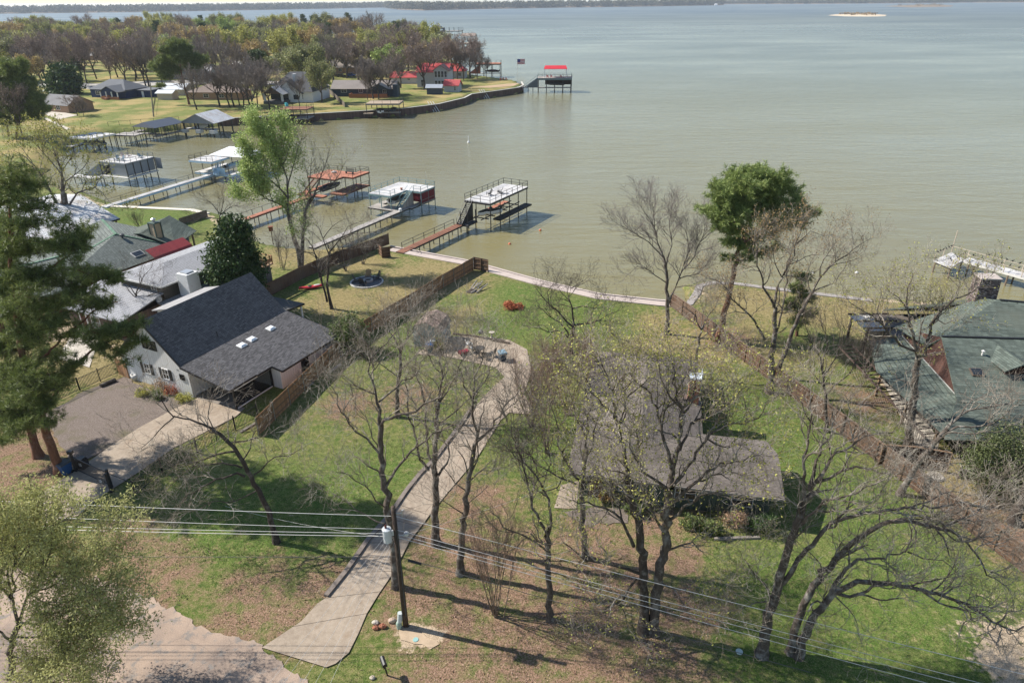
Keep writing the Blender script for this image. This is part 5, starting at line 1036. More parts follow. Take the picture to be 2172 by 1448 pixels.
# ---------------------------------------------------------------- patio clutter
def chair(label, uv, rz, mat, z=.07):
    T = thing('patio_chair', label, 'chair', P(*uv)+Vector((0, 0, z)), rz); f = wm(T); m = MB(f); m.box(-.26, .26, -.26, .26, .42, .46); m.build('seat', mat, T); m = MB(f); m.bar((-.22, .25, .46), (-.25, .38, .95), .06, .03); m.bar((.22, .25, .46), (.25, .38, .95), .06, .03); m.box(-.25, .25, .3, .34, .6, .95); m.build('backrest', mat, T)
    for x in (-.24, .24):
        for y in (-.24, .24): m = MB(f); m.bar((x, y, 0), (x, y, .43), .045); m.build('leg', mat, T)
    return T
chair('white plastic chair on the patio', (996, 738), R(140), WHITE); chair('second white plastic chair beside it, set lower on the patio', (1003, 746), R(60), plain('grey_white', (.6, .6, .57), .6, .1, 2))
c = P(1018, 752)+Vector((0, 0, .07)); T = thing('patio_table', 'dark metal patio table without a cloth on the patio', 'table', c); m = MB(wm(T)); m.lathe([(.55, .70), (.57, .72), (.55, .74)], n=18); m.build('tabletop', DKSTEEL, T)
for k in range(4): m = MB(wm(T)); m.bar((.4*math.cos(k*1.57), .4*math.sin(k*1.57), 0), (.35*math.cos(k*1.57), .35*math.sin(k*1.57), .7), .04); m.build('leg', DKSTEEL, T)
for lb, uv, rz in [('black metal chair left of the patio table', (1010, 758), 1.0), ('black metal chair in front of the patio table', (1028, 762), 3.0), ('black metal chair nearest the dark blue bin', (1045, 757), 4.2)]: chair(lb, uv, rz, DKSTEEL)
c = P(984, 752); T = thing('tricycle', 'overturned red mower on the patio edge', 'mower', c+Vector((0, 0, .07)), .5); m = MB(wm(T)); m.prism([(-.5, -.3), (.5, -.3), (.6, 0), (.5, .3), (-.5, .3)], .15, .4); m.build('deck', plain('dark_red', (.22, .02, .03), .4, .2, 1), T); T.name = 'push_mower'
for x in (-.4, .4):
    for y in (-.34, .34): m = MB(wm(T)); m.tube([(x, y-.04, .15), (x, y+.04, .15)], .15, 12); m.build('wheel', BLACKM, T)
m = MB(wm(T)); m.tube([(-.5, -.2, .35), (-1.1, -.2, .9), (-1.1, .2, .9), (-.5, .2, .35)], .02, 6); m.build('handle', DKSTEEL, T)
c = P(1020, 718); T = thing('kettle_grill', 'dark kettle grill at the back of the patio', 'grill', c+Vector((0, 0, .07))); m = MB(wm(T)); m.lathe([(.05, .5), (.25, .58), (.3, .75), (.22, .92), (.05, 1.0)], n=14); m.build('bowl', plain('slate_enamel', (.06, .075, .09), .35, .1, 2), T, True)
for k in range(3): m = MB(wm(T)); m.bar((.3*math.cos(k*2.1), .3*math.sin(k*2.1), 0), (.15*math.cos(k*2.1), .15*math.sin(k*2.1), .6), .03); m.build('leg', BLACKM, T)
c = P(1043, 717); T = thing('bird_bath', 'tan pedestal bird bath behind the patio', 'bird bath', c); m = MB(wm(T)); m.lathe([(.2, 0), (.2, .08), (.1, .15), (.09, .6)], n=12); m.build('pedestal', CONC, T); m = MB(wm(T)); m.lathe([(.1, .6), (.3, .7), (.32, .76), (.28, .74)], n=16); m.build('basin', CONC, T)
for i, (u, v) in enumerate([(1007, 715), (1050, 722), (1062, 727), (980, 712)]):
    m = MB(); a_ = P(u, v); m.bar(a_+Vector((-1.0, .35, .12)), a_+Vector((1.0, -.35, .12)), .2, .2); tag(m.build('railroad_tie', plain('dark_tie', (.1, .075, .055), .9, .3, 4)), ['timber tie at the back edge of the patio behind the grill', 'timber tie beside the bird bath', 'timber tie at the right back corner of the patio', 'timber tie beside the shed at the patio edge'][i], 'timber')
leafy('yellow_shrub', 'yellow green shrub in front of the pale shed', (932, 742), [(932, 728, 0, 12, 1.5), (931, 735, -.2, 11, 1.2)], 120, BUDS, 1500, .09, .04, OLDST, cat='shrub', shell=.2)
# birdhouse post and buoys, light pole
c = P(580, 519); T = thing('bird_house', 'rust red bird house on a tall post at the water', 'bird house', c); m = MB(); m.bar(c, c+Vector((0, 0, 2.2)), .1); m.build('post', WOODP, T); m = MB(frame(c+Vector((0, 0, 2.2)), .3)); m.box(-.3, .3, -.25, .25, 0, .6); m.prism([(-.36, -.3), (.36, -.3), (.36, .3), (-.36, .3)], .6, .68); m.build('house_box', plain('rust_red', (.2, .075, .04), .7, .2, 2), T)
for lb, uv, mat in [('orange buoy nearest the two storey dock', (1146, 489), plain('orange', (.6, .16, .08), .5, .1, 2)), ('orange buoy nearer the shore walk', (1081, 518), plain('orange2', (.6, .16, .08), .5, .1, 2)), ('white buoy off the sandy point', (1724, 579), WHITE), ('white buoy to the right off the sandy point', (1817, 579), WHITE)]:
    c = P(*uv, WZ); m = MB(); m.lathe([(.03, -.2), (.2, -.1), (.24, .05), (.16, .2), (.05, .27)], c, 12); tag(m.build('buoy', mat, None, True), lb, 'buoy')
c = P(994, 303, WZ); m = MB(); m.lathe([(.1, -.2), (.35, -.1), (.3, .3), (.12, .5), (.1, 1.6), (.03, 1.8)], c, 10); tag(m.build('marker_buoy', WHITE), 'tall white marker buoy out in the open cove', 'buoy')
# ---------------------------------------------------------------- near houses
def hit(u, v, p0, n):
    d = Vector(ray(u, v)); o = Vector((0, 0, H)); n = Vector(n); return o+d*((Vector(p0)-o).dot(n)/d.dot(n))
def window(parent, c, n, w, h, fm=WHITE, shutters=None, bars=1, depth=.06, name='window'):
    """frame with a glass pane sub-part on a wall point c facing n (world)"""
    n = Vector(n).normalized(); M_ = Matrix.Translation(c) @ Matrix.Rotation(math.atan2(n.x, -n.y), 4, 'Z')      # local -y looks outwards
    m = MB(M_); t_ = .07
    m.box(-w/2, w/2, -depth, .02, h/2-t_, h/2); m.box(-w/2, w/2, -depth, .02, -h/2, -h/2+t_); m.box(-w/2, -w/2+t_, -depth, .02, -h/2+t_, h/2-t_); m.box(w/2-t_, w/2, -depth, .02, -h/2+t_, h/2-t_)
    for i in range(bars): x = -w/2+w*(i+1)/(bars+1); m.box(x-.02, x+.02, -depth*.8, .02, -h/2+t_, h/2-t_)
    m.box(-w/2+t_, w/2-t_, -depth*.7, .02, -.02, .02); f = m.build(name, fm, parent)
    g_ = MB(M_); g_.box(-w/2+t_*.9, w/2-t_*.9, -.012, .01, -h/2+t_*.9, h/2-t_*.9); g_.build('pane', GLASS, f)
    if shutters:
        for s in (-1, 1):
            m = MB(M_); m.box(s*(w/2+.22)-.18, s*(w/2+.22)+.18, -.045, -.004, -h/2, h/2)
            for k in range(9): z = -h/2+.1+k*(h-.2)/8; m.box(s*(w/2+.22)-.14, s*(w/2+.22)+.14, -.06, -.045, z-.02, z+.02)
            m.build('shutter', shutters, parent)
    return f
SH_DARK = shingle('charcoal_shingles', (.118, .114, .115), 1.5, .35)
SH_PALE = shingle('pale_grey_shingles', (.3, .3, .31), 3, .1)
SH_GREEN = shingle('green_shingles', (.098, .118, .10), 2.4, .35, .5, .2, (.115, .125, .10))
SH_MOSS = shingle('mossy_grey_green_shingles', (.15, .165, .148), 1.6, .25)
SH_BROWN = shingle('brown_shingles', (.145, .124, .108), 4.5, .28, .4, .2, (.235, .2, .175))
SH_LOW = shingle('charcoal_shingles_low', (.088, .086, .09), 6, .5)
# -- white house with charcoal roof
f = frame((-29.8, 54.9, 0), R(-26.1)); T = thing('white_house', 'white boarded house with a steep charcoal shingle roof and carport', 'house', (-29.8, 54.9, 0), R(-26.1)); W3 = f.to_3x3()
nF = W3 @ Vector((0, -1, 0)); nR = W3 @ Vector((1, 0, 0))
m = MB(f); m.wallpoly([(-9.1, 0, 0), (0, 0, 0), (0, 0, 2.95), (-4.4, 0, 6.95), (-9.1, 0, 2.55)], .15, (0, 1, 0)); m.wallpoly([(-9.1, 13, 0), (0, 13, 0), (0, 13, 2.95), (-4.4, 13, 6.95), (-9.1, 13, 2.55)], .15, (0, -1, 0))
m.box(-9.1, -8.95, .15, 12.85, 0, 2.55); m.box(-.15, 0, .15, 12.85, 0, 2.95); m.build('wall', WHITEM, T)
m = MB(f); m.box(0, 6.45, 4.8, 4.95, 0, 2.2); m.box(6.3, 6.45, 4.95, 12.85, 0, 2.12); m.box(0, 6.45, 12.85, 13, 0, 2.12); m.build('side_room_wall', WHITEM, T)
mr = MB(f); mr.slab([(-4.4, -.35, 7.2), (-.3, -.35, 3.42), (-.3, 13.35, 3.42), (-4.4, 13.35, 7.2)], .12); mr.slab([(-4.4, -.35, 7.2), (-9.6, -.35, 2.4), (-9.6, 13.35, 2.4), (-4.4, 13.35, 7.2)], .12); rf = mr.build('main_roof', SH_DARK, T)
m = MB(f); m.slab([(-.28, -.45, 3.41), (5.55, -.45, 2.37), (5.55, 2.8, 2.37), (5.65, 2.8, 2.35), (5.65, 4.7, 2.35), (6.9, 4.7, 2.13), (6.9, 13.45, 2.13), (-.28, 13.45, 3.41)], .1); lr = m.build('low_roof', SH_LOW, T)
m = MB(f)
for a, b in [((5.57, -.45, 2.3), (5.57, 2.8, 2.3)), ((5.67, 2.8, 2.28), (5.67, 4.7, 2.28)), ((6.92, 4.7, 2.06), (6.92, 13.45, 2.06)), ((5.65, 4.68, 2.27), (6.9, 4.68, 2.06)), ((-.28, -.47, 3.34), (5.57, -.47, 2.3)), ((-4.4, -.38, 7.12), (-.28, -.38, 3.34)), ((-4.4, -.38, 7.12), (-9.6, -.38, 2.33)), ((-.28, 13.47, 3.34), (6.92, 13.47, 2.06))]: m.bar(a, b, .06, .2)
m.build('fascia', BLACKM, T)
m = MB(f); m.slab([(-8.6, 13.4, 3.0), (-1.4, 13.4, 3.0), (-1.4, 17.3, 2.55), (-8.6, 17.3, 2.55)], .14); m.build('patio_roof', plain('flat_roofing', (.10, .098, .095), .9, .2, 1), T)
for x in (-1.7, -5, -8.3): m = MB(f); m.box(x-.07, x+.07, 16.95, 17.1, 0, 2.45); m.build('patio_post', WHITE, T)
m = MB(f); m.bar((-1.42, 13.5, 2.86), (-1.42, 17.35, 2.45), .06, .2); m.bar((-8.6, 17.33, 2.45), (-1.4, 17.33, 2.45), .06, .2); m.build('gutter', BLACKM, T)
for y in (.05, 4.6): m = MB(f); m.box(5.25, 5.4, y, y+.15, .09, 2.3); m.build('carport_post', BLACKM, T)
m = MB(f); m.box(5.28, 5.38, .2, 4.6, .09, .2); m.box(5.28, 5.38, .2, 4.6, 1.95, 2.28); m.build('carport_beam', WHITE, T)
t = NT('insect_screen'); tb = t.n('ShaderNodeBsdfTransparent'); p_ = t.pbsdf((.012, .012, .012), .8); mx = t.n('ShaderNodeMixShader'); mx.inputs[0].default_value = .5; t.l(tb.outputs[0], mx.inputs[1]); t.l(p_.outputs[0], mx.inputs[2]); SCREEN = t.done(mx)
m = MB(f); m.box(5.32, 5.34, .2, 4.6, .2, 1.95); m.build('screen', SCREEN, T)
m = MB(f); m.box(5.3, 5.36, 2.35, 2.42, .2, 1.95); m.build('screen_frame', BLACKM, T)
m = MB(f); m.wallpoly([(-9.3, 5, 3.2), (-9.3, 11, 3.2), (-9.3, 11, 5.2), (-9.3, 5, 5.2)], .12, (1, 0, 0)); m.box(-9.25, -5.9, 5, 5.15, 3.4, 5.4); m.box(-9.25, -5.9, 10.85, 11, 3.4, 5.4); dm = m.build('dormer', WHITEM, T); m = MB(f); m.slab([(-9.6, 4.6, 5.3), (-5.2, 4.6, 6.35), (-5.2, 11.4, 6.35), (-9.6, 11.4, 5.3)], .12); m.build('dormer_roof', plain('grey_roofing', (.3, .29, .285), .9, .2, 1), dm)
p0 = f @ Vector((0, -.01, 0))
for (u, v, w_, h_, sh) in [(312.5, 781, .85, 1.15, 1), (352, 793, .85, 1.15, 1)]: window(T, hit(u, v, p0, nF), nF, w_, h_, WHITE, plain('black_shutter', (.02, .02, .022), .6, .2, 2))
window(T, hit(316, 731, p0, nF), nF, 1.9, 1.0, BLACKM, None, 2); window(T, f @ Vector((-.9, -.01, 2.0)), nF, .6, .6, BLACKM)
p0 = f @ Vector((6.46, 0, 0)); window(T, f @ Vector((6.46, 8.1, 1.2)), nR, 1.0, 1.5, BLACKM)
DOME = plain('white_dome', (.75, .77, .78), .25, .05, 1, 0, .5)
for (u, v) in [(513, 733), (534, 720), (574, 697)]:
    nn = W3 @ Vector((.176, 0, .984)); c = hit(u, v, f @ Vector((-.3, 0, 3.42)), nn); q = Matrix.Translation(c) @ Matrix.Rotation(R(-26.1), 4, 'Z') @ Matrix.Rotation(R(10.1), 4, 'Y')
    m = MB(q); m.box(-.36, .36, -.42, .42, -.02, .1); k = m.build('skylight', WHITE, T); m = MB(q); m.add([(-.33, -.39, .1), (.33, -.39, .1), (.33, .39, .1), (-.33, .39, .1), (-.2, -.24, .2), (.2, -.24, .2), (.2, .24, .2), (-.2, .24, .2)], [(0, 1, 5, 4), (1, 2, 6, 5), (2, 3, 7, 6), (3, 0, 4, 7), (4, 5, 6, 7)]); m.build('dome', DOME, k)
m = MB(f); m.tube([(-1.0, 4.8, 3.9), (-1.0, 4.8, 4.6)], .05, 8); m.build('vent_pipe', BLACKM, T)
text('131', .22, BLACKM, Matrix.Translation(f @ Vector((-1.3, -.01, 2.65))) @ Matrix.Rotation(R(-26.1), 4, 'Z') @ Matrix.Rotation(R(90), 4, 'X'), T, 'house_number')
m = MB(); c = P(288, 805); T2 = tag(m.lathe([(.28, 0), (.34, .3), (.36, .62), (.3, .62), (.28, .5)], c, 16).build('planter', OFFW, None, True), 'white barrel planter at the left corner of the white house', 'planter')
m = MB(); m.tube([P(214, 822)+Vector((0, 0, .15)), P(246, 809)+Vector((0, 0, .2))], .22, 9); tag(m.build('log', BARKD), 'dark log lying at the back edge of the gravel yard', 'log')
# -- grey brown house with white chimney
BATTEN = boards('brown_batten', (.085, .075, .06), .3, 'xy', .12, .8, .4)
T = thing('brown_batten_house', 'two storey dark brown batten house with pale roofs and a white painted brick chimney', 'house', tuple(f @ Vector((-19, 16, 0))), R(-26.1))
m = MB(f); m.box(-22.6, -15.6, 10.6, 23.8, 0, 4.85); m.build('wall', BATTEN, T)
m = MB(f); e = 4.9; rz = 5.9; m.slab([(-15.0, 10.1, e), (-15.0, 24.2, e), (-19, 24.2, rz), (-19, 14, rz)], .12); m.slab([(-23.2, 10.1, e), (-23.2, 24.2, e), (-19, 24.2, rz), (-19, 14, rz)], .12); m.slab([(-23.2, 10.1, e), (-15, 10.1, e), (-19, 14, rz)], .12); m.build('upper_roof', SH_PALE, T)
m = MB(f); m.bar((-14.98, 10.1, e-.08), (-14.98, 24.2, e-.08), .08, .18); m.bar((-23.2, 10.08, e-.08), (-15, 10.08, e-.08), .08, .18); m.build('fascia', OFFW, T)
m = MB(f); m.box(-25.5, -16.2, 5.4, 10.6, 0, 2.55); m.build('front_wing_wall', boards('brown_red_batten', (.12, .08, .065), .3, 'xy', .15, .8, .5), T)
m = MB(f); m.slab([(-26.2, 4.8, 2.65), (-15.6, 4.8, 2.65), (-15.6, 10.58, 3.9), (-26.2, 10.58, 3.9)], .12); m.slab([(-26.2, 4.8, 2.65), (-26.2, 16, 2.65), (-22.7, 16, 3.6), (-22.7, 10.6, 3.8)], .12); m.build('lower_roof', SH_PALE, T)
m = MB(f); m.slab([(-15.5, 9.5, 3.1), (-11.6, 9.5, 2.6), (-11.6, 16, 2.6), (-15.5, 16, 3.1)], .1); m.build('side_roof', SH_PALE, T); m = MB(f); m.box(-15.6, -12.1, 10.2, 15.6, 0, 2.6); m.build('side_wall', BATTEN, T)
m = MB(f); m.box(-15.6, -12.7, 16.5, 24, 0, 3.25); m.build('lake_wing_wall', boards('grey_batten', (.16, .145, .135), .4, 'xy', .12, .8, .5), T); m = MB(f); m.box(-15.6, -12.4, 16.4, 24.3, 3.25, 3.4); m.build('roof_deck', WOODP, T)
m = MB(f)
for i in range(8): y = 16.5+i*1.1; m.box(-12.5, -12.4, y-.05, y+.05, 3.4, 4.4)
m.bar((-12.45, 16.4, 4.4), (-12.45, 24.3, 4.4), .12, .06); m.bar((-12.45, 24.25, 4.4), (-15.5, 24.25, 4.4), .12, .06); m.bar((-12.45, 16.4, 3.9), (-12.45, 24.3, 3.9), .04, .5); m.build('deck_railing', plain('orange_wood', (.33, .17, .09), .8, .25, 4), T)
WBR = NT('painted_brick'); o_ = WBR.obj(); n = WBR.noise(o_, 3.2, 6, .7); WBR_M = WBR.done(WBR.pbsdf(WBR.mix(WBR.fr(n, .62, .68), (.66, .66, .65), (.16, .12, .1)), .9, 0, WBR.bump(n, .4, .03)))
m = MB(f); m.prism([(-15.1, 12.3), (-13.4, 12.3), (-13.4, 13.9), (-15.1, 13.9)], 0, 5.7); m.build('chimney', WBR_M, T); m = MB(f); m.box(-14.8, -13.7, 12.6, 13.6, 5.7, 5.85); m.build('chimney_cap', GALV, T)
window(T, f @ Vector((-17.0, 10.59, 4.0)), nF, .9, 1.3, OFFW); window(T, f @ Vector((-15.59, 19.2, 4.35)), nR, 1.6, .5, OFFW); window(T, f @ Vector((-20.8, 5.39, 1.4)), nF, 1.5, 1.4, OFFW); m = MB(f); m.box(-23.3, -22.4, 5.34, 5.4, .1, 2.15); m.build('door', plain('dark_red_door', (.12, .02, .025), .5, .1, 1), T); m = MB(f); m.box(-23.5, -23.3, 5.32, 5.4, 0, 2.3); m.box(-22.4, -22.2, 5.32, 5.4, 0, 2.3); m.build('door_trim', OFFW, T)
m = MB(); c = hit(331, 603, f @ Vector((-16, 0, 5.2)), (0, 0, 1))
sc_ = f @ Vector((-15.3, 9.7, 2.95)); T2 = MB(); T2.lathe([(.05, 0), (.05, .35)], sc_, 8); dsh = T2.build('dish_mount', DKSTEEL, T); m = MB(Matrix.Translation(sc_+Vector((0, 0, .5))) @ Matrix.Rotation(R(50), 4, 'X')); m.lathe([(.02, .0), (.25, .05), (.38, .14), (.36, .14)], n=14); m.build('satellite_dish', DKGREY, T)
# -- green roofed house behind it
def pz(l): return [tuple(P(u, v, z)) for u, v, z in l]
T = thing('green_roof_house', 'long low house with a mossy green hip roof, skylight and tan chimney', 'house', tuple(f @ Vector((-36, 18, 0))), R(-26.1))
pk, a1, a2, rb = (-36.0, 20.2, 5.3), (-36.0, 16.5, 4.5), (-37.5, 8.0, 4.5), (-44.0, 24, 5.3)
m = MB(f); m.slab([(-30.0, 6.0, 2.6), (-30.0, 25.6, 2.6), pk, a1], .12); m.slab([(-30, 6, 2.6), a1, a2], .12); m.slab([a1, pk, rb, (-45, 8, 2.9)], .12); m.slab([a2, a1, (-45, 8, 2.9), (-43.5, 4, 2.6)], .12); m.slab([(-30, 6, 2.6), a2, (-43.5, 4, 2.6)], .12); m.slab([pk, (-30.0, 25.6, 2.6), (-33, 29, 2.6), rb], .12); m.build('roof', SH_MOSS, T)
m = MB(f)
for p_, q_ in [(pk, a1), (a1, a2), (pk, (-30, 25.6, 2.6)), (pk, rb)]: m.bar(Vector(p_)+Vector((0, 0, .03)), Vector(q_)+Vector((0, 0, .03)), .34, .06)
m.build('ridge_cap', shingle('ridge_green', (.12, .2, .14), 1.6, .2), T)
m = MB(f); m.box(-43, -30.6, 6.6, 24.8, 0, 2.5); m.build('wall', plain('rust_brick_wall', (.22, .1, .06), .85, .3, 4), T)
m = MB(f); m.slab([(-30.0, 24.2, 3.2), (-34.5, 22.6, 4.9), (-38.2, 30.5, 4.9), (-34.2, 31.5, 2.8)], .12); m.slab([(-34.5, 22.6, 4.9), (-38.2, 30.5, 4.9), (-42, 29, 2.9), (-40, 22, 4)], .12); m.build('lake_wing_roof', SH_GREEN, T)
m = MB(f); m.box(-40.5, -35, 25, 30.5, 0, 2.8); m.build('lake_wing_wall', plain('tan_wall', (.36, .27, .18), .85, .15, 2), T)
for q_ in [(-34.5, 30.8), (-31.5, 25.8)]: m = MB(f); m.box(q_[0]-.1, q_[0]+.1, q_[1]-.1, q_[1]+.1, 0, 2.8); m.build('porch_post', WOODP, T)
c = f @ Vector((-33.3, 24.3, 0)); ch = MB(f); ch.box(-33.9, -32.8, 23.8, 24.8, 2.5, 6.0); k = ch.build('chimney', plain('tan_board', (.42, .32, .21), .85, .12, 2), T); ch = MB(f)
for x in (-33.92, -32.78):
    for y in (23.78, 24.82): ch.box(x-.07, x+.07, y-.07, y+.07, 2.6, 6.02)
ch.box(-34.0, -32.7, 23.7, 24.9, 6.02, 6.16); ch.build('chimney_trim', plain('green_trim', (.07, .1, .085), .7, .15, 2), k); ch = MB(f); ch.lathe([(.22, 0), (.22, .35), (.35, .42), (.05, .6)], (-33.35, 24.3, 6.16), 10); ch.build('chimney_pot', GALV, k)
pl0 = f @ Vector((-30, 20, 2.6)); pn = W3 @ (Vector((0, 1, 0)).cross(Vector((-6, 0, 2.7)))); pn = pn if pn.z > 0 else -pn
c = hit(292, 539, pl0, pn); q = Matrix.Translation(c) @ Matrix.Rotation(R(-26.1), 4, 'Z') @ Matrix.Rotation(R(24), 4, 'Y'); m = MB(q); m.box(-.5, .5, -.75, .75, 0, .13); k = m.build('skylight', OFFW, T); m = MB(q); m.box(-.42, .42, -.67, .67, .13, .15); m.build('pane', GLASS, k)
c = hit(260, 505, pl0, pn); m = MB(); m.lathe([(.12, -.1), (.12, .25), (.28, .3), (.3, .5), (.1, .62)], c, 12); m.build('roof_vent', DKGREY, T)
T = thing('metal_awning', 'dull red metal awning over the gap beside the green roof', 'awning', tuple(f @ Vector((-29, 22, 0))), R(-26.1)); m = MB(f); m.slab([(-28.2, 19.4, 3.4), (-28.2, 25.4, 3.4), (-29.6, 25.4, 4.2), (-29.6, 19.4, 4.2)], .05); m.slab([(-28.2, 19.4, 3.4), (-28.2, 25.4, 3.4), (-27.5, 25.4, 2.3), (-27.5, 19.4, 2.3)], .05); m.build('canopy', boards('red_metal', (.3, .05, .05), .3, 'y', .08, .5, .2), T)
for y in (20.6, 25.2): m = MB(f); m.box(-27.8, -27.7, y-.05, y+.05, 0, 2.15); m.build('post', WOODP, T)
# -- pale metal roof on posts
RIB = boards('ribbed_metal', (.55, .555, .56), .35, 'xy', .06, .5, .45, (.40, .35, .31)); T = thing('metal_roof_house', 'low building under a broad weathered white ribbed metal roof on posts', 'house', tuple(f @ Vector((-60, 22, 0))), R(-26.1))
m = MB(f); m.slab([(-50.5, 12, 2.8), (-50.5, 31, 2.8), (-62, 33, 5.0), (-62, 12, 5.0)], .1); m.slab([(-62, 12, 5.0), (-62, 33, 5.0), (-75, 36, 2.9), (-75, 12, 2.9)], .1); m.build('roof', RIB, T)
m = MB(f); m.bar((-50.48, 12, 2.72), (-50.48, 31, 2.72), .06, .22); m.build('fascia', BLACKM, T); m = MB(f); m.box(-73, -54, 13, 28, 0, 2.6); m.build('wall', plain('brown_shed_wall', (.16, .11, .08), .85, .2, 2), T)
for x, y in [(-51, 30.6), (-51, 26), (-51, 21.5), (-56, 31.5)]: m = MB(f); m.box(x-.09, x+.09, y-.09, y+.09, 0, 2.75); m.bar((x, y, 2.0), (x, y-.7, 2.7), .08); m.build('post', WOODP, T)
# -- brown roofed house in the middle
fc_ = frame((18.5, 36.7, 0), R(-12.3)); T = thing('brown_roof_house', 'low green sided house with a broad brown shingle roof behind the oaks', 'house', (18.5, 36.7, 0), R(-12.3)); W3c = fc_.to_3x3(); nf = W3c @ Vector((0, -1, 0)); nr = W3c @ Vector((1, 0, 0))
m = MB(fc_); m.slab([(-14.8, 0, 2.45), (0, 0, 2.45), (-.2, 3.45, 3.7), (-14.8, 3.45, 3.7)], .12); m.slab([(-14.8, 3.45, 3.7), (-.2, 3.45, 3.7), (-.4, 7, 2.45), (-14.8, 7, 2.45)], .12); m.build('front_roof', SH_BROWN, T)
m = MB(fc_); m.slab([(-10, 3.4, 4.2), (-10, 16, 4.2), (-15, 19.6, 2.45), (-15, 1.2, 2.45)], .12); m.slab([(-10, 3.4, 4.2), (-10, 16, 4.2), (-5.2, 19.6, 2.45), (-5.2, 1.5, 2.45)], .12); m.slab([(-10, 16, 4.2), (-15, 19.6, 2.45), (-5.2, 19.6, 2.45)], .12); m.slab([(-10, 3.4, 4.2), (-15, 1.2, 2.9), (-5.2, 1.5, 2.9)], .1); m.build('rear_roof', SH_BROWN, T)
GREENW = boards('green_siding', (.075, .095, .075), .3, 'xy', .15, .8, .5)
m = MB(fc_); m.box(-14.1, -.7, .75, 6.3, 0, 2.4); m.box(-14.3, -5.9, 6.3, 18.8, 0, 2.4); m.build('wall', GREENW, T); m = MB(fc_); m.bar((-14.8, -.02, 2.38), (0, -.02, 2.38), .05, .18); m.build('fascia', plain('grey_fascia', (.2, .18, .16), .8, .15, 2), T)
for x in (-2.6, -6.5, -10.5): window(T, fc_ @ Vector((x, .74, 1.4)), nf, 1.5, 1.1, plain('grey_sash', (.33, .35, .36), .6, .1, 2))
m = MB(fc_); m.box(-13.4, -12.4, .7, .76, .05, 2.1); m.build('door', plain('brown_door', (.12, .06, .035), .6, .2, 2), T)
c = hit(1470, 845, fc_ @ Vector((-5.6, 11.5, 2.5)), nf); cl = fc_.inverted() @ c; x0 = cl.x; m = MB(fc_); m.box(x0-.45, x0+.45, 11.2, 12.1, 0, 4.9); k = m.build('chimney', plain('orange_brick', (.36, .15, .085), .9, .3, 6), T); m = MB(fc_); m.box(x0+.46, x0+.54, 11.3, 12.3, 3.6, 5.4); m.box(x0-.52, x0+.46, 11.12, 12.18, 4.9, 5.05); m.build('sheet_metal_flashing', plain('shiny_tin', (.62, .66, .7), .35, .12, 3, .4), k)
for x, y in [(-4.5, 4.2), (-8.5, 12)]: m = MB(fc_); m.lathe([(.07, 0), (.07, .4)], (x, y, 3.3), 8); m.build('vent_pipe', DKGREY, T)
m = MB(); a_, b_ = P(1515, 1145), P(1610, 1142); m.bar(a_+Vector((0, 0, .1)), b_+Vector((0, 0, .1)), .2, .2); tag(m.build('landscape_timber', OLDW), 'grey timber edging the shrub bed of the brown roofed house', 'timber')
c = P(1500, 905); m = MB(frame(c, R(-12))); m.box(.3, 2.3, 1.0, 1.9, 0, 1.2); 
# -- right hand green roofed house
T = thing('green_gabled_house', 'brown walled house with a large green shingle roof and stone chimney', 'house', (42, 50, 0)); zs = Vector((0, 0, 1))
RL, RR_ = Vector((37.9, 53.9, 6.2)), Vector((62, 51.8, 6.2)); E1, E2 = Vector((33.2, 43.5, 2.55)), Vector((60, 41.0, 2.55)); K1 = Vector((36.1, 47.4, 3.75))
m = MB(); m.slab([RL, K1, (36.2, 47.0, 3.7), (60, 44.6, 3.7), RR_], .12); m.slab([K1, E1, E2, (60, 44.7, 3.72)], .1); m.build('main_roof', SH_GREEN, T)
m = MB(); pk = Vector((44.6, 57.7, 8.0)); m.slab([pk, RL+Vector((.3, .1, -.05)), RR_, (56, 57.2, 7.0)], .12); m.slab([pk, (44.0, 58.9, 7.7), (37.4, 60.2, 4.2), (37.7, 55.2, 4.6), RL+Vector((.3, .1, -.05))], .12); m.slab([pk, (56, 57.2, 7.0), (60, 66, 3), (40, 67, 3), (44, 59, 7.7)], .12); m.build('rear_roof', SH_GREEN, T)
m = MB(); m.bar(RL+Vector((0, 0, .04)), RR_+Vector((0, 0, .04)), .2, .1); m.bar(pk+Vector((.3, 0, .05)), Vector((56, 57.2, 7.05)), .2, .1); m.build('ridge_cap', BLACKM, T)
REDB = boards('rust_boards', (.08, .04, .03), .35, 'y', .25, .85, .5); m = MB(); m.wallpoly([(38.1, 59.8, 2.9), (36.7, 47.5, 2.9), (36.8, 48.0, 3.75), (38.15, 54.0, 6.0), (38.3, 59.5, 4.2)], .15, (1, 0, 0)); m.build('gable_wall', REDB, T)
m = MB(); m.prism([(36.9, 44.6), (58, 42.6), (58, 66), (38.3, 66)], 0, 2.9); m.build('wall', boards('brown_clapboard', (.13, .11, .095), .25, 'z', .15, .8, .5), T)
m = MB(); m.slab([(38.2, 59.6, 3.35), (36.6, 47.6, 3.5), (33.4, 43.9, 2.6), (33.2, 54.4, 2.55), (35.4, 60.4, 2.55)], .1); m.build('porch_roof', SH_GREEN, T)
m = MB(); m.bar((38.1, 59.7, 3.42), (36.55, 47.5, 3.56), .07, .05); m.build('flashing', plain('pale_flashing', (.5, .5, .47), .5, .1, 2, .3), T)
for (x, y) in [(33.6, 45), (33.6, 49.5), (33.6, 54.2), (35.5, 60)]: m = MB(); m.box(x-.09, x+.09, y-.09, y+.09, 0, 2.55); m.build('porch_post', WOODP, T)
m = MB()
for j in range(22): y = 44.5+j*.72; m.bar((32.2, y, 2.35), (33.6, y+.1, 2.45), .06, .12)
m.bar((32.2, 44.2, 2.25), (32.2, 60, 2.25), .1, .16); m.bar((33.45, 44.2, 2.4), (33.45, 60, 2.4), .1, .16)
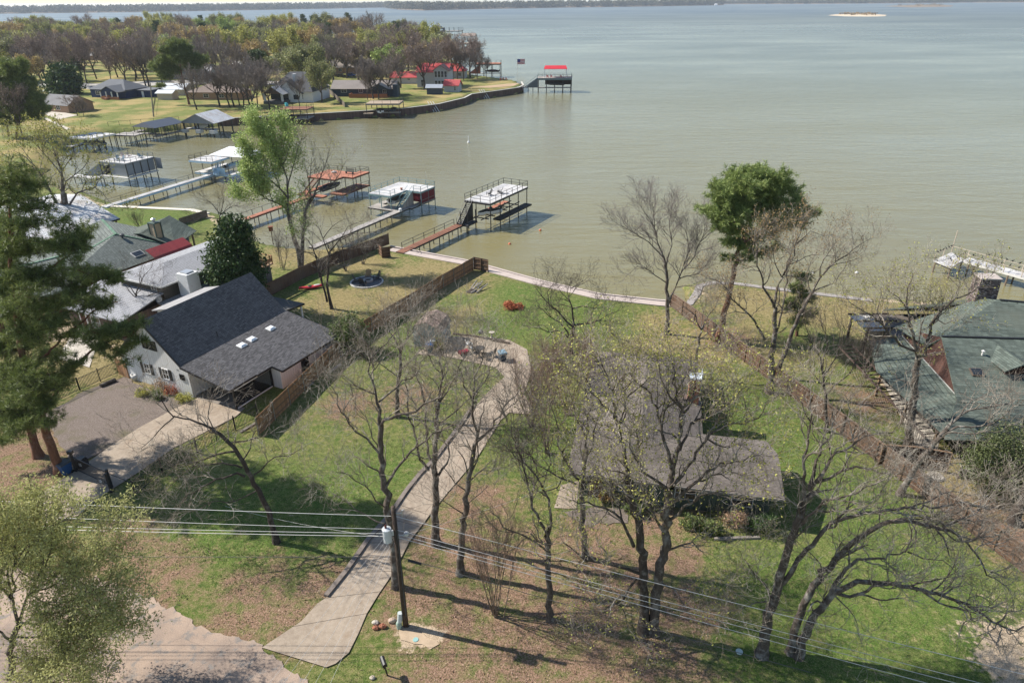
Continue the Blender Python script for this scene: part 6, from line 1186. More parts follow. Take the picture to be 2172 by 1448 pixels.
for j in range(60): y = 44.4+j*.26; m.bar((32.2, y, .9), (32.2, y, 2.2), .025)
m.build('pergola', plain('dark_pergola', (.075, .05, .04), .85, .3, 4), T)
t = NT('field_stone'); o_ = t.obj(); vo = t.n('ShaderNodeTexVoronoi'); vo.inputs['Scale'].default_value = 4.2; t.l(t.mapping(o_, (1, 1, 2.0)), vo.inputs[0]); bw = t.n('ShaderNodeRGBToBW'); t.l(vo.outputs['Color'], bw.inputs[0]); c_ = t.ramp(bw.outputs[0], [(.2, (.10, .075, .07)), (.5, (.24, .17, .15)), (.8, (.42, .36, .33))]); STONE = t.done(t.pbsdf(t.mix(t.fr(vo.outputs['Distance'], .25, .5, 0, .7), c_, (.04, .03, .03)), .9, 0, t.bump(vo.outputs['Distance'], -.8, .08)))
m = MB(frame((44.4, 59.4, 0), R(-8))); m.add([(-1.05, -.85, 4.5), (1.05, -.85, 4.5), (1.05, .85, 4.5), (-1.05, .85, 4.5), (-.85, -.7, 9.6), (.85, -.7, 9.6), (.85, .7, 9.6), (-.85, .7, 9.6)], [(3, 2, 1, 0), (4, 5, 6, 7), (0, 1, 5, 4), (1, 2, 6, 5), (2, 3, 7, 6), (3, 0, 4, 7)]); k = m.build('chimney', STONE, T); m = MB(frame((44.4, 59.4, 0), R(-8))); m.box(-.92, .92, -.77, .77, 9.6, 9.72); m.build('chimney_cap', plain('mortar_cap', (.42, .36, .32), .9, .2, 3), k)
mp = (RL+RR_)/2; nn = (RR_-RL).cross(K1-RL).normalized(); nn = nn if nn.z > 0 else -nn
c = hit(2071, 790, RL, nn); q = Matrix.Translation(c) @ nn.to_track_quat('Z', 'Y').to_matrix().to_4x4(); m = MB(q); m.box(-.48, .48, -.42, .42, -.02, .12); k = m.build('skylight', plain('bronze_frame', (.12, .09, .07), .5, .2, 2), T); m = MB(q); m.box(-.4, .4, -.34, .34, .12, .16); m.build('dome', GLASS, k)
c = hit(2083, 753, RL, nn); m = MB(); m.lathe([(.08, -.05), (.08, .35), (.16, .4), (.02, .5)], c, 8); m.build('vent_pipe', OFFW, T)
c = hit(2150, 800, RL, nn); m = MB(Matrix.Translation(c)); m.box(-.6, 1.6, .3, 2.6, -.8, .75); k = m.build('dormer', REDB, T); m = MB(Matrix.Translation(c)); m.slab([(-1.0, -.1, .62), (.5, -.1, 1.3), (.5, 3.6, 1.3), (-1.0, 3.6, .62)], .1); m.slab([(.5, -.1, 1.3), (2.2, -.1, .62), (2.2, 3.6, .62), (.5, 3.6, 1.3)], .1); m.build('dormer_roof', SH_GREEN, k)
m = MB(); m.box(34.2, 39.2, 42.15, 42.3, .9, 1.0); m.box(34.2, 39.2, 42.15, 42.3, .1, .2)
for j in range(26): x = 34.25+j*.19; m.bar((x, 42.22, .2), (x+.12, 42.22, .9), .06, .03)
m.build('porch_railing', plain('pale_rail2', (.5, .44, .36), .7, .1, 3), T); m = MB(); m.box(34.0, 39.5, 41.9, 42.1, 0, .85); m.build('porch_skirt', plain('grey_brown_skirt', (.12, .10, .085), .85, .2, 2), T)
T = thing('shade_pergola', 'small timber pergola with a white sheet roof at the back of the green roofed house', 'pergola', tuple(P(1925, 722))); m = MB(); b0 = Vector((38.5, 64, 0))
for x in (36.2, 39.5):
    for y in (62.5, 66): q_ = MB(); q_.box(x-.1, x+.1, y-.1, y+.1, 0, 2.9); q_.build('post', plain('dark_timber', (.09, .065, .05), .85, .3, 4), T)
for y in (62.5, 64.2, 66): m.bar((35.7, y, 2.95), (40, y, 2.95), .12, .18)
m.build('beams', MATS['dark_timber'], T); m = MB(); m.slab([(35.9, 62.4, 2.7), (39.8, 62.4, 2.7), (39.8, 66.1, 2.8), (35.9, 66.1, 2.8)], .04); m.build('sheet_roof', OFFW, T)
# -- shed with a barn roof
c = P(905, 740); fs = frame((-8.6, 66.3, 0), R(-16)); T = thing('garden_shed', 'pale green garden shed with a brown barn shaped roof behind bare branches', 'shed', (-8.6, 66.3, 0), R(-16)); m = MB(fs); PG = boards('pale_green_panel', (.36, .41, .39), .4, 'xy', .06, .7, .3)
gp = [(-1.5, 0), (1.5, 0), (1.5, 1.9), (1.15, 2.5), (0, 2.95), (-1.15, 2.5), (-1.5, 1.9)]
m.add([(x, -1.6, z) for x, z in gp]+[(x, 1.6, z) for x, z in gp], [tuple(range(7)), tuple(range(13, 6, -1))]+[(i, 7+i, 7+(i+1) % 7, (i+1) % 7) for i in range(7)]); m.build('wall', PG, T)
rp_ = [(1.62, 1.85), (1.2, 2.58), (0, 3.05), (-1.2, 2.58), (-1.62, 1.85)]; m = MB(fs)
for (xa, za), (xb, zb) in zip(rp_, rp_[1:]): m.slab([(xa, -1.75, za), (xb, -1.75, zb), (xb, 1.75, zb), (xa, 1.75, za)], .06)
m.build('roof', shingle('tan_shingles', (.3, .22, .185), 1.5, .2), T); m = MB(fs); m.box(-.7, .7, -1.65, -1.61, .05, 1.9); m.build('door', plain('grey_green_door', (.25, .31, .3), .6, .1, 2), T); window(T, fs @ Vector((1.51, 0, 1.3)), fs.to_3x3() @ Vector((1, 0, 0)), .6, .5, WHITE)
# ---------------------------------------------------------------- docks and boathouses
DECKW = boards('white_deck', (.56, .545, .53), .15, 'y', .14, .75, .5, (.42, .39, .36)); DECKR = boards('redwood_deck', (.25, .115, .07), .15, 'y', .2, .75, .5); DECKO = boards('orange_deck', (.40, .165, .10), .15, 'y', .25, .7, .45)
DECKG = boards('grey_deck', (.36, .33, .3), .15, 'y', .2, .8, .5); DECKT = boards('tan_deck', (.36, .28, .2), .15, 'y', .2, .8, .5); BLUEW = plain('pale_blue_paint', (.42, .58, .7), .6, .1, 1); TEAL = plain('teal_paint', (.17, .27, .28), .6, .2, 2)
def dock(name, label, o, ang, cat='dock', group=None): return thing(name, label, cat, (o[0], o[1], WZ), ang, group)
def deck(T, x0, x1, y0, y1, z, mat, name='deck', edge=None, t=.14):
    f = wm(T); f = Matrix.Translation((0, 0, -WZ)) @ f; m = MB(f); m.box(x0, x1, y0, y1, z-t*.4, z); d = m.build(name, mat, T)
    m = MB(f); e = edge or DKSTEEL; w_ = .08
    for a in ((x0-.02, x1+.02, y0-.02, y0+w_), (x0-.02, x1+.02, y1-w_, y1+.02), (x0-.02, x0+w_, y0+w_, y1-w_), (x1-w_, x1+.02, y0+w_, y1-w_)): m.box(a[0], a[1], a[2], a[3], z-t*2.0, z-t*.4-.002)
    m.build('joists', e, d); return d
def piles(T, pts, z, mat=DKSTEEL, r=.075, bot=None):
    f = Matrix.Translation((0, 0, -WZ)) @ wm(T)
    for x, y in pts: m = MB(f); m.tube([(x, y, bot if bot is not None else WZ-2), (x, y, z)], r, 6); m.build('pile', mat, T)
def rail(T, pts, z, mat=DKSTEEL, h=1.0, step=1.6, lines=(.5, 1.0), pr=.035, close=False):
    f = Matrix.Translation((0, 0, -WZ)) @ wm(T); m = MB(f); pts = list(pts)+([pts[0]] if close else [])
    for (x0, y0), (x1, y1) in zip(pts, pts[1:]):
        L = math.hypot(x1-x0, y1-y0); n = max(1, round(L/step))
        for j in range(n+1): x, y = x0+(x1-x0)*j/n, y0+(y1-y0)*j/n; m.box(x-pr, x+pr, y-pr, y+pr, z, z+h)
        for l_ in lines: m.bar((x0, y0, z+h*l_-.03), (x1, y1, z+h*l_-.03), .05)
    return m.build('railing', mat, T)
def stair(T, a, b, w_, mat, stepm=None, panel=None):
    """a=(x,y,z) foot, b head; strings, treads and an optional solid side"""
    f = Matrix.Translation((0, 0, -WZ)) @ wm(T); a, b = Vector(a), Vector(b); d = b-a; h = Vector((d.x, d.y, 0)).normalized(); n = Vector((-h.y, h.x, 0)); m = MB(f); k = max(3, int(d.z/.22))
    for s in (-1, 1): m.bar(a+n*s*w_/2, b+n*s*w_/2, .06, .25); m.bar(a+n*s*w_/2+Vector((0, 0, .95)), b+n*s*w_/2+Vector((0, 0, .95)), .05); m.bar(a+n*s*w_/2, a+n*s*w_/2+Vector((0, 0, .95)), .05)
    st = m.build('stairs', mat, T); m = MB(f)
    for j in range(k): c = a+d*((j+.5)/k); m.bar(c-n*w_/2, c+n*w_/2, .26, .045)
    m.build('treads', stepm or mat, st)
    if panel:
        m = MB(f); q = a+n*(-w_/2-.05); e = b+n*(-w_/2-.05); m.wallpoly([q, (e.x, e.y, a.z), e], .04, n); m.build('stair_panel', panel, T)
def boat(name, label, loc, rz, L, col, cover=None, cat='boat', group=None):
    T = thing(name, label, cat, loc, rz, group); f = wm(T); m = MB(f); vs_, n, W_ = [], 10, L*.19
    for i in range(n+1):
        f_ = i/n; y = -L/2+L*f_; wd = W_*(1-max(0, (f_-.55)/.45)**2*.95); kz = .0+.5*max(0, (f_-.6)/.4)**2
        vs_ += [(-wd, y, .85), (-wd*.85, y, .35+kz*.4), (0, y, kz), (wd*.85, y, .35+kz*.4), (wd, y, .85)]
    m.add(vs_, [(i*5+k, i*5+k+1, (i+1)*5+k+1, (i+1)*5+k) for i in range(n) for k in range(4)]+[(0, 1, 2, 3, 4), tuple(n*5+k for k in (4, 3, 2, 1, 0))]); m.build('hull', col, T)
    m = MB(f); m.blob((0, -L*.05, .8), L*.2, 2, .06, 12, 6, (.95, 2.1, .35)); m.build('cover' if cover else 'deck', cover or WHITE, T, True)
    m = MB(f); m.box(-.2, .2, -L/2-.35, -L/2, .5, 1.15); m.build('motor', BLACKM, T); return T
# A: black two storey dock in front
T = dock('boat_dock', 'black steel two storey dock with a white sun deck and a red brown pier', (-16, 95.7), R(-30)); F = Matrix.Translation((0, 0, -WZ)) @ wm(T)
deck(T, -.7, .65, -.6, 16.8, .2, DECKR, 'pier_deck'); piles(T, [(x, y) for y in (3.4, 6, 8.6, 11.2, 13.8, 16.4) for x in (-.6, .55)], .2); rail(T, [(-.66, .8), (-.66, 14.5)], .2, BLACKM, 1.0, 2.6)
deck(T, -.9, 4.1, 18.2, 31, 3.45, DECKW, 'upper_deck', BLACKM, .18); rail(T, [(.3, 18.25), (4.05, 18.25), (4.05, 30.95), (-.85, 30.95), (-.85, 18.25)], 3.45, BLACKM, 1.05, 1.7)
piles(T, [(x, y) for y in (18.4, 21.5, 24.6, 27.7, 30.8) for x in (-.8, 4.0)], 3.35, BLACKM, .085); piles(T, [(-.1, 18), (1.3, 18), (-.1, 15.6), (1.3, 15.6)], 2.2, BLACKM)
stair(T, (.1, 14.9, .25), (.1, 18.3, 3.45), 1.0, BLACKM, DKSTEEL, BLACKM); deck(T, 3.2, 4.6, 20.5, 31.5, .3, plain('dark_plank', (.05, .045, .042), .8, .3, 3), 'lower_walk', BLACKM); deck(T, -.85, .2, 24, 31, .35, DECKO, 'lower_walk'); deck(T, -.6, 1.5, 15.2, 18.2, .22, DKGREY, 'landing')
m = MB(F); m.box(.9, 1.0, 17.5, 30.5, .6, .75); m.box(2.6, 2.7, 17.5, 30.5, .6, .75)
for y in range(19, 31, 2): m.box(.3, 3.2, y, y+.12, .45, .6)
m.build('boat_lift', DKSTEEL, T)
j1 = boat('jet_ski', 'jet ski under a black and white cover on the two storey dock, nearer the stairs', tuple(F @ Vector((1.6, 20.2, .6))), R(-30+170), 3.1, WHITE, plain('black_cover', (.03, .035, .04), .6, .3, 2), 'jet ski', 'jet skis on the two storey dock')
boat('jet_ski', 'jet ski under a black and white cover on the two storey dock, behind the first', tuple(F @ Vector((2.7, 21.4, .6))), R(-30+160), 3.1, WHITE, MATS['black_cover'], 'jet ski', 'jet skis on the two storey dock')
adirondack('adirondack_chair', 'dark lounge chair on the white sun deck, nearer the stairs', F @ Vector((1.2, 22.6, 3.45)), R(-60), DKSTEEL, 'chairs on the white sun deck'); adirondack('adirondack_chair', 'dark lounge chair on the white sun deck, farther from the stairs', F @ Vector((2.1, 24.6, 3.45)), R(-100), DKSTEEL, 'chairs on the white sun deck')
m = MB(F)
for s in (0, .6): m.tube([(1.6+s, -.2, .9), (1.6+s, .4, .95), (2.0+s, 3.0, -1.4)], .03, 5)
tag(m.build('handrail', BLACKM), 'black hand rails leading from the shore walk into the water', 'handrail')
# B: grey and teal dock with dark red panels
ang = R(-27.5); ob = (-29.5, 98.8); T = dock('boat_dock', 'grey and teal dock with a white top deck and dark red side panels', ob, ang); F = Matrix.Translation((0, 0, -WZ)) @ wm(T)
deck(T, -.5, .75, -1, 20.5, .2, DECKG, 'pier_deck'); piles(T, [(x, y) for y in (3, 6, 9, 12, 15, 18.2) for x in (-.4, .65)], .2); deck(T, -6.2, .8, 20.5, 23.2, .2, DECKG, 'lower_deck'); deck(T, .1, 1.3, 23.2, 30, .2, DECKG, 'lower_walk'); deck(T, -6.2, -5, 23.2, 30, .2, DECKG, 'lower_walk')
L_ = lambda p: F.inverted() @ Vector(p)
uz = 2.65; deck(T, -6.0, -1.2, 20.8, 30.2, uz, DECKW, 'upper_deck', TEAL, .16); deck(T, -1.2, 1.9, 25.6, 30.2, uz, DECKW, 'upper_deck', TEAL, .16)
rail(T, [(-1.25, 22.2), (-1.25, 20.85), (-5.95, 20.85), (-5.95, 30.15), (1.85, 30.15), (1.85, 25.65), (.3, 25.65)], uz, TEAL, .95, 2.0); piles(T, [(x, y) for x in (-5.9, -1.3) for y in (20.9, 23.6, 26.2, 30.1)]+[(1.8, 25.7), (1.8, 28), (1.8, 30.1), (-3.4, 30.1), (-3.4, 20.9)], uz-.1, TEAL); stair(T, (-.3, 21.4, .25), (-.3, 25.5, uz), 1.0, TEAL, TEAL, DECKG)
m = MB(F); m.box(1.78, 1.84, 25.8, 30, .55, uz-.3); m.box(-.6, 1.7, 25.72, 25.78, .75, uz-.4); m.build('side_panel', boards('dark_red_panel', (.16, .02, .03), 1.0, 'xy', .15, .7, .6), T); m = MB(F); m.box(1.7, 1.95, 25.7, 30.1, .25, .55); m.box(1.82, 1.88, 25.7, 30.1, 1.0, 1.1); m.build('panel_rail', OLDW, T)
m = MB(F); m.tube([(1.2, 28.5, uz), (1.2, 28.5, uz+3.0)], .02, 5); m.build('antenna', OFFW, T); m = MB(F); m.lathe([(.25, 0), (.28, .5), (.2, .55)], (.75, 20.7, .2), 10); m.build('water_drum', WHITE, T)
c = F @ Vector((-2, 25.2, uz)); tag(MB().lathe([(.15, 0), (.25, .4), (.22, .4)], c, 10).build('flower_pot', plain('clay', (.3, .13, .08), .8, .2, 3), None, True), 'clay pot standing on the white top deck beside the teal stairs', 'pot')
boat('motor_boat', 'motor boat hanging under the grey and teal dock', tuple(F @ Vector((-3.5, 26.5, .1))), ang, 5.5, WHITE, DKGREY)
# C: red dock
oc = (-46.2, 110.9); ang = R(65-90); T = dock('boat_dock', 'orange red wooden dock with a raised deck half hidden behind the spring green tree', oc, ang); F = Matrix.Translation((0, 0, -WZ)) @ wm(T)
deck(T, -.6, .6, -2, 19.5, .2, DECKO, 'pier_deck', RUST); piles(T, [(x, y) for y in (2, 5, 8, 11, 14, 17, 19.3) for x in (-.5, .5)], .2); rail(T, [(-.55, 0), (-.55, 17)], .2, DKSTEEL, .95, 2.6, (1.0,)); stair(T, (-.9, 18.2, .2), (-.9, 23, 2.7), 1.2, RUST, DECKO); uz = 2.75
deck(T, -3.2, 3.4, 22.8, 29.5, uz, DECKO, 'upper_deck', RUST, .16); deck(T, 3.4, 5.6, 25.5, 31, uz, DECKO, 'upper_deck', RUST, .16); rail(T, [(-3.15, 22.85), (-3.15, 29.45), (3.4, 29.45), (3.4, 30.9), (5.55, 30.9), (5.55, 25.55)], uz, DKSTEEL, .95, 2.2, (.5, 1.0))
deck(T, -3.2, -2, 19.5, 29, .2, DECKO, 'lower_walk', RUST); deck(T, 2.4, 5.6, 22, 30.5, .25, DECKR, 'lower_deck', RUST); deck(T, -3.2, 3, 19.3, 20.6, .2, DECKO, 'lower_walk', RUST); rail(T, [(5.55, 22), (5.55, 30.4)], .25, DKSTEEL, .9, 2.5); piles(T, [(x, y) for x in (-3.1, 3.3) for y in (22.9, 26, 29.4)]+[(5.5, 25.6), (5.5, 28), (5.5, 30.8)], uz-.1)
boat('motor_boat', 'motor boat with a dark cover under the orange red dock', tuple(F @ Vector((.1, 25.5, .0))), ang, 5.5, DKGREY, plain('navy_cover', (.03, .04, .06), .7, .2, 1))
c = F @ Vector((3, 28, uz)); T2 = thing('deck_bench', 'dark slatted bench on the orange red deck', 'bench', c, ang); m = MB(wm(T2)); m.box(-.9, .9, -.25, .25, .4, .45); m.build('seat', DKSTEEL, T2); m = MB(wm(T2))
for i in range(9): m.box(-.88+.21*i, -.80+.21*i, .25, .3, .45, 1.05)
m.build('backrest', DKSTEEL, T2)
for x in (-.8, .8): m = MB(wm(T2)); m.box(x-.04, x+.04, -.2, .2, 0, .4); m.build('leg', DKSTEEL, T2)
c = F @ Vector((-.2, 27.3, uz)); tag(MB().blob((c.x, c.y, c.z+.2), .4, 3, .15, 10, 6, (1.4, .8, .5)).build('deck_cushion', OFFW, None, True), 'white cushion lying on the orange red deck', 'cushion')
# D: pale blue dock with white roof
od = (-73.3, 122.6); ang = R(70-90); T = dock('boat_dock', 'pale blue dock with a white pier and a white hipped roof', od, ang); F = Matrix.Translation((0, 0, -WZ)) @ wm(T)
deck(T, -.65, .65, -1, 27, .2, DECKW, 'pier_deck', BLUEW, .2); piles(T, [(x, y) for y in (3, 6.4, 9.8, 13.2, 16.6, 20, 23.4, 26.8) for x in (-.55, .55)], .2); rail(T, [(-.6, 0), (-.6, 24)], .2, DKSTEEL, .95, 3.4, (.5, 1.0)); uz = 3.0
deck(T, -4.5, 1.6, 25.5, 31, uz, DECKW, 'upper_deck', BLUEW, .2); rail(T, [(1.5, 26), (-4.4, 25.6), (-4.4, 31)], uz, DKSTEEL, .95, 1.6); deck(T, -4.5, 5.5, 26.5, 28, .3, DECKW, 'lower_deck', BLUEW, .2); deck(T, -4.5, -3, 28, 36, .3, DECKW, 'lower_walk', BLUEW, .2); deck(T, 4.2, 5.6, 28, 36, .3, DECKW, 'lower_walk', BLUEW, .2)
piles(T, [(x, y) for x in (-4.4, 1.2, 5.4) for y in (25.8, 29, 32, 35.5)], 2.9); stair(T, (2.2, 25.4, .3), (.2, 29.5, uz), 1.0, BLUEW, BLUEW); m = MB(F); m.wallpoly([(.5, 27.2, .3), (2.4, 26.2, .3), (.5, 28.5, 2.6)], .06, (.6, .8, 0)); m.box(.6, 3.6, 26.6, 26.7, -.2, 1.5); m.build('stair_panel', BLUEW, T)
m = MB(F); a1, b1, c1, d1, r1, r2 = (-3.5, 30.5, 3.2), (6, 30.5, 3.2), (6, 37.5, 3.2), (-3.5, 37.5, 3.2), (-.5, 34, 4.6), (3, 34, 4.6)
for q in ([a1, b1, r2, r1], [b1, c1, r2], [c1, d1, r1, r2], [d1, a1, r1]): m.slab(q, .08)
m.build('roof', plain('white_roof_metal', (.76, .76, .76), .4, .05, 1), T); m = MB(F)
for s in (.7, 1.15): m.bar((s, 22.5, -1.8), (s, 22.2, .2), .05)
for k in range(6): m.bar((.7, 22.45-.05*k, -1.5+.3*k), (1.15, 22.45-.05*k, -1.5+.3*k), .04)
m.build('swim_ladder', GALV, T); boat('motor_boat', 'motor boat under the white hipped dock roof', tuple(F @ Vector((1, 33, .3))), ang, 6, WHITE, BLUEW)
# E: grey panelled boathouse
oe = (-89.5, 138.5); ang = R(68-90); T = dock('boathouse', 'grey panelled boathouse with a white roof deck and a long side stair', oe, ang, 'boathouse'); F = Matrix.Translation((0, 0, -WZ)) @ wm(T); uz = 3.4
cs = [F.inverted() @ P(u, v, uz) for u, v in [(187, 334), (225, 343), (286, 329), (228, 318)]]; x0, x1, y0, y1 = -.2, 7.2, 8.0, 15.4
deck(T, x0, x1, y0, y1, uz, DECKW, 'upper_deck', GREYP, .22); rail(T, [(x0+1.6, y0+.05), (x1-.05, y0+.05), (x1-.05, y1-.05), (x0+.05, y1-.05), (x0+.05, y0+1)], uz, GREYP, .95, 1.6); m = MB(F); PAN = plain('grey_panel', (.24, .255, .28), .55, .1, .6); m.box(x1-.12, x1-.05, y0+.2, y1-.2, .75, uz-.4); m.box(x0+2.6, x1-.2, y0+.05, y0+.12, .75, uz-.4); m.build('side_panel', PAN, T)
m = MB(F); m.box(x1+.3, x1+1.9, y1-.1, y1-.02, 1.0, uz-.1); m.build('end_panel', PAN, T); piles(T, [(x1, y0+(y1-y0)*k/4) for k in range(5)]+[(x0+2.6, y0), (x0, y0), (x0, y1), (x0+3.7, y1)], uz-.1, DKSTEEL, .1); m = MB(F); m.box(x0, x1+.2, y0-.5, y0+.2, .35, .55); m.box(x1-.4, x1+.6, y0, y1, .35, .55); m.build('lower_walk', OFFW, T)
stair(T, (-4.6, 7.2, .3), (-.2, 9.2, uz), 1.1, OFFW, OFFW, PAN); deck(T, -7, 1, 5.6, 7.2, .3, DECKW, 'pier_deck', OFFW); piles(T, [(x, y) for x in (-6, -3, 0) for y in (5.7, 7.1)], .3); m = MB(F); m.box(.5, .8, 8, 14.5, .6, 2.4); m.build('inner_wall', DKGREY, T)
for i, (x, y, rz, lb) in enumerate([(3.2, 9.6, 20, 'blue chair on the white boathouse deck, nearest the panels'), (4.3, 9.9, -10, 'second blue chair on the white boathouse deck'), (5.4, 13.6, 200, 'blue chair at the far corner of the white boathouse deck'), (1.8, 12.4, 70, 'pale chair on the white boathouse deck, nearest the stairs'), (2.8, 13.2, 120, 'pale chair at the middle of the white boathouse deck')]):
    adirondack('adirondack_chair', lb, F @ Vector((x, y, uz)), ang+R(rz), plain('slate_blue', (.11, .18, .24), .6, .1, 1) if i < 3 else plain('pale_pink', (.5, .4, .36), .7, .1, 1), 'chairs on the white boathouse deck')
# F: flat white roof with pontoon boat, then a ramp deck and two roofed slips along the cove
of = (-113.7, 181.5); ang = R(79-90)+R(-9); T = dock('boathouse', 'flat white roofed slip on dark posts with a pontoon boat under it', of, ang, 'boathouse'); F = Matrix.Translation((0, 0, -WZ)) @ wm(T)
deck(T, 0, 7.4, 0, 7.6, 2.4, DECKW, 'roof', OFFW, .2); rail(T, [(0, 0), (7.4, 0), (7.4, 7.6)], 2.4, DKSTEEL, .9, 2.0, (1.0,)); piles(T, [(x, y) for x in (.1, 2.5, 5, 7.3) for y in (.1, 3.8, 7.5)], 2.3, DKSTEEL, .12); deck(T, -1, 1, -1, 8.5, .2, DECKW, 'lower_walk', DKSTEEL)
boat('pontoon_boat', 'grey pontoon boat moored under the flat white roof', tuple(F @ Vector((4.6, 3.6, -.2))), ang-R(90), 7, GREYP, DKGREY)
T = dock('boat_dock', 'weathered grey deck on tall thin piles between the roofed slips', (-106.5, 189), R(-14)); F = Matrix.Translation((0, 0, -WZ)) @ wm(T); deck(T, 0, 6.6, 0, 4.2, 1.6, DECKG, 'deck', OLDW); rail(T, [(0, 0), (6.5, 0), (6.5, 4.2), (0, 4.2)], 1.6, DKSTEEL, .9, 2.0); piles(T, [(x, y) for x in (.1, 1.7, 3.3, 4.9, 6.5) for y in (.1, 4.1)], 1.5, DKSTEEL, .09); piles(T, [(7.6, -.5), (8.6, -1), (9.6, .4)], .6, DKSTEEL, .09); deck(T, -2, 0, 3, 12, .9, DECKG, 'walkway', OLDW)
def hip(T, F, x0, x1, y0, y1, z, h, mat, rid=.25, axis='y'):
    m = MB(F); a, b, c, d = (x0, y0, z), (x1, y0, z), (x1, y1, z), (x0, y1, z)
    if axis == 'y': xm = (x0+x1)/2; k = (y1-y0)*rid; r1, r2 = (xm, y0+k, z+h), (xm, y1-k, z+h); fs = ([a, b, r1], [b, c, r2, r1], [c, d, r2], [d, a, r1, r2])
    else: ym = (y0+y1)/2; k = (x1-x0)*rid; r1, r2 = (x0+k, ym, z+h), (x1-k, ym, z+h); fs = ([a, b, r2, r1], [b, c, r2], [c, d, r1, r2], [d, a, r1])
    for q in fs: m.slab([p for i, p in enumerate(q) if p not in q[:i]], .08)
    return m.build('roof', mat, T)
T = dock('boathouse', 'open slip under a dark grey hip roof on thin posts', (-103.5, 199.5), R(-22), 'boathouse'); F = Matrix.Translation((0, 0, -WZ)) @ wm(T); hip(T, F, -.4, 8.2, -3.4, 7.4, 2.5, 1.3, plain('slate_metal', (.075, .085, .105), .45, .12, 1), .05); piles(T, [(x, y) for x in (0, 2.6, 5.2, 7.8) for y in (-3, .4, 3.6, 7)], 2.5, DKSTEEL, .085); deck(T, 0, 7.8, -.5, .6, .3, DECKG, 'lower_walk', OLDW); deck(T, 6.4, 7.8, -3, 7, .3, DECKG, 'lower_walk', OLDW)
T = dock('boathouse', 'roofed slip with a pale metal gable roof and white piers', (-93.8, 202.5), R(-14), 'boathouse'); F = Matrix.Translation((0, 0, -WZ)) @ wm(T); m = MB(F); m.slab([(-.6, 0, 2.6), (5, 0, 5.0), (5, 10, 5.0), (-.6, 10, 2.6)], .1); m.slab([(10.6, 0, 2.6), (5, 0, 5.0), (5, 10, 5.0), (10.6, 10, 2.6)], .1); m.build('roof', RIB, T)
m = MB(F); m.wallpoly([(0, .3, 2.4), (10, .3, 2.4), (10, .3, 2.75), (5, .3, 4.85), (0, .3, 2.75)], .1, (0, 1, 0)); m.build('gable_panel', plain('grey_gable', (.24, .25, .26), .7, .1, 1), T); piles(T, [(x, y) for x in (.4, 5, 9.6) for y in (.5, 5, 9.5)], 2.7, DKSTEEL, .2)
for x in (-.4, 4.4, 8.9): m = MB(F); m.box(x, x+1.5, -.4, 1.2, -.2, .7); m.build('float_box', OFFW, T)
deck(T, 0, 10, 1.2, 2.6, .8, DECKW, 'lower_deck', DKGREY); boat('motor_boat', 'white motor boat in the pale gabled slip', tuple(F @ Vector((3, 5, .3))), R(-14), 6, WHITE, OFFW)
# far slips along the sheet pile wall
T = dock('boathouse', 'brown decked slip with a dark blue boat on a lift against the far sea wall', (-72, 222.5), R(-4), 'boathouse'); F = Matrix.Translation((0, 0, -WZ)) @ wm(T); deck(T, 0, 9, 0, 6.5, 3.3, DECKR, 'upper_deck', WOODP, .2); rail(T, [(0, 0), (9, 0), (9, 6.5), (0, 6.5)], 3.3, DKSTEEL, 1, 2.2); piles(T, [(x, y) for x in (.1, 4.5, 8.9) for y in (.1, 6.4)], 3.2, DKSTEEL, .13); deck(T, 4.6, 9, 0, 6, .5, DECKG, 'lower_deck', OLDW); piles(T, [(-.6, -1.5), (.4, -1.5)], .4, RUST, .15)
boat('motor_boat', 'dark blue covered boat hanging in the brown decked slip', tuple(F @ Vector((2.4, 2.4, .2))), R(0), 5.5, plain('navy_hull', (.02, .035, .05), .4, .1, 1), MATS['navy_cover']); c = F @ Vector((.4, 5.8, 3.3)); tag(MB().blob((c.x, c.y, c.z+.5), .6, 2, .3, 8, 5).build('turquoise_chair', plain('turquoise', (.08, .42, .42), .6, .1, 1)), 'turquoise folding chair on the brown decked slip', 'chair')
T = dock('boathouse', 'tan flat roofed slip with a white pontoon boat against the far sea wall', (-47, 233.5), R(-2), 'boathouse'); F = Matrix.Translation((0, 0, -WZ)) @ wm(T); deck(T, 0, 11, 0, 8, 3.3, DECKT, 'upper_deck', OLDW, .25); rail(T, [(0, 0), (11, 0), (11, 8), (0, 8)], 3.3, DKSTEEL, 1, 3, (1.0,)); piles(T, [(x, y) for x in (.1, 3.6, 7.3, 10.9) for y in (.1, 7.9)], 3.2, DKSTEEL, .13); deck(T, -1, 2, -.5, 8, .3, DECKT, 'lower_deck', OLDW); deck(T, 5, 11, 0, 1.8, .6, DECKT, 'lower_deck', OLDW); boat('pontoon_boat', 'white pontoon boat under the tan flat roofed slip', tuple(F @ Vector((3.9, 3.4, .2))), R(10), 6.5, WHITE, DKGREY); boat('motor_boat', 'dark boat beside the white pontoon under the tan roofed slip', tuple(F @ Vector((8.3, 4, .5))), R(0), 5.5, DKGREY, BLACKM)
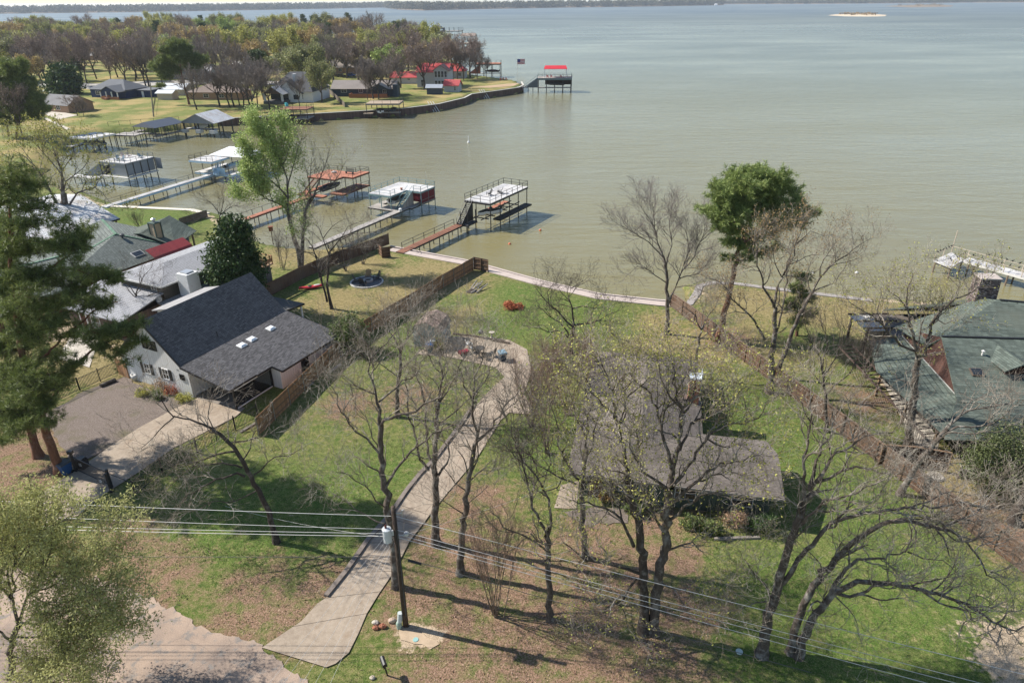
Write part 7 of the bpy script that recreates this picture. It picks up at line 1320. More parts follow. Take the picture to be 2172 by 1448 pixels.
# L: two storey dock with red roof off the point
T = dock('boathouse', 'two storey dock with a bright red canopy roof off the far point', (10.5, 298.5), R(-3), 'boathouse'); F = Matrix.Translation((0, 0, -WZ)) @ wm(T); uz = 4.4; deck(T, 1, 15, 0, 8, uz, DECKG, 'upper_deck', plain('teal_grey', (.13, .18, .18), .6, .1, 1), .4); rail(T, [(1, 0), (15, 0), (15, 8), (1, 8), (1, 0)], uz, DKSTEEL, 1.2, 1.8); piles(T, [(x, y) for x in (1.2, 4.6, 8, 11.4, 14.8) for y in (.2, 7.8)], uz-.1, DKSTEEL, .16)
m = MB(F); m.slab([(3.5, 1, 7.8), (13, 1, 7.8), (12.5, 4, 8.9), (4, 4, 8.9)], .12); m.slab([(3.5, 7, 7.8), (13, 7, 7.8), (12.5, 4, 8.9), (4, 4, 8.9)], .12); m.build('canopy_roof', boards('red_metal_roof', (.55, .035, .045), .5, 'x', .06, .45, .25), T)
for x in (3.8, 12.7):
    for y in (1.3, 6.7): m = MB(F); m.box(x-.1, x+.1, y-.1, y+.1, uz, 7.9); m.build('canopy_post', WHITE, T)
m = MB(F); m.box(4, 15, 7, 7.2, 1.2, uz-.3); m.box(14.9, 15, .2, 7.8, 1.2, uz-.5); m.build('side_panel', plain('brown_panel', (.09, .07, .06), .8, .2, 1), T); m = MB(F); m.wallpoly([(-4, 0, .8), (1, 0, .8), (1, 0, uz)], .2, (0, 1, 0)); m.build('stair_panel', plain('slate_panel', (.1, .12, .13), .7, .1, 1), T); stair(T, (-4.4, .8, .8), (1, .8, uz), 1.2, GREYP, GREYP)
deck(T, -16, 1, 2, 3.4, .8, DECKG, 'pier_deck', OLDW); piles(T, [(x, 2.1) for x in (-13, -10, -7, -5, -3, -1)], .9, DKSTEEL, .14); deck(T, 1, 15, 0, 1.6, .8, DECKG, 'lower_walk', OLDW); boat('motor_boat', 'dark covered boat on the lift under the red canopied dock', tuple(F @ Vector((8, 4.2, 1.2))), R(80), 8, DKGREY, BLACKM)
for i, (x, y) in enumerate([(5, 2), (6.5, 2), (10.5, 2.4)]): m = MB(F); c = F @ Vector((x, y, uz)); adirondack('adirondack_chair', ['red chair under the red canopy, nearest the stair', 'second red chair under the red canopy', 'third red chair under the red canopy'][i], c, R(170), RED, 'red chairs under the red canopy')
# M: tan decked dock on the far side of the point, and three far docks
T = dock('boathouse', 'orange tan decked slip with a dark boat behind the far point', (-17, 362), R(-4), 'boathouse'); F = Matrix.Translation((0, 0, -WZ)) @ wm(T); deck(T, 0, 12.5, 0, 7, 5.2, DECKO, 'upper_deck', WOODP, .3); rail(T, [(0, 0), (12.5, 0), (12.5, 7), (0, 7)], 5.2, DKSTEEL, 1.2, 2.5, (1.0,)); piles(T, [(x, y) for x in (.2, 4, 8, 12.3) for y in (.2, 6.8)], 5.1, DKSTEEL, .16); m = MB(F); m.wallpoly([(-3.5, 0, .6), (2.6, 0, .6), (2.6, 0, 4.9)], .2, (0, 1, 0)); m.build('stair_panel', DECKO, T); deck(T, -16, 12.5, 1, 2.6, .8, DECKW, 'lower_walk', OFFW); boat('motor_boat', 'dark speed boat in the orange tan slip', tuple(F @ Vector((8, 3.6, 1.0))), R(85), 7, BLACKM, plain('maroon', (.1, .02, .025), .4, .1, 1))
T = dock('boathouse', 'far dock with a tan roof and a long thin pier beyond the point', (-50, 596), R(-6), 'boathouse'); F = Matrix.Translation((0, 0, -WZ)) @ wm(T); deck(T, -36, 8, 0, 2, 1.5, DECKG, 'pier_deck', DKSTEEL, .3); rail(T, [(-36, 0), (8, 0)], 1.5, DKSTEEL, 2, 6, (1.0,), .1); deck(T, 8, 26, -6, 6, 2.8, DECKT, 'upper_deck', OLDW, .5); hip(T, F, 12, 24, -4, 4, 8, 2, plain('tan_roof', (.3, .24, .2), .8, .1, 1), .02, 'x'); piles(T, [(x, y) for x in (8.5, 17, 25.5) for y in (-5.5, 5.5)], 2.5, DKSTEEL, .25); piles(T, [(x, y) for x in (12.5, 23.5) for y in (-3.5, 3.5)], 8, WHITE, .25, 2.5)
T = dock('boathouse', 'farthest dock of the point, dark roof and open railed deck', (-82, 775), R(-20), 'boathouse'); F = Matrix.Translation((0, 0, -WZ)) @ wm(T); deck(T, -10, 32, 0, 2, 2, DECKG, 'pier_deck', DKSTEEL, .3); hip(T, F, -2, 12, 2, 12, 7, 3, DKGREY, .2, 'x'); deck(T, 16, 32, 2, 12, 5.5, DECKG, 'upper_deck', DKSTEEL, .4); rail(T, [(16, 2), (32, 2), (32, 12), (16, 12)], 5.5, DKSTEEL, 3, 5, (.5, 1.0), .12); piles(T, [(x, y) for x in (-1.5, 11.5, 16.5, 31.5) for y in (2.5, 11.5)], 6, DKSTEEL, .25); m = MB(F); m.wallpoly([(9, 2, 2), (16, 2, 2), (16, 2, 9)], .3, (0, 1, 0)); m.build('stair_panel', DKGREY, T)
# P: white dock with birds on the right
A_, B_ = P(2048, 549, .45), P(2175, 584, .45); d = (B_-A_); ang = math.atan2(-d.y, -d.x)-R(90); T = dock('fishing_dock', 'white weathered fishing dock with birds perched on its rails', (B_.x-(-d.normalized()).x*9, B_.y-(-d.normalized()).y*9), ang); F = Matrix.Translation((0, 0, -WZ)) @ wm(T); z = .45; Li = F.inverted()
e = Li @ A_; yA = e.y; deck(T, -1.0, 1.0, -4, yA, z, DECKW, 'pier_deck', OFFW); cp4 = [Li @ P(u, v, z) for u, v in [(1980, 552), (2018, 567), (2046, 550), (2018, 535)]]; m = MB(F); m.slab([(q.x, q.y, z) for q in cp4], .18); m.build('end_platform', DECKW, T)
m = MB(F); cx = sum(q.x for q in cp4)/4; cy = sum(q.y for q in cp4)/4; m.slab([((q.x-cx)*.8+cx, (q.y-cy)*.8+cy, z-.19) for q in cp4], .35); m.build('platform_joists', OLDW, T)
piles(T, [(x, y) for y in (yA-1, yA-3.5, yA-6, yA-8.5, yA-11) for x in (-.9, .9)]+[(q.x*.85+cx*.15, q.y*.85+cy*.15) for q in cp4], z, plain('tan_pile', (.2, .15, .11), .85, .3, 4), .11); q0, q1, q2, q3 = [(q.x*.97+cx*.03, q.y*.97+cy*.03) for q in cp4]
TANR = plain('tan_rail', (.48, .4, .31), .8, .15, 3); rail(T, [q0, q3, (1.0 if abs(q3[0]-1) < abs(q3[0]+1) else -1.0, yA-2), (1.0 if abs(q3[0]-1) < abs(q3[0]+1) else -1.0, -4)], z, TANR, .95, 2.2, (1.0,), .04); sx_ = -1.0 if abs(q3[0]-1) < abs(q3[0]+1) else 1.0; rail(T, [q1, q2, (sx_, yA-1), (sx_, -4)], z, TANR, .95, 2.2, (1.0,), .04)
m = MB(F); m.tube([(q3[0], q3[1], z), (q3[0], q3[1], z+3.2)], .06, 6); m.build('lamp_post', TANR, T)
def bird_mesh():
    m = MB(); m.blob((0, 0, .16), .09, 1, .05, 8, 6, (.8, 1.5, 1.1)); m.blob((0, .13, .30), .055, 2, .05, 7, 5); m.bar((0, .17, .30), (0, .25, .29), .02); m.bar((0, -.1, .13), (0, -.28, .05), .07, .02); m.bar((-.03, 0, .08), (-.03, 0, 0), .015); m.bar((.03, 0, .08), (.03, 0, 0), .015)
    return m
b0 = bird_mesh().build('bird', plain('black_feathers', (.012, .012, .014), .5, .3, 5)); g = random.Random(4); bl = []
sr_ = 1.0 if sx_ < 0 else -1.0
for k in range(13): bl.append((sr_, yA-2.2-k*.75-g.uniform(0, .5), z+.95, 'black bird perched on the far rail of the white fishing dock'))
for k in range(9): bl.append((sx_, yA-1.2-k*1.05-g.uniform(0, .6), z+.95, 'black bird perched on the near rail of the white fishing dock'))
for k in range(6): f_ = .1+k*.16; bl.append((q0[0]+(q3[0]-q0[0])*f_, q0[1]+(q3[1]-q0[1])*f_, z+.95, 'black bird perched on the outer end rail of the fishing dock'))
for k in range(5): f_ = .3+k*.15; bl.append((q1[0]+(q2[0]-q1[0])*f_, q1[1]+(q2[1]-q1[1])*f_, z+.95, 'black bird perched on the short rail of the fishing dock platform'))
bl += [(cx, cy, z, 'black bird standing on the boards of the fishing dock platform'), (cx-.5, cy-.4, z, 'black bird standing on the boards of the fishing dock platform')]
for i, (x, y, zz, lb) in enumerate(bl):
    o = b0 if i == 0 else b0.copy()
    if i: link(o)
    o.location = F @ Vector((x, y, zz)); o.rotation_euler = (0, 0, g.uniform(0, 6.28)); tag(o, lb, 'bird', 'black birds on the fishing dock')
# ---------------------------------------------------------------- the far point: houses
def fhouse(name, label, uv, rz, w_, d_, wh, rh, wall, roofm, kind='gable', axis='x', wins=(), over=.5, z=None, trim=WHITE):
    """house whose near wall is centred on a pixel; local x right, y away. returns (thing, frame)"""
    c = P(uv[0], uv[1], PZ); T = thing(name, label, 'house', c, R(rz)); F = wm(T); m = MB(F); x0, x1, y0, y1 = -w_/2, w_/2, 0, d_
    if kind == 'gable' and axis == 'y':
        m.add([(x0, y0, 0), (x1, y0, 0), (x1, y0, wh), (0, y0, wh+rh-.1), (x0, y0, wh), (x0, y1, 0), (x1, y1, 0), (x1, y1, wh), (0, y1, wh+rh-.1), (x0, y1, wh)], [(0, 1, 2, 3, 4), (9, 8, 7, 6, 5), (1, 6, 7, 2), (5, 0, 4, 9), (2, 7, 8, 3), (3, 8, 9, 4)])
    elif kind == 'gable':
        ym = (y0+y1)/2; m.add([(x0, y0, 0), (x0, y1, 0), (x0, y1, wh), (x0, ym, wh+rh-.1), (x0, y0, wh), (x1, y0, 0), (x1, y1, 0), (x1, y1, wh), (x1, ym, wh+rh-.1), (x1, y0, wh)], [(4, 3, 2, 1, 0), (5, 6, 7, 8, 9), (0, 5, 9, 4), (6, 1, 2, 7), (4, 9, 8, 3), (3, 8, 7, 2)])
    else: m.box(x0, x1, y0, y1, 0, wh)
    m.build('wall', wall, T); o = over
    if kind == 'hip': hip(T, F, x0-o, x1+o, y0-o, y1+o, wh, rh, roofm, .32, axis)
    else:
        m = MB(F); k = o*rh/((w_ if axis == 'y' else d_)/2)
        if axis == 'y': m.slab([(x0-o, y0-o, wh-k), (0, y0-o, wh+rh), (0, y1+o, wh+rh), (x0-o, y1+o, wh-k)], .15); m.slab([(x1+o, y0-o, wh-k), (0, y0-o, wh+rh), (0, y1+o, wh+rh), (x1+o, y1+o, wh-k)], .15)
        else: ym = (y0+y1)/2; m.slab([(x0-o, y0-o, wh-k), (x1+o, y0-o, wh-k), (x1+o, ym, wh+rh), (x0-o, ym, wh+rh)], .15); m.slab([(x0-o, y1+o, wh-k), (x1+o, y1+o, wh-k), (x1+o, ym, wh+rh), (x0-o, ym, wh+rh)], .15)
        m.build('roof', roofm, T)
    nn = F.to_3x3() @ Vector((0, -1, 0))
    for x, zz, ww, hh in wins: window(T, F @ Vector((x, -.02, zz)), nn, ww, hh, trim, None, 1, .1)
    return T, F
def far_sh(n, c): return plain(n, c, .9, .15, .3)
SLATE = far_sh('slate_roof', (.13, .135, .145)); TAUPE = far_sh('taupe_roof', (.24, .21, .19)); CHAR = far_sh('charcoal_roof', (.075, .078, .085)); REDR = plain('bright_red_metal', (.42, .065, .065), .6, .1, .5); NAVY = plain('navy_boards', (.025, .04, .10), .7, .15, 1); WHT = plain('white_brick', (.68, .67, .66), .8, .06, 1); SLB = plain('slate_boards', (.05, .065, .085), .7, .15, 1); GRW = plain('pale_grey_wall', (.42, .42, .43), .8, .1, 1); TANW = plain('tan_brick', (.33, .21, .14), .85, .2, 2)
T, F = fhouse('blue_house', 'navy blue cottage with a slate roof and a brick based porch across the cove', (232, 208), -18, 17, 11, 3, 3.2, NAVY, SLATE, 'hip', 'x', [(-5, 1.7, 2, 1.4)])
m = MB(F); m.add([(.5, -4, 2.8), (8.5, -4, 2.8), (4.5, -4, 4.6)]+[(.5, 0, 2.8), (8.5, 0, 2.8), (4.5, 0, 4.6)], [(0, 1, 2), (5, 4, 3)]); m.build('porch_gable', NAVY, T); m = MB(F); m.slab([(0, -4.5, 2.7), (4.5, -4.5, 4.75), (4.5, 3, 4.75), (0, 3, 2.7)], .15); m.slab([(9, -4.5, 2.7), (4.5, -4.5, 4.75), (4.5, 3, 4.75), (9, 3, 2.7)], .15); m.build('porch_roof', SLATE, T); m = MB(F); m.box(.4, 8.6, -4, -3.7, 0, 1.0); m.box(.4, .7, -3.7, 0, 0, 1.0); m.build('porch_brick', plain('orange_brick_far', (.4, .17, .08), .85, .2, 2), T); m = MB(F); m.box(2.8, 4.4, -5.5, -4, 0, .7); m.build('steps', plain('red_steps', (.3, .13, .08), .85, .2, 2), T)
for x in (.5, 3.2, 5.8, 8.5): m = MB(F); m.box(x-.15, x+.15, -4.15, -3.85, 1, 2.8); m.build('porch_post', WHITE, T)
m = MB(F); m.box(8.5, 15, 5, 11, 0, 2.6); m.build('side_wing', NAVY, T); m = MB(F); m.slab([(8.3, 4.6, 2.6), (15.4, 4.6, 2.6), (15.4, 11.4, 2.9), (8.3, 11.4, 2.9)], .15); m.build('side_wing_roof', SLATE, T); m = MB(F); m.box(11, 12, 4.93, 5.0, 0, 2.2); m.build('door', WHITE, T)
fhouse('cottage', 'low grey roofed cottage among the trees at the left of the cove', (118, 238), -25, 14, 9, 2.6, 2.4, TANW, far_sh('grey_roof', (.17, .165, .165)), 'gable', 'x', [(2, 1.5, 2, 1.3)])
fhouse('cottage', 'brown hip roofed cottage with a shaded porch behind the big pine', (455, 212), -6, 20, 10, 2.6, 2.6, TANW, far_sh('brown_hip', (.2, .155, .13)), 'hip', 'x', [(-3, 1.4, 2, 1.3), (3, 1.4, 2, 1.3)])
T, F = fhouse('metal_shed', 'low cream shed with a pale metal roof behind the small cream shed', (368, 203), -6, 9, 8, 2.5, 1.6, plain('cream_wall', (.5, .42, .33), .8, .1, 1), plain('pale_metal', (.62, .64, .65), .4, .08, 1), 'gable', 'x'); T['category'] = 'shed'
T, F = fhouse('small_shed', 'small cream coloured shed on the cove lawn with a lean to roof', (351, 212), -8, 6, 4, 2.5, .8, MATS['cream_wall'], MATS['pale_metal'], 'gable', 'x'); T['category'] = 'shed'
T, F = fhouse('white_gable_house', 'white brick house with a steep charcoal roof and a gabled porch facing the cove', (620, 217), -10, 16, 15, 3.6, 6.0, WHT, CHAR, 'hip', 'x', [(3.5, 1.8, 2.0, 1.8)]); nn = F.to_3x3() @ Vector((0, -1, 0))
m = MB(F); m.add([(-5.5, -.6, 0), (4.2, -.6, 0), (4.2, -.6, 3.4), (-.6, -.6, 7.2), (-5.5, -.6, 3.4), (-5.5, 5, 0), (4.2, 5, 0), (4.2, 5, 3.4), (-.6, 5, 7.2), (-5.5, 5, 3.4)], [(0, 1, 2, 3, 4), (1, 6, 7, 2), (5, 0, 4, 9), (9, 8, 7, 6, 5)]); m.build('gable_wall', WHT, T); m = MB(F); m.slab([(-6.1, -1.2, 3.0), (-.6, -1.2, 7.4), (-.6, 6.5, 7.4), (-6.1, 6.5, 3.0)], .15); m.slab([(4.9, -1.2, 3.0), (-.6, -1.2, 7.4), (-.6, 6.5, 7.4), (4.9, 6.5, 3.0)], .15); m.build('gable_roof', CHAR, T)
m = MB(F); m.slab([(-8.2, -6, 3.2), (-4.2, -6, 5.8), (-4.2, .5, 5.8), (-8.2, .5, 3.2)], .12); m.slab([(-.2, -6, 3.2), (-4.2, -6, 5.8), (-4.2, .5, 5.8), (-.2, .5, 3.2)], .12); m.build('porch_roof', GRW, T); m = MB(F); m.wallpoly([(-7.6, -5.6, 3.4), (-.8, -5.6, 3.4), (-4.2, -5.6, 5.5)], .15, (0, 1, 0)); m.build('porch_truss', plain('brown_truss', (.15, .1, .075), .8, .2, 1), T); m = MB(F); m.box(-8, -.4, -5.8, 0, 0, .9); m.build('porch_base', plain('grey_step', (.13, .125, .12), .85, .2, 1), T); m = MB(F); m.box(-7.6, -.8, -.66, -.6, .9, 3.2); m.build('porch_window', GLASS, T)
for x in (-7.5, -.9): m = MB(F); m.box(x-.3, x+.3, -5.6, -5, .9, 3.4); m.build('porch_post', WHT, T)
m = MB(F); m.box(-.2, .9, 3.2, 4.3, 5, 9.2); m.build('chimney', WHT, T); window(T, F @ Vector((2.0, -.62, 1.8)), nn, 1.8, 1.6, BLACKM)
for i in range(7): leafy('foundation_shrub', 'clipped green shrub along the white brick house, one of a row', (616+i*7, 214-i*.6), [(616+i*7, 212-i*.6, 0, 4, .9)], 130+i, SHRUBL, 160, .3, .06, BARKD, cat='shrub', group='clipped shrubs along the white brick house', shell=.5)
T, F = fhouse('slate_ranch', 'long slate blue ranch house with a taupe roof and rust coloured deck rail', (772, 205), -4, 24, 9, 3.0, 2.4, SLB, TAUPE, 'gable', 'x', [(-7.5, 2.0, 2.2, 1.1), (-1, 2, 1.6, 1.2), (8, 1.8, 1.4, 1.2)]); m = MB(F); m.box(-12.05, -11.98, .3, 8.7, 0, 3); m.build('pale_end_wall', GRW, T); m = MB(F); m.box(-4.5, 10, -4.5, -4.3, .2, 1.4); m.box(-4.5, -4.3, -4.3, 0, .2, 1.4); m.box(-4.4, 10, -4.3, 0, 0, .3); m.build('deck_railing', plain('rust_wood', (.3, .12, .06), .8, .2, 2), T)
m = MB(F); m.add([(2, -3.2, 2.8), (11, -3.2, 2.8), (6.5, -3.2, 4.8), (2, 2, 2.8), (11, 2, 2.8), (6.5, 2, 4.8)], [(0, 1, 2), (5, 4, 3), (0, 2, 5, 3), (1, 4, 5, 2)]); m.build('porch_gable', SLB, T); m = MB(F); m.box(11.5, 13.2, -1, .8, 0, 4.2); m.build('chimney', SLB, T)
T, F = fhouse('red_roof_house', 'two storey pale grey house with a bright red metal roof and a wall of windows', (918, 186), -6, 13, 12, 6.2, 2.8, GRW, REDR, 'gable', 'x', [(-4, 1.8, 1.6, 2.6), (-4, 4.6, 2, .7)]); nn = F.to_3x3() @ Vector((0, -1, 0)); m = MB(F); m.add([(1.2, -2.6, 0), (7, -2.6, 0), (7, -2.6, 7), (4.1, -2.6, 8.7), (1.2, -2.6, 7), (1.2, 4, 0), (7, 4, 0), (7, 4, 7), (4.1, 4, 8.7), (1.2, 4, 7)], [(0, 1, 2, 3, 4), (1, 6, 7, 2), (5, 0, 4, 9), (9, 8, 7, 6, 5)]); m.build('window_bay', GRW, T); m = MB(F); m.slab([(.3, -3.2, 6.6), (4.1, -3.2, 8.9), (4.1, 7, 8.9), (.3, 7, 6.6)], .15); m.slab([(7.9, -3.2, 6.6), (4.1, -3.2, 8.9), (4.1, 7, 8.9), (7.9, 7, 6.6)], .15); m.build('bay_roof', plain('brown_bay_roof', (.16, .09, .08), .7, .15, 1), T)
for zz, hh in ((5.4, 2.4), (2.0, 2.0)):
    for k in range(4): window(T, F @ Vector((2.1+k*1.35, -2.62, zz)), nn, 1.15, hh, WHITE, None, 0, .1)
fhouse('red_roof_wing', 'low pale wing with a bright red roof left of the two storey red roofed house', (858, 178), -4, 12, 8, 2.8, 2.0, GRW, REDR, 'gable', 'x', [(2, 1.8, 1.2, .9)])
fhouse('red_roof_cabin', 'pale cabin with a bright red roof partly behind the red roofed house', (966, 167), -4, 9, 8, 3.2, 3.0, GRW, REDR, 'hip', 'x', [(2, 1.8, 1.4, 1.4)])
T, F = fhouse('garden_shed', 'slate blue garden shed with a white corner on the point lawn', (921, 201), -5, 5.6, 3.4, 2.7, .9, SLB, plain('pale_blue_roof', (.3, .33, .37), .6, .1, 1), 'gable', 'x'); T['category'] = 'shed'
T, F = fhouse('garden_shed', 'white shed with a bright red roof at the edge of the point', (957, 196), -14, 5.8, 4.5, 2.8, 1.7, GRW, REDR, 'gable', 'x', [(1.6, 1.4, .8, 1.6)]); T['category'] = 'shed'
for u, v, w_, rz, wl, rm, lb in [(655, 122, 18, -8, plain('yellow_wall', (.42, .36, .17), .8, .1, 1), far_sh('green_grey_roof', (.19, .22, .2)), 'yellow walled house with a grey green roof deep among the far trees'), (745, 156, 22, -5, TANW, TAUPE, 'brown house with a taupe roof behind the slate ranch house'), (790, 98, 20, -8, SLB, far_sh('pale_taupe_roof', (.33, .31, .29)), 'house with a pale taupe roof far back among the bare trees'), (685, 72, 22, -8, GRW, far_sh('pale_slate', (.34, .35, .36)), 'pale roofed house below the dark pines at the back of the wood'), (545, 148, 26, -8, plain('pale_wall', (.55, .54, .5), .8, .1, 1), plain('white_metal_far', (.62, .62, .6), .5, .08, 1), 'long white roofed building behind the bare trees left of the white brick house'), (400, 168, 22, -8, GRW, far_sh('faded_roof', (.3, .29, .29)), 'grey house behind the big pine across the cove'), (170, 128, 20, -8, TANW, far_sh('dull_roof', (.28, .27, .26)), 'dull grey roofed house deep in the wood on the left'), (612, 104, 16, -8, WHT, SLATE, 'white walled house with a slate roof peeping through the far trees'), (865, 118, 18, -6, GRW, far_sh('far_pale_roof', (.36, .35, .33)), 'pale house near the back shore of the point')]:
    fhouse('far_house', lb, (u, v), rz, w_, 10, 3, 3, wl, rm, 'gable', 'x', [(-w_*.25, 1.6, 1.8, 1.4), (w_*.2, 1.6, 1.8, 1.4)])
# street, paths, cars, posts on the point
sheet('far_road', XY([(60, 172), (200, 178), (330, 172), (470, 168), (560, 172), (690, 176), (700, 182), (560, 180), (470, 177), (330, 182), (200, 190), (60, 182)], PZ), PZ+.08, plain('pale_street', (.36, .34, .31), .9, .1, .2), 'pale street winding behind the houses on the far point', 'road')
sheet('lawn_path', XY([(92, 252), (98, 250), (150, 274), (142, 276)], PZ), PZ+.07, CONC, 'straight concrete path crossing the cove lawn', 'path'); sheet('dirt_drive', XY([(1000, 186), (1075, 178), (1102, 177), (1090, 183), (1040, 187)], PZ), PZ+.07, plain('sandy_soil', (.4, .28, .17), .95, .15, .4), 'bare sandy soil at the tip of the point', 'soil'); sheet('cove_terrace', XY([(85, 240), (120, 236), (165, 245), (125, 254)], PZ), PZ+.08, CONC, 'concrete terrace before the grey roofed cottage', 'terrace')
def car(label, uv, rz, col):
    T = thing('parked_car', label, 'car', P(uv[0], uv[1], PZ)+Vector((0, 0, .08)), R(rz), 'cars parked on the far point'); f = wm(T); m = MB(f); pr = [(-2.2, .35), (2.2, .35), (2.25, .8), (1.1, .95), (.6, 1.5), (-1.3, 1.5), (-2.0, 1.0), (-2.25, .9)]; m.add([(x, -.88, z) for x, z in pr]+[(x, .88, z) for x, z in pr], [tuple(range(8)), tuple(range(15, 7, -1))]+[(i, 8+i, 8+(i+1) % 8, (i+1) % 8) for i in range(8)]); m.build('body', col, T); m = MB(f); m.box(-1.2, .6, -.9, .9, 1.0, 1.4); m.build('window', GLASS, T)
    for x in (-1.4, 1.4):
        for y in (-.8, .8): m = MB(f); m.tube([(x, y-.1, .33), (x, y+.1, .33)], .33, 12); m.build('wheel', BLACKM, T)
for lb, uv, rz, col in [('dark maroon car parked by the brown garage', (712, 164), 5, plain('maroon_paint', (.08, .015, .02), .3, .1, 1, 0, .5)), ('black car parked beside the maroon one', (724, 164), 5, plain('black_paint', (.02, .02, .022), .3, .1, 1, 0, .5)), ('blue car parked right of the brown garage', (745, 163), 5, plain('blue_paint', (.02, .08, .3), .3, .1, 1, 0, .5)), ('white car on the street behind the white brick house', (650, 137), 20, WHITE), ('silver car parked behind the white brick house', (545, 168), 5, plain('silver_paint', (.45, .47, .5), .3, .08, 1, .5, .5)), ('dark car at the left of the white brick house', (543, 178), 5, DKGREY)]: car(lb, uv, rz, col)
def chain(label, px):
    pts = [P(u, v, PZ) for u, v in px]; T = thing('lawn_fence', label, 'fence', pts[0]); m = MB()
    for p, q in zip(pts, pts[1:]):
        m.bar(p+Vector((0, 0, 1.15)), q+Vector((0, 0, 1.15)), .06)
        k = max(1, round((q-p).length/3))
        for j in range(k+1): s = p.lerp(q, j/k); m.bar(s, s+Vector((0, 0, 1.2)), .07)
    m.build('wire_frame', DKSTEEL, T)
chain('thin wire fence along the cove lawn edge', [(230, 268), (300, 262), (380, 256)]); chain('thin wire fence climbing the lawn by the leaning pole', [(325, 244), (330, 212), (350, 205)])
T = thing('wooden_fence', 'weathered board fence between the white brick house and the slate ranch', 'fence', P(732, 228, PZ)); m = MB(); m.bar(P(688, 188, PZ)+Vector((0, 0, .8)), P(732, 228, PZ)+Vector((0, 0, .8)), .12, 1.6); m.build('boards', MATS['grey_boards'], T)
a_ = P(326, 248, PZ); m = MB(); m.tube([a_, a_+Vector((1.2, .3, 10))], [.22, .15], 8); tag(m.build('leaning_pole', OLDW), 'grey wooden pole leaning on the cove lawn', 'pole')
for i, (u, v) in enumerate([(918, 222), (1026, 196)]):
    c = P(u, v, PZ); T = thing('swim_ladder', ['white ladder hanging from the sea wall, nearer the slips', 'white ladder hanging from the sea wall, nearer the tip'][i], 'ladder', c); m = MB()
    for s in (-.9, 0, .9): m.bar(c+Vector((s-1, 1.2, .9)), c+Vector((s+1.5, -1.6, -2.4)), .14)
    m.build('rails', WHITE, T)
c = P(1097, 158, WZ); T = thing('flag_pole', 'flag with red and white stripes on a thin pole off the point', 'flag', c); m = MB(); m.tube([c, c+Vector((0, 0, 7.5))], .08, 6); m.build('pole', OFFW, T)
st = thing  # flag cloth: stripes as separate coloured strips
fl_ = MB()
for i in range(4): fl_.box(c.x+.1+(1.5 if i < 2 else 0), c.x+4.0, c.y-.02, c.y+.02, c.z+7.3-.7*i-.35, c.z+7.3-.7*i)
fl_.build('flag_red', plain('flag_red_cloth', (.5, .05, .06), .8, .05, 1), T); fl_ = MB()
for i in range(3): fl_.box(c.x+.1+(1.5 if i < 1 else 0), c.x+4.0, c.y-.02, c.y+.02, c.z+7.3-.7*i-.7, c.z+7.3-.7*i-.35)
fl_.build('flag_white', WHITE, T); fl_ = MB(); fl_.box(c.x+.1, c.x+1.6, c.y-.03, c.y+.03, c.z+5.9, c.z+7.3); fl_.build('flag_blue', plain('flag_blue_cloth', (.03, .05, .22), .8, .05, 1), T)
for i, (u, v) in enumerate([(1062, 171), (1068, 170), (1074, 170)]): adirondack('adirondack_chair', ['leftmost red chair on the sandy tip of the point', 'middle red chair on the sandy tip of the point', 'rightmost red chair on the sandy tip of the point'][i], P(u, v, PZ)+Vector((0, 0, .05)), R(160), RED, 'red chairs on the tip of the point')
# ---------------------------------------------------------------- the wood on the point
def proto(seed, kind, hh, sp):
    """one far tree as trunk + crown (+ leaves) meshes at the origin; returned as child objects"""
    g = G(seed); r = g.r; big = dict(len=(.34*hh, .2*hh, .11*hh), den=(.65/hh*14, 1.2/hh*14, 2.7/hh*14), rad=(.10, .055, .04), rmin=.028, gn=.16, up=.06, seg=.07*hh, start=(.25, .1, .05), fork=(3, 3, 2), ang=(18, 52))
    b, br, _ = wander(g, (0, 0, -.3), (r.gauss(0, .08), r.gauss(0, .08), 1), hh*.34, .3, .22, .07, .05, 5); g.big.append((b, br))
    for k in range(6):
        t_ = k*1.05+r.uniform(0, .8); d = unit((math.cos(t_)*sp, math.sin(t_)*sp, r.uniform(.55, 1.2))); L = hh*r.uniform(.36, .56); s = b[-1] if k > 1 else b[-2]
        q, qr, _ = wander(g, s, d, L, .15, .045, .12, .09, 6); g.big.append((q, qr)); sprout(g, q, qr, 0, big)
    return g
def as_kids(g, trunkm, twigm, leaf=None):
    o = []
    V, F = tubes(g.big, 5); o.append(npmesh('trunk', V, F, trunkm, None, True)); V, F = tubes(g.fine, 3); o.append(npmesh('crown', V, F, twigm, None, True))
    if leaf: V, F, m = leaf; o.append(npmesh('leaves', V, F, m))
    for x in o: COL.objects.unlink(x)
    return o
YGREEN = leafmat('yellow_green_far', [(0.216, 0.23, 0.047), (0.351, 0.351, 0.081), (0.486, 0.459, 0.135)], .6, .25, .1); OLIVEL = leafmat('olive_far', [(0.135, 0.155, 0.047), (0.23, 0.243, 0.081), (0.338, 0.338, 0.135)], .6, .25, .1); GOLDL = leafmat('golden_far', [(0.257, 0.176, 0.061), (0.392, 0.27, 0.101), (0.486, 0.365, 0.149)], .6, .2, .1); GRN = leafmat('fresh_green_far', [(0.162, 0.23, 0.047), (0.27, 0.365, 0.081), (0.405, 0.486, 0.149)], .6, .25, .1); RDBUD = leafmat('ruddy_buds', [(.19, .135, .11), (.28, .205, .165), (.36, .28, .225)], .7, .1, .1)
TWR = barkmat('far_ruddy_twigs', (.235, .18, .152), (.32, .262, .225), .4, .5); TWG = barkmat('far_grey_twigs', (.2, .165, .145), (.3, .27, .24), .4, .5); PN = leafmat('far_pine', [(.022, .045, .014), (.045, .08, .022), (.085, .125, .035)], .6, .12, .2)
protos = []
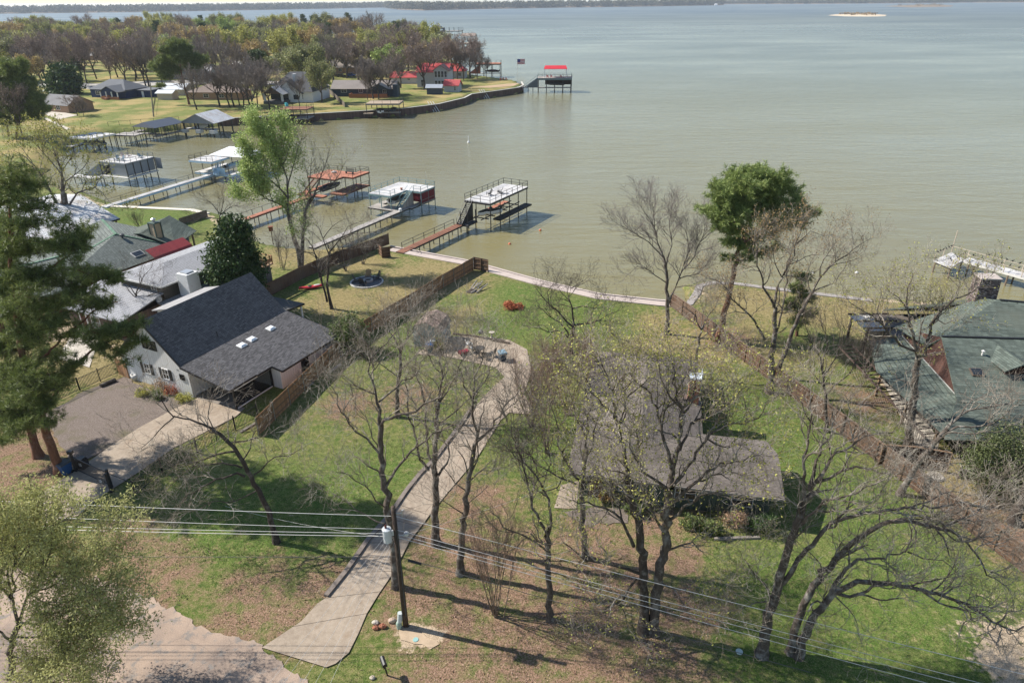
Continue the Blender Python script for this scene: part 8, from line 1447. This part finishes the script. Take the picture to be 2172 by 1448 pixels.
for i in range(4): g = proto(300+i, 'bare', 13, .75+.1*(i % 2)); pts = bud_points(g, 1500, .3, i); protos.append((as_kids(g, BARKD, [TWR, TWG][i % 2], leafquads(pts, .2, i)+(RDBUD,) if i % 2 == 0 else None), ['bare reddish brown tree in the wood on the far point', 'bare grey brown tree in the wood on the far point'][i % 2]))
for i, (lm, lb) in enumerate([(YGREEN, 'yellow green tree coming into leaf in the wood on the far point'), (OLIVEL, 'pale olive tree coming into leaf in the wood on the far point'), (GOLDL, 'golden brown budding tree in the wood on the far point'), (GRN, 'fresh green leafy tree in the wood on the far point')]):
    g = proto(320+i, 'leaf', 12, .85); pts = bud_points(g, 7000, .42, i); protos.append((as_kids(g, BARKD, TWG, leafquads(pts, .33, i)+(lm,)), lb))
for i in range(2):
    g = G(340+i); r = g.r; b, br, _ = wander(g, (0, 0, -.3), (0, 0, 1), 13, .32, .1, .04, .1, 9); g.big.append((b, br)); C, D = [], []
    for k in range(24):
        s = b[int(len(b)*(.42+.56*k/24)) if k < 23 else -1]; t_ = r.uniform(0, 6.28); L = 4.2*(1-.62*k/24)*r.uniform(.7, 1.1); q, qr, _ = wander(g, s, unit((math.cos(t_), math.sin(t_), .25)), L, .09, .03, .1, .05, 6); g.fine.append((q, qr))
        for p_ in q[2:]:
            for _ in range(9): C.append(tuple(p_[x]+r.gauss(0, .5)*(1 if x < 2 else .6) for x in range(3))); D.append((r.gauss(0, .6), r.gauss(0, .6), .6))
    V, F = needles(np.array(C), np.array(D), .62, .16, 8, i); protos.append((as_kids(g, BARKD, BARKD, (V, F, PN)), 'dark green pine rising above the wood on the far point'))
for kset, _ in protos:
    for o in kset: link(o); o.hide_render = False
rng = random.Random(77); spots = []
def clear(u, v): # lawns and roofs stay open
    for a, b, c, d in [(165, 178, 330, 262), (60, 205, 175, 280), (330, 190, 500, 252), (565, 185, 672, 245), (672, 182, 850, 232), (640, 228, 860, 240), (850, 165, 1110, 225), (880, 150, 990, 200), (505, 222, 570, 250)]:
        if a < u < c and b < v < d: return False
    return True
# front trees set by eye: (u, v of the foot, height m, kind)
front = [(268, 184, 13, 0), (312, 188, 14, 1), (316, 184, 13, 0), (90, 182, 13, 1), (100, 176, 14, 0), (160, 182, 13, 0), (185, 178, 14, 0), (205, 168, 13, 1), (250, 165, 12, 0), (290, 165, 13, 0), (345, 178, 12, 1), (418, 233, 10, 1), (468, 226, 11, 1), (488, 228, 10, 1), (498, 228, 11, 1), (508, 224, 10, 0), (517, 228, 12, 1), (530, 222, 12, 1), (540, 238, 12, 1), (548, 230, 11, 1), (560, 212, 13, 1), (571, 231, 10, 1),
         (637, 229, 9, 1), (683, 218, 10, 5), (665, 190, 12, 5), (792, 210, 12, 1), (803, 210, 11, 1), (780, 212, 9, 0), (823, 205, 11, 1), (850, 187, 15, 0), (868, 160, 14, 0), (900, 190, 13, 0), (917, 183, 12, 1), (893, 165, 13, 6), (960, 170, 13, 0), (970, 168, 12, 0), (983, 170, 10, 1), (998, 165, 13, 0), (1012, 168, 9, 0), (1033, 168, 8, 1), (945, 160, 12, 6), (872, 130, 12, 5), (640, 190, 13, 5), (590, 140, 12, 5), (625, 145, 11, 4), (440, 180, 13, 1), (470, 185, 13, 1), (430, 165, 14, 0), (385, 170, 13, 4), (505, 190, 13, 1), (735, 160, 12, 0), (760, 170, 12, 0), (820, 165, 12, 0),
         (648, 74, 21, 8), (622, 73, 17, 9), (604, 74, 19, 8), (670, 76, 18, 9), (668, 95, 15, 8), (695, 75, 17, 8), (716, 77, 16, 9), (745, 76, 19, 8), (586, 75, 14, 9), (430, 74, 18, 8), (385, 73, 16, 9), (330, 76, 18, 8), (260, 80, 17, 9), (150, 82, 15, 8), (470, 73, 14, 9), (165, 246, 6, 0), (50, 296, 10, 2), (178, 248, 5, 1)]
for u, v, hh, k in front: spots.append((P(u, v, PZ), hh*(1.22 if 9 < hh < 15 else 1), k))
y = 300.0
while y < 860:
    x = -1.02*y-40
    while x < 0:
        px, py = x+rng.uniform(-7, 7), y+rng.uniform(-7, 7); x += 14.6*(y/420)**.75; q = Vector((px, py, PZ))
        dpt = q.y*cp-(q.z-H)*sp; up_ = q.y*sp+(q.z-H)*cp; u = 1086+FPX*(px/dpt*cr-up_/dpt*sr); v = 724-FPX*(px/dpt*sr+up_/dpt*cr)
        if u < -60 or not clear(u, v) or inside_dist(np.array([px]), np.array([py]), FARP)[0] < 5: continue
        if min((math.hypot(px-s[0].x, py-s[0].y) for s in spots), default=99) < 8.5: continue
        w_ = (2.0, 2.6, 1.4, 1.8, 2.2, 2.6, 1.8, 1.3, .5, .5) if v > 115 else ((.8, .6, .8, .6, 4, 3.4, 3, 2, .5, .5) if u < 560 else (2, 3, 1.4, 2.6, 1.8, 2.2, 1.6, .8, .6, .6))
        spots.append((q, rng.uniform(12.5, 17.5)*(1+max(0, y-400)/2600), rng.choices(range(10), w_)[0]))
    y *= 1.072
print('wood', len(spots))
base_h = [13]*4+[12]*4+[13.5]*2
for i, (q, hh, k) in enumerate(spots[:299]):
    kset, lb = protos[k]; s = hh/base_h[k]
    T = thing('wood_pine' if k > 7 else 'wood_tree', lb, 'tree', q, rng.uniform(0, 6.28), 'trees of the wood on the far point'); w2 = rng.uniform(.78, 1.3); T.scale = (s*w2*rng.uniform(.9, 1.1), s*w2*rng.uniform(.9, 1.1), s*rng.uniform(.85, 1.15))
    for o in kset:
        if o.parent is None: o.parent = T
        else: c = o.copy(); link(c); c.parent = T
for kset, _ in protos:
    for o in kset:
        if o.parent is None: bpy.data.objects.remove(o)
# ---------------------------------------------------------------- far shores, islands, sky air
FARW = leafmat('far_wood_leaves', [(.045, .05, .03), (.08, .08, .045), (.12, .105, .06)], .8, .0, .004)
def shore(name, pts, seed, n, hmin, hmax, depth, label):
    """pts: pixel polyline of the waterline; a low bank and a far wood that reads as one mass"""
    g = np.random.RandomState(seed); W_ = [np.array(P(u, v, WZ))[:2] for u, v in pts]; m = MB()
    back = [p*(1+depth/np.linalg.norm(p)) for p in W_]
    for i in range(len(W_)-1):
        a, b, c, d = W_[i], W_[i+1], back[i+1], back[i]; m.add([(a[0], a[1], WZ-1), (b[0], b[1], WZ-1), (b[0]*1.002, b[1]*1.002, WZ+2), (a[0]*1.002, a[1]*1.002, WZ+2), (c[0], c[1], 3), (d[0], d[1], 3)], [(0, 1, 2, 3), (3, 2, 4, 5)])
    tag(m.build(name, plain('far_bank', (.24, .17, .11), .95, .3, .01)), label, 'shore', None, 'structure'); V, F = [], []
    sg = np.array([np.linalg.norm(W_[i+1]-W_[i]) for i in range(len(W_)-1)]); pr = sg/sg.sum(); nseg = g.choice(len(sg), n, p=pr)
    for i in nseg:
        f_ = g.uniform(); p = W_[i]*(1-f_)+W_[i+1]*f_; dd = depth*g.uniform()**1.5; p = p*(1+(12+dd)/np.linalg.norm(p)); r = g.uniform(6, 12); hh = g.uniform(hmin, hmax)
        kq = 46; d = g.normal(size=(kq, 3)); d /= np.linalg.norm(d, axis=1)[:, None]; c = np.array([p[0], p[1], 1+2*dd/depth+hh*.5])+d*np.array([r*1.3, r*1.3, hh*.52])*g.uniform(.5, 1, (kq, 1)); v_, f2 = leafquads(c, r*.6, int(g.randint(1e9)), 0, 1.2); F.append(f2+sum(len(x) for x in V)); V.append(v_)
    o = npmesh(name.replace('shore', 'wood'), np.concatenate(V), np.concatenate(F), FARW); tag(o, 'dark wood covering '+label, 'wood', None, 'stuff')
shore('far_left_shore', [(-500, 34), (0, 29.5), (300, 26), (560, 21.5), (760, 17.5), (900, 14.5)], 1, 2600, 19, 31, 260, 'the far shore behind the wooded point')
shore('promontory_shore', [(818, 17), (845, 20.5), (900, 22.5), (1000, 20), (1200, 16.5), (1400, 14), (1535, 11.5)], 2, 2000, 20, 32, 260, 'the low promontory at the top centre of the view')
shore('far_right_shore', [(1520, 9.5), (1700, 9), (1900, 7.5), (2050, 6), (2300, 5)], 3, 1300, 15, 26, 260, 'the far shore at the top right of the view')
def island(name, label, pts, seed, n, h_, mat):
    q = [P(u, v, WZ) for u, v in pts]; m = MB(); c = sum(q, Vector())/len(q); m.add([(p.x, p.y, WZ-.3) for p in q]+[tuple(c.lerp(p, .55)+Vector((0, 0, 1.6))) for p in q], [(i, (i+1) % len(q), len(q)+(i+1) % len(q), len(q)+i) for i in range(len(q))]+[tuple(range(len(q), 2*len(q)))]); tag(m.build(name, mat), label, 'island', None, 'structure')
    g = np.random.RandomState(seed); t_ = g.randint(0, len(q), n); C = np.array([list(c.lerp(q[i], .6*g.uniform()**.6)+Vector((0, 0, 1.4+g.uniform(0, h_)))) for i in t_]); v_, f2 = leafquads(C, 1.6, seed); tag(npmesh(name+'_scrub', v_, f2, leafmat(name+'_scrub', [(.1, .09, .04), (.2, .15, .08), (.28, .2, .12)], .8, 0, .1)), 'scrub growing on '+label, 'scrub', None, 'stuff')
island('sand_island', 'the pale sand island with low scrub', [(1750, 33), (1768, 31), (1810, 30), (1860, 30.5), (1885, 32), (1882, 35), (1850, 36), (1790, 35.5)], 5, 900, 3.5, plain('pale_sand', (.55, .45, .32), .95, .1, .05)); island('mud_island', 'the long low dark island near the far right shore', [(1865, 13.5), (1930, 11), (2000, 10.5), (2028, 12.5), (2020, 15), (1930, 16.5)], 6, 900, 6, plain('mud', (.2, .15, .1), .95, .2, .02))
# a few pale buildings on the far shores
for i, (u, v, w_, h_, lb) in enumerate([(244, 24, 30, 8, 'white building on the far left shore'), (512, 20, 22, 8, 'pale boathouse on the far shore, right of the white building'), (870, 18.5, 26, 12, 'large white lakeside house on the promontory'), (845, 20, 26, 6, 'pale low house at the left end of the promontory'), (80, 27, 22, 6, 'pale low house at the left end of the far shore'), (1502, 12, 16, 7, 'white boathouse at the right end of the promontory'), (1519, 12, 14, 7, 'second white boathouse at the right end of the promontory'), (1120, 15.5, 24, 8, 'pale house in the middle of the promontory'), (1330, 13, 22, 8, 'pale house toward the right of the promontory'), (1855, 6.5, 30, 9, 'white house on the far right shore'), (985, 19, 22, 7, 'tan house on the promontory right of the white one')]):
    c = P(u, v, WZ); T = thing('distant_house', lb, 'house', (c.x, c.y, 0)); F = wm(T); m = MB(F); m.box(-w_/2, w_/2, 0, 12, -1.5, h_*.65); m.build('wall', WHITE if i in (0, 2, 5, 6, 9) else GRW, T); m = MB(F); m.slab([(-w_/2-1, -1, h_*.6), (w_/2+1, -1, h_*.6), (w_/2, 6, h_), (-w_/2, 6, h_)], .3); m.slab([(-w_/2-1, 13, h_*.6), (w_/2+1, 13, h_*.6), (w_/2, 6, h_), (-w_/2, 6, h_)], .3); m.build('roof', WHITE if i in (0, 5, 6) else TAUPE, T)
# ---------------------------------------------------------------- loose leaves and grass tufts on the near lots
_g = np.random.RandomState(12); _n = 420000
_k = (GY < 75) & (GZ > -.2); _i = np.argwhere(_k); _w = (GY[_k]**2); _s = _g.choice(len(_i), _n, p=_w/_w.sum())
_iy, _ix = _i[_s, 0], _i[_s, 1]; _x = GX[_iy, _ix]+_g.uniform(-.4, .4, _n); _y = GY[_iy, _ix]+_g.uniform(-.3, .3, _n); _z = GZ[_iy, _ix]
_pat = lump(_x, _y, 1.1, 21, 8)+lump(_x, _y, 3.5, 22, 8)*.7
_L = A_litter[_iy, _ix]; _U = np.maximum(A_lush[_iy, _ix], .35*(1-_L)); _S = np.maximum(A_sand[_iy, _ix], 0)
_pav = [inside_dist(_x, _y, XY(q)) for q in (dw, road_px)]; _open = (_pav[0] < -.05) & (_pav[1] < -.1) & (_S < .4)
_a = _open & (_L+_pat*.7 > .62) & (_g.uniform(size=_n) < .42)
C = np.stack([_x, _y, _z+.03], -1)[_a]; V, F = leafquads(C, .065, 3, .72); o = npmesh('fallen_leaves', V, F, leafmat('leaf_litter', [(.17, .095, .065), (.28, .17, .115), (.40, .28, .2)], .9, .05, .3)); tag(o, 'brown fallen leaves scattered under the oaks', 'leaves', None, 'stuff'); print('leaves', len(C))
_b = _open & (_U+_pat*.6 > .5) & (_g.uniform(size=_n) < .42)
C = np.stack([_x, _y, _z], -1)[_b]; V, F = needles(C, np.tile([0, 0, 1.0], (len(C), 1)), .085, .03, 4, 4); V[:, 2] = np.maximum(V[:, 2], .005); o = npmesh('grass_tufts', V, F, leafmat('grass_blades', [(.06, .085, .02), (.13, .155, .045), (.27, .25, .11)], .8, .2, .4)); tag(o, 'tufts of grass growing on the near lawns', 'grass', None, 'stuff'); print('tufts', len(C))
# ---------------------------------------------------------------- air
t = NT('haze_air'); vol = t.n('ShaderNodeVolumePrincipled'); vol.inputs['Color'].default_value = (.80, .88, 1.0, 1); vol.inputs['Density'].default_value = .00007; vol.inputs['Anisotropy'].default_value = .2
t.l(vol.outputs[0], t.out.inputs['Volume'])
m = MB(); m.box(-9500, 9500, -90, 11500, -5.3, 40); tag(m.build('haze', t.m), 'pale blue haze over the lake', 'haze', None, 'stuff')
scene.cycles.volume_bounces = 1
print('objects', len(bpy.data.objects))
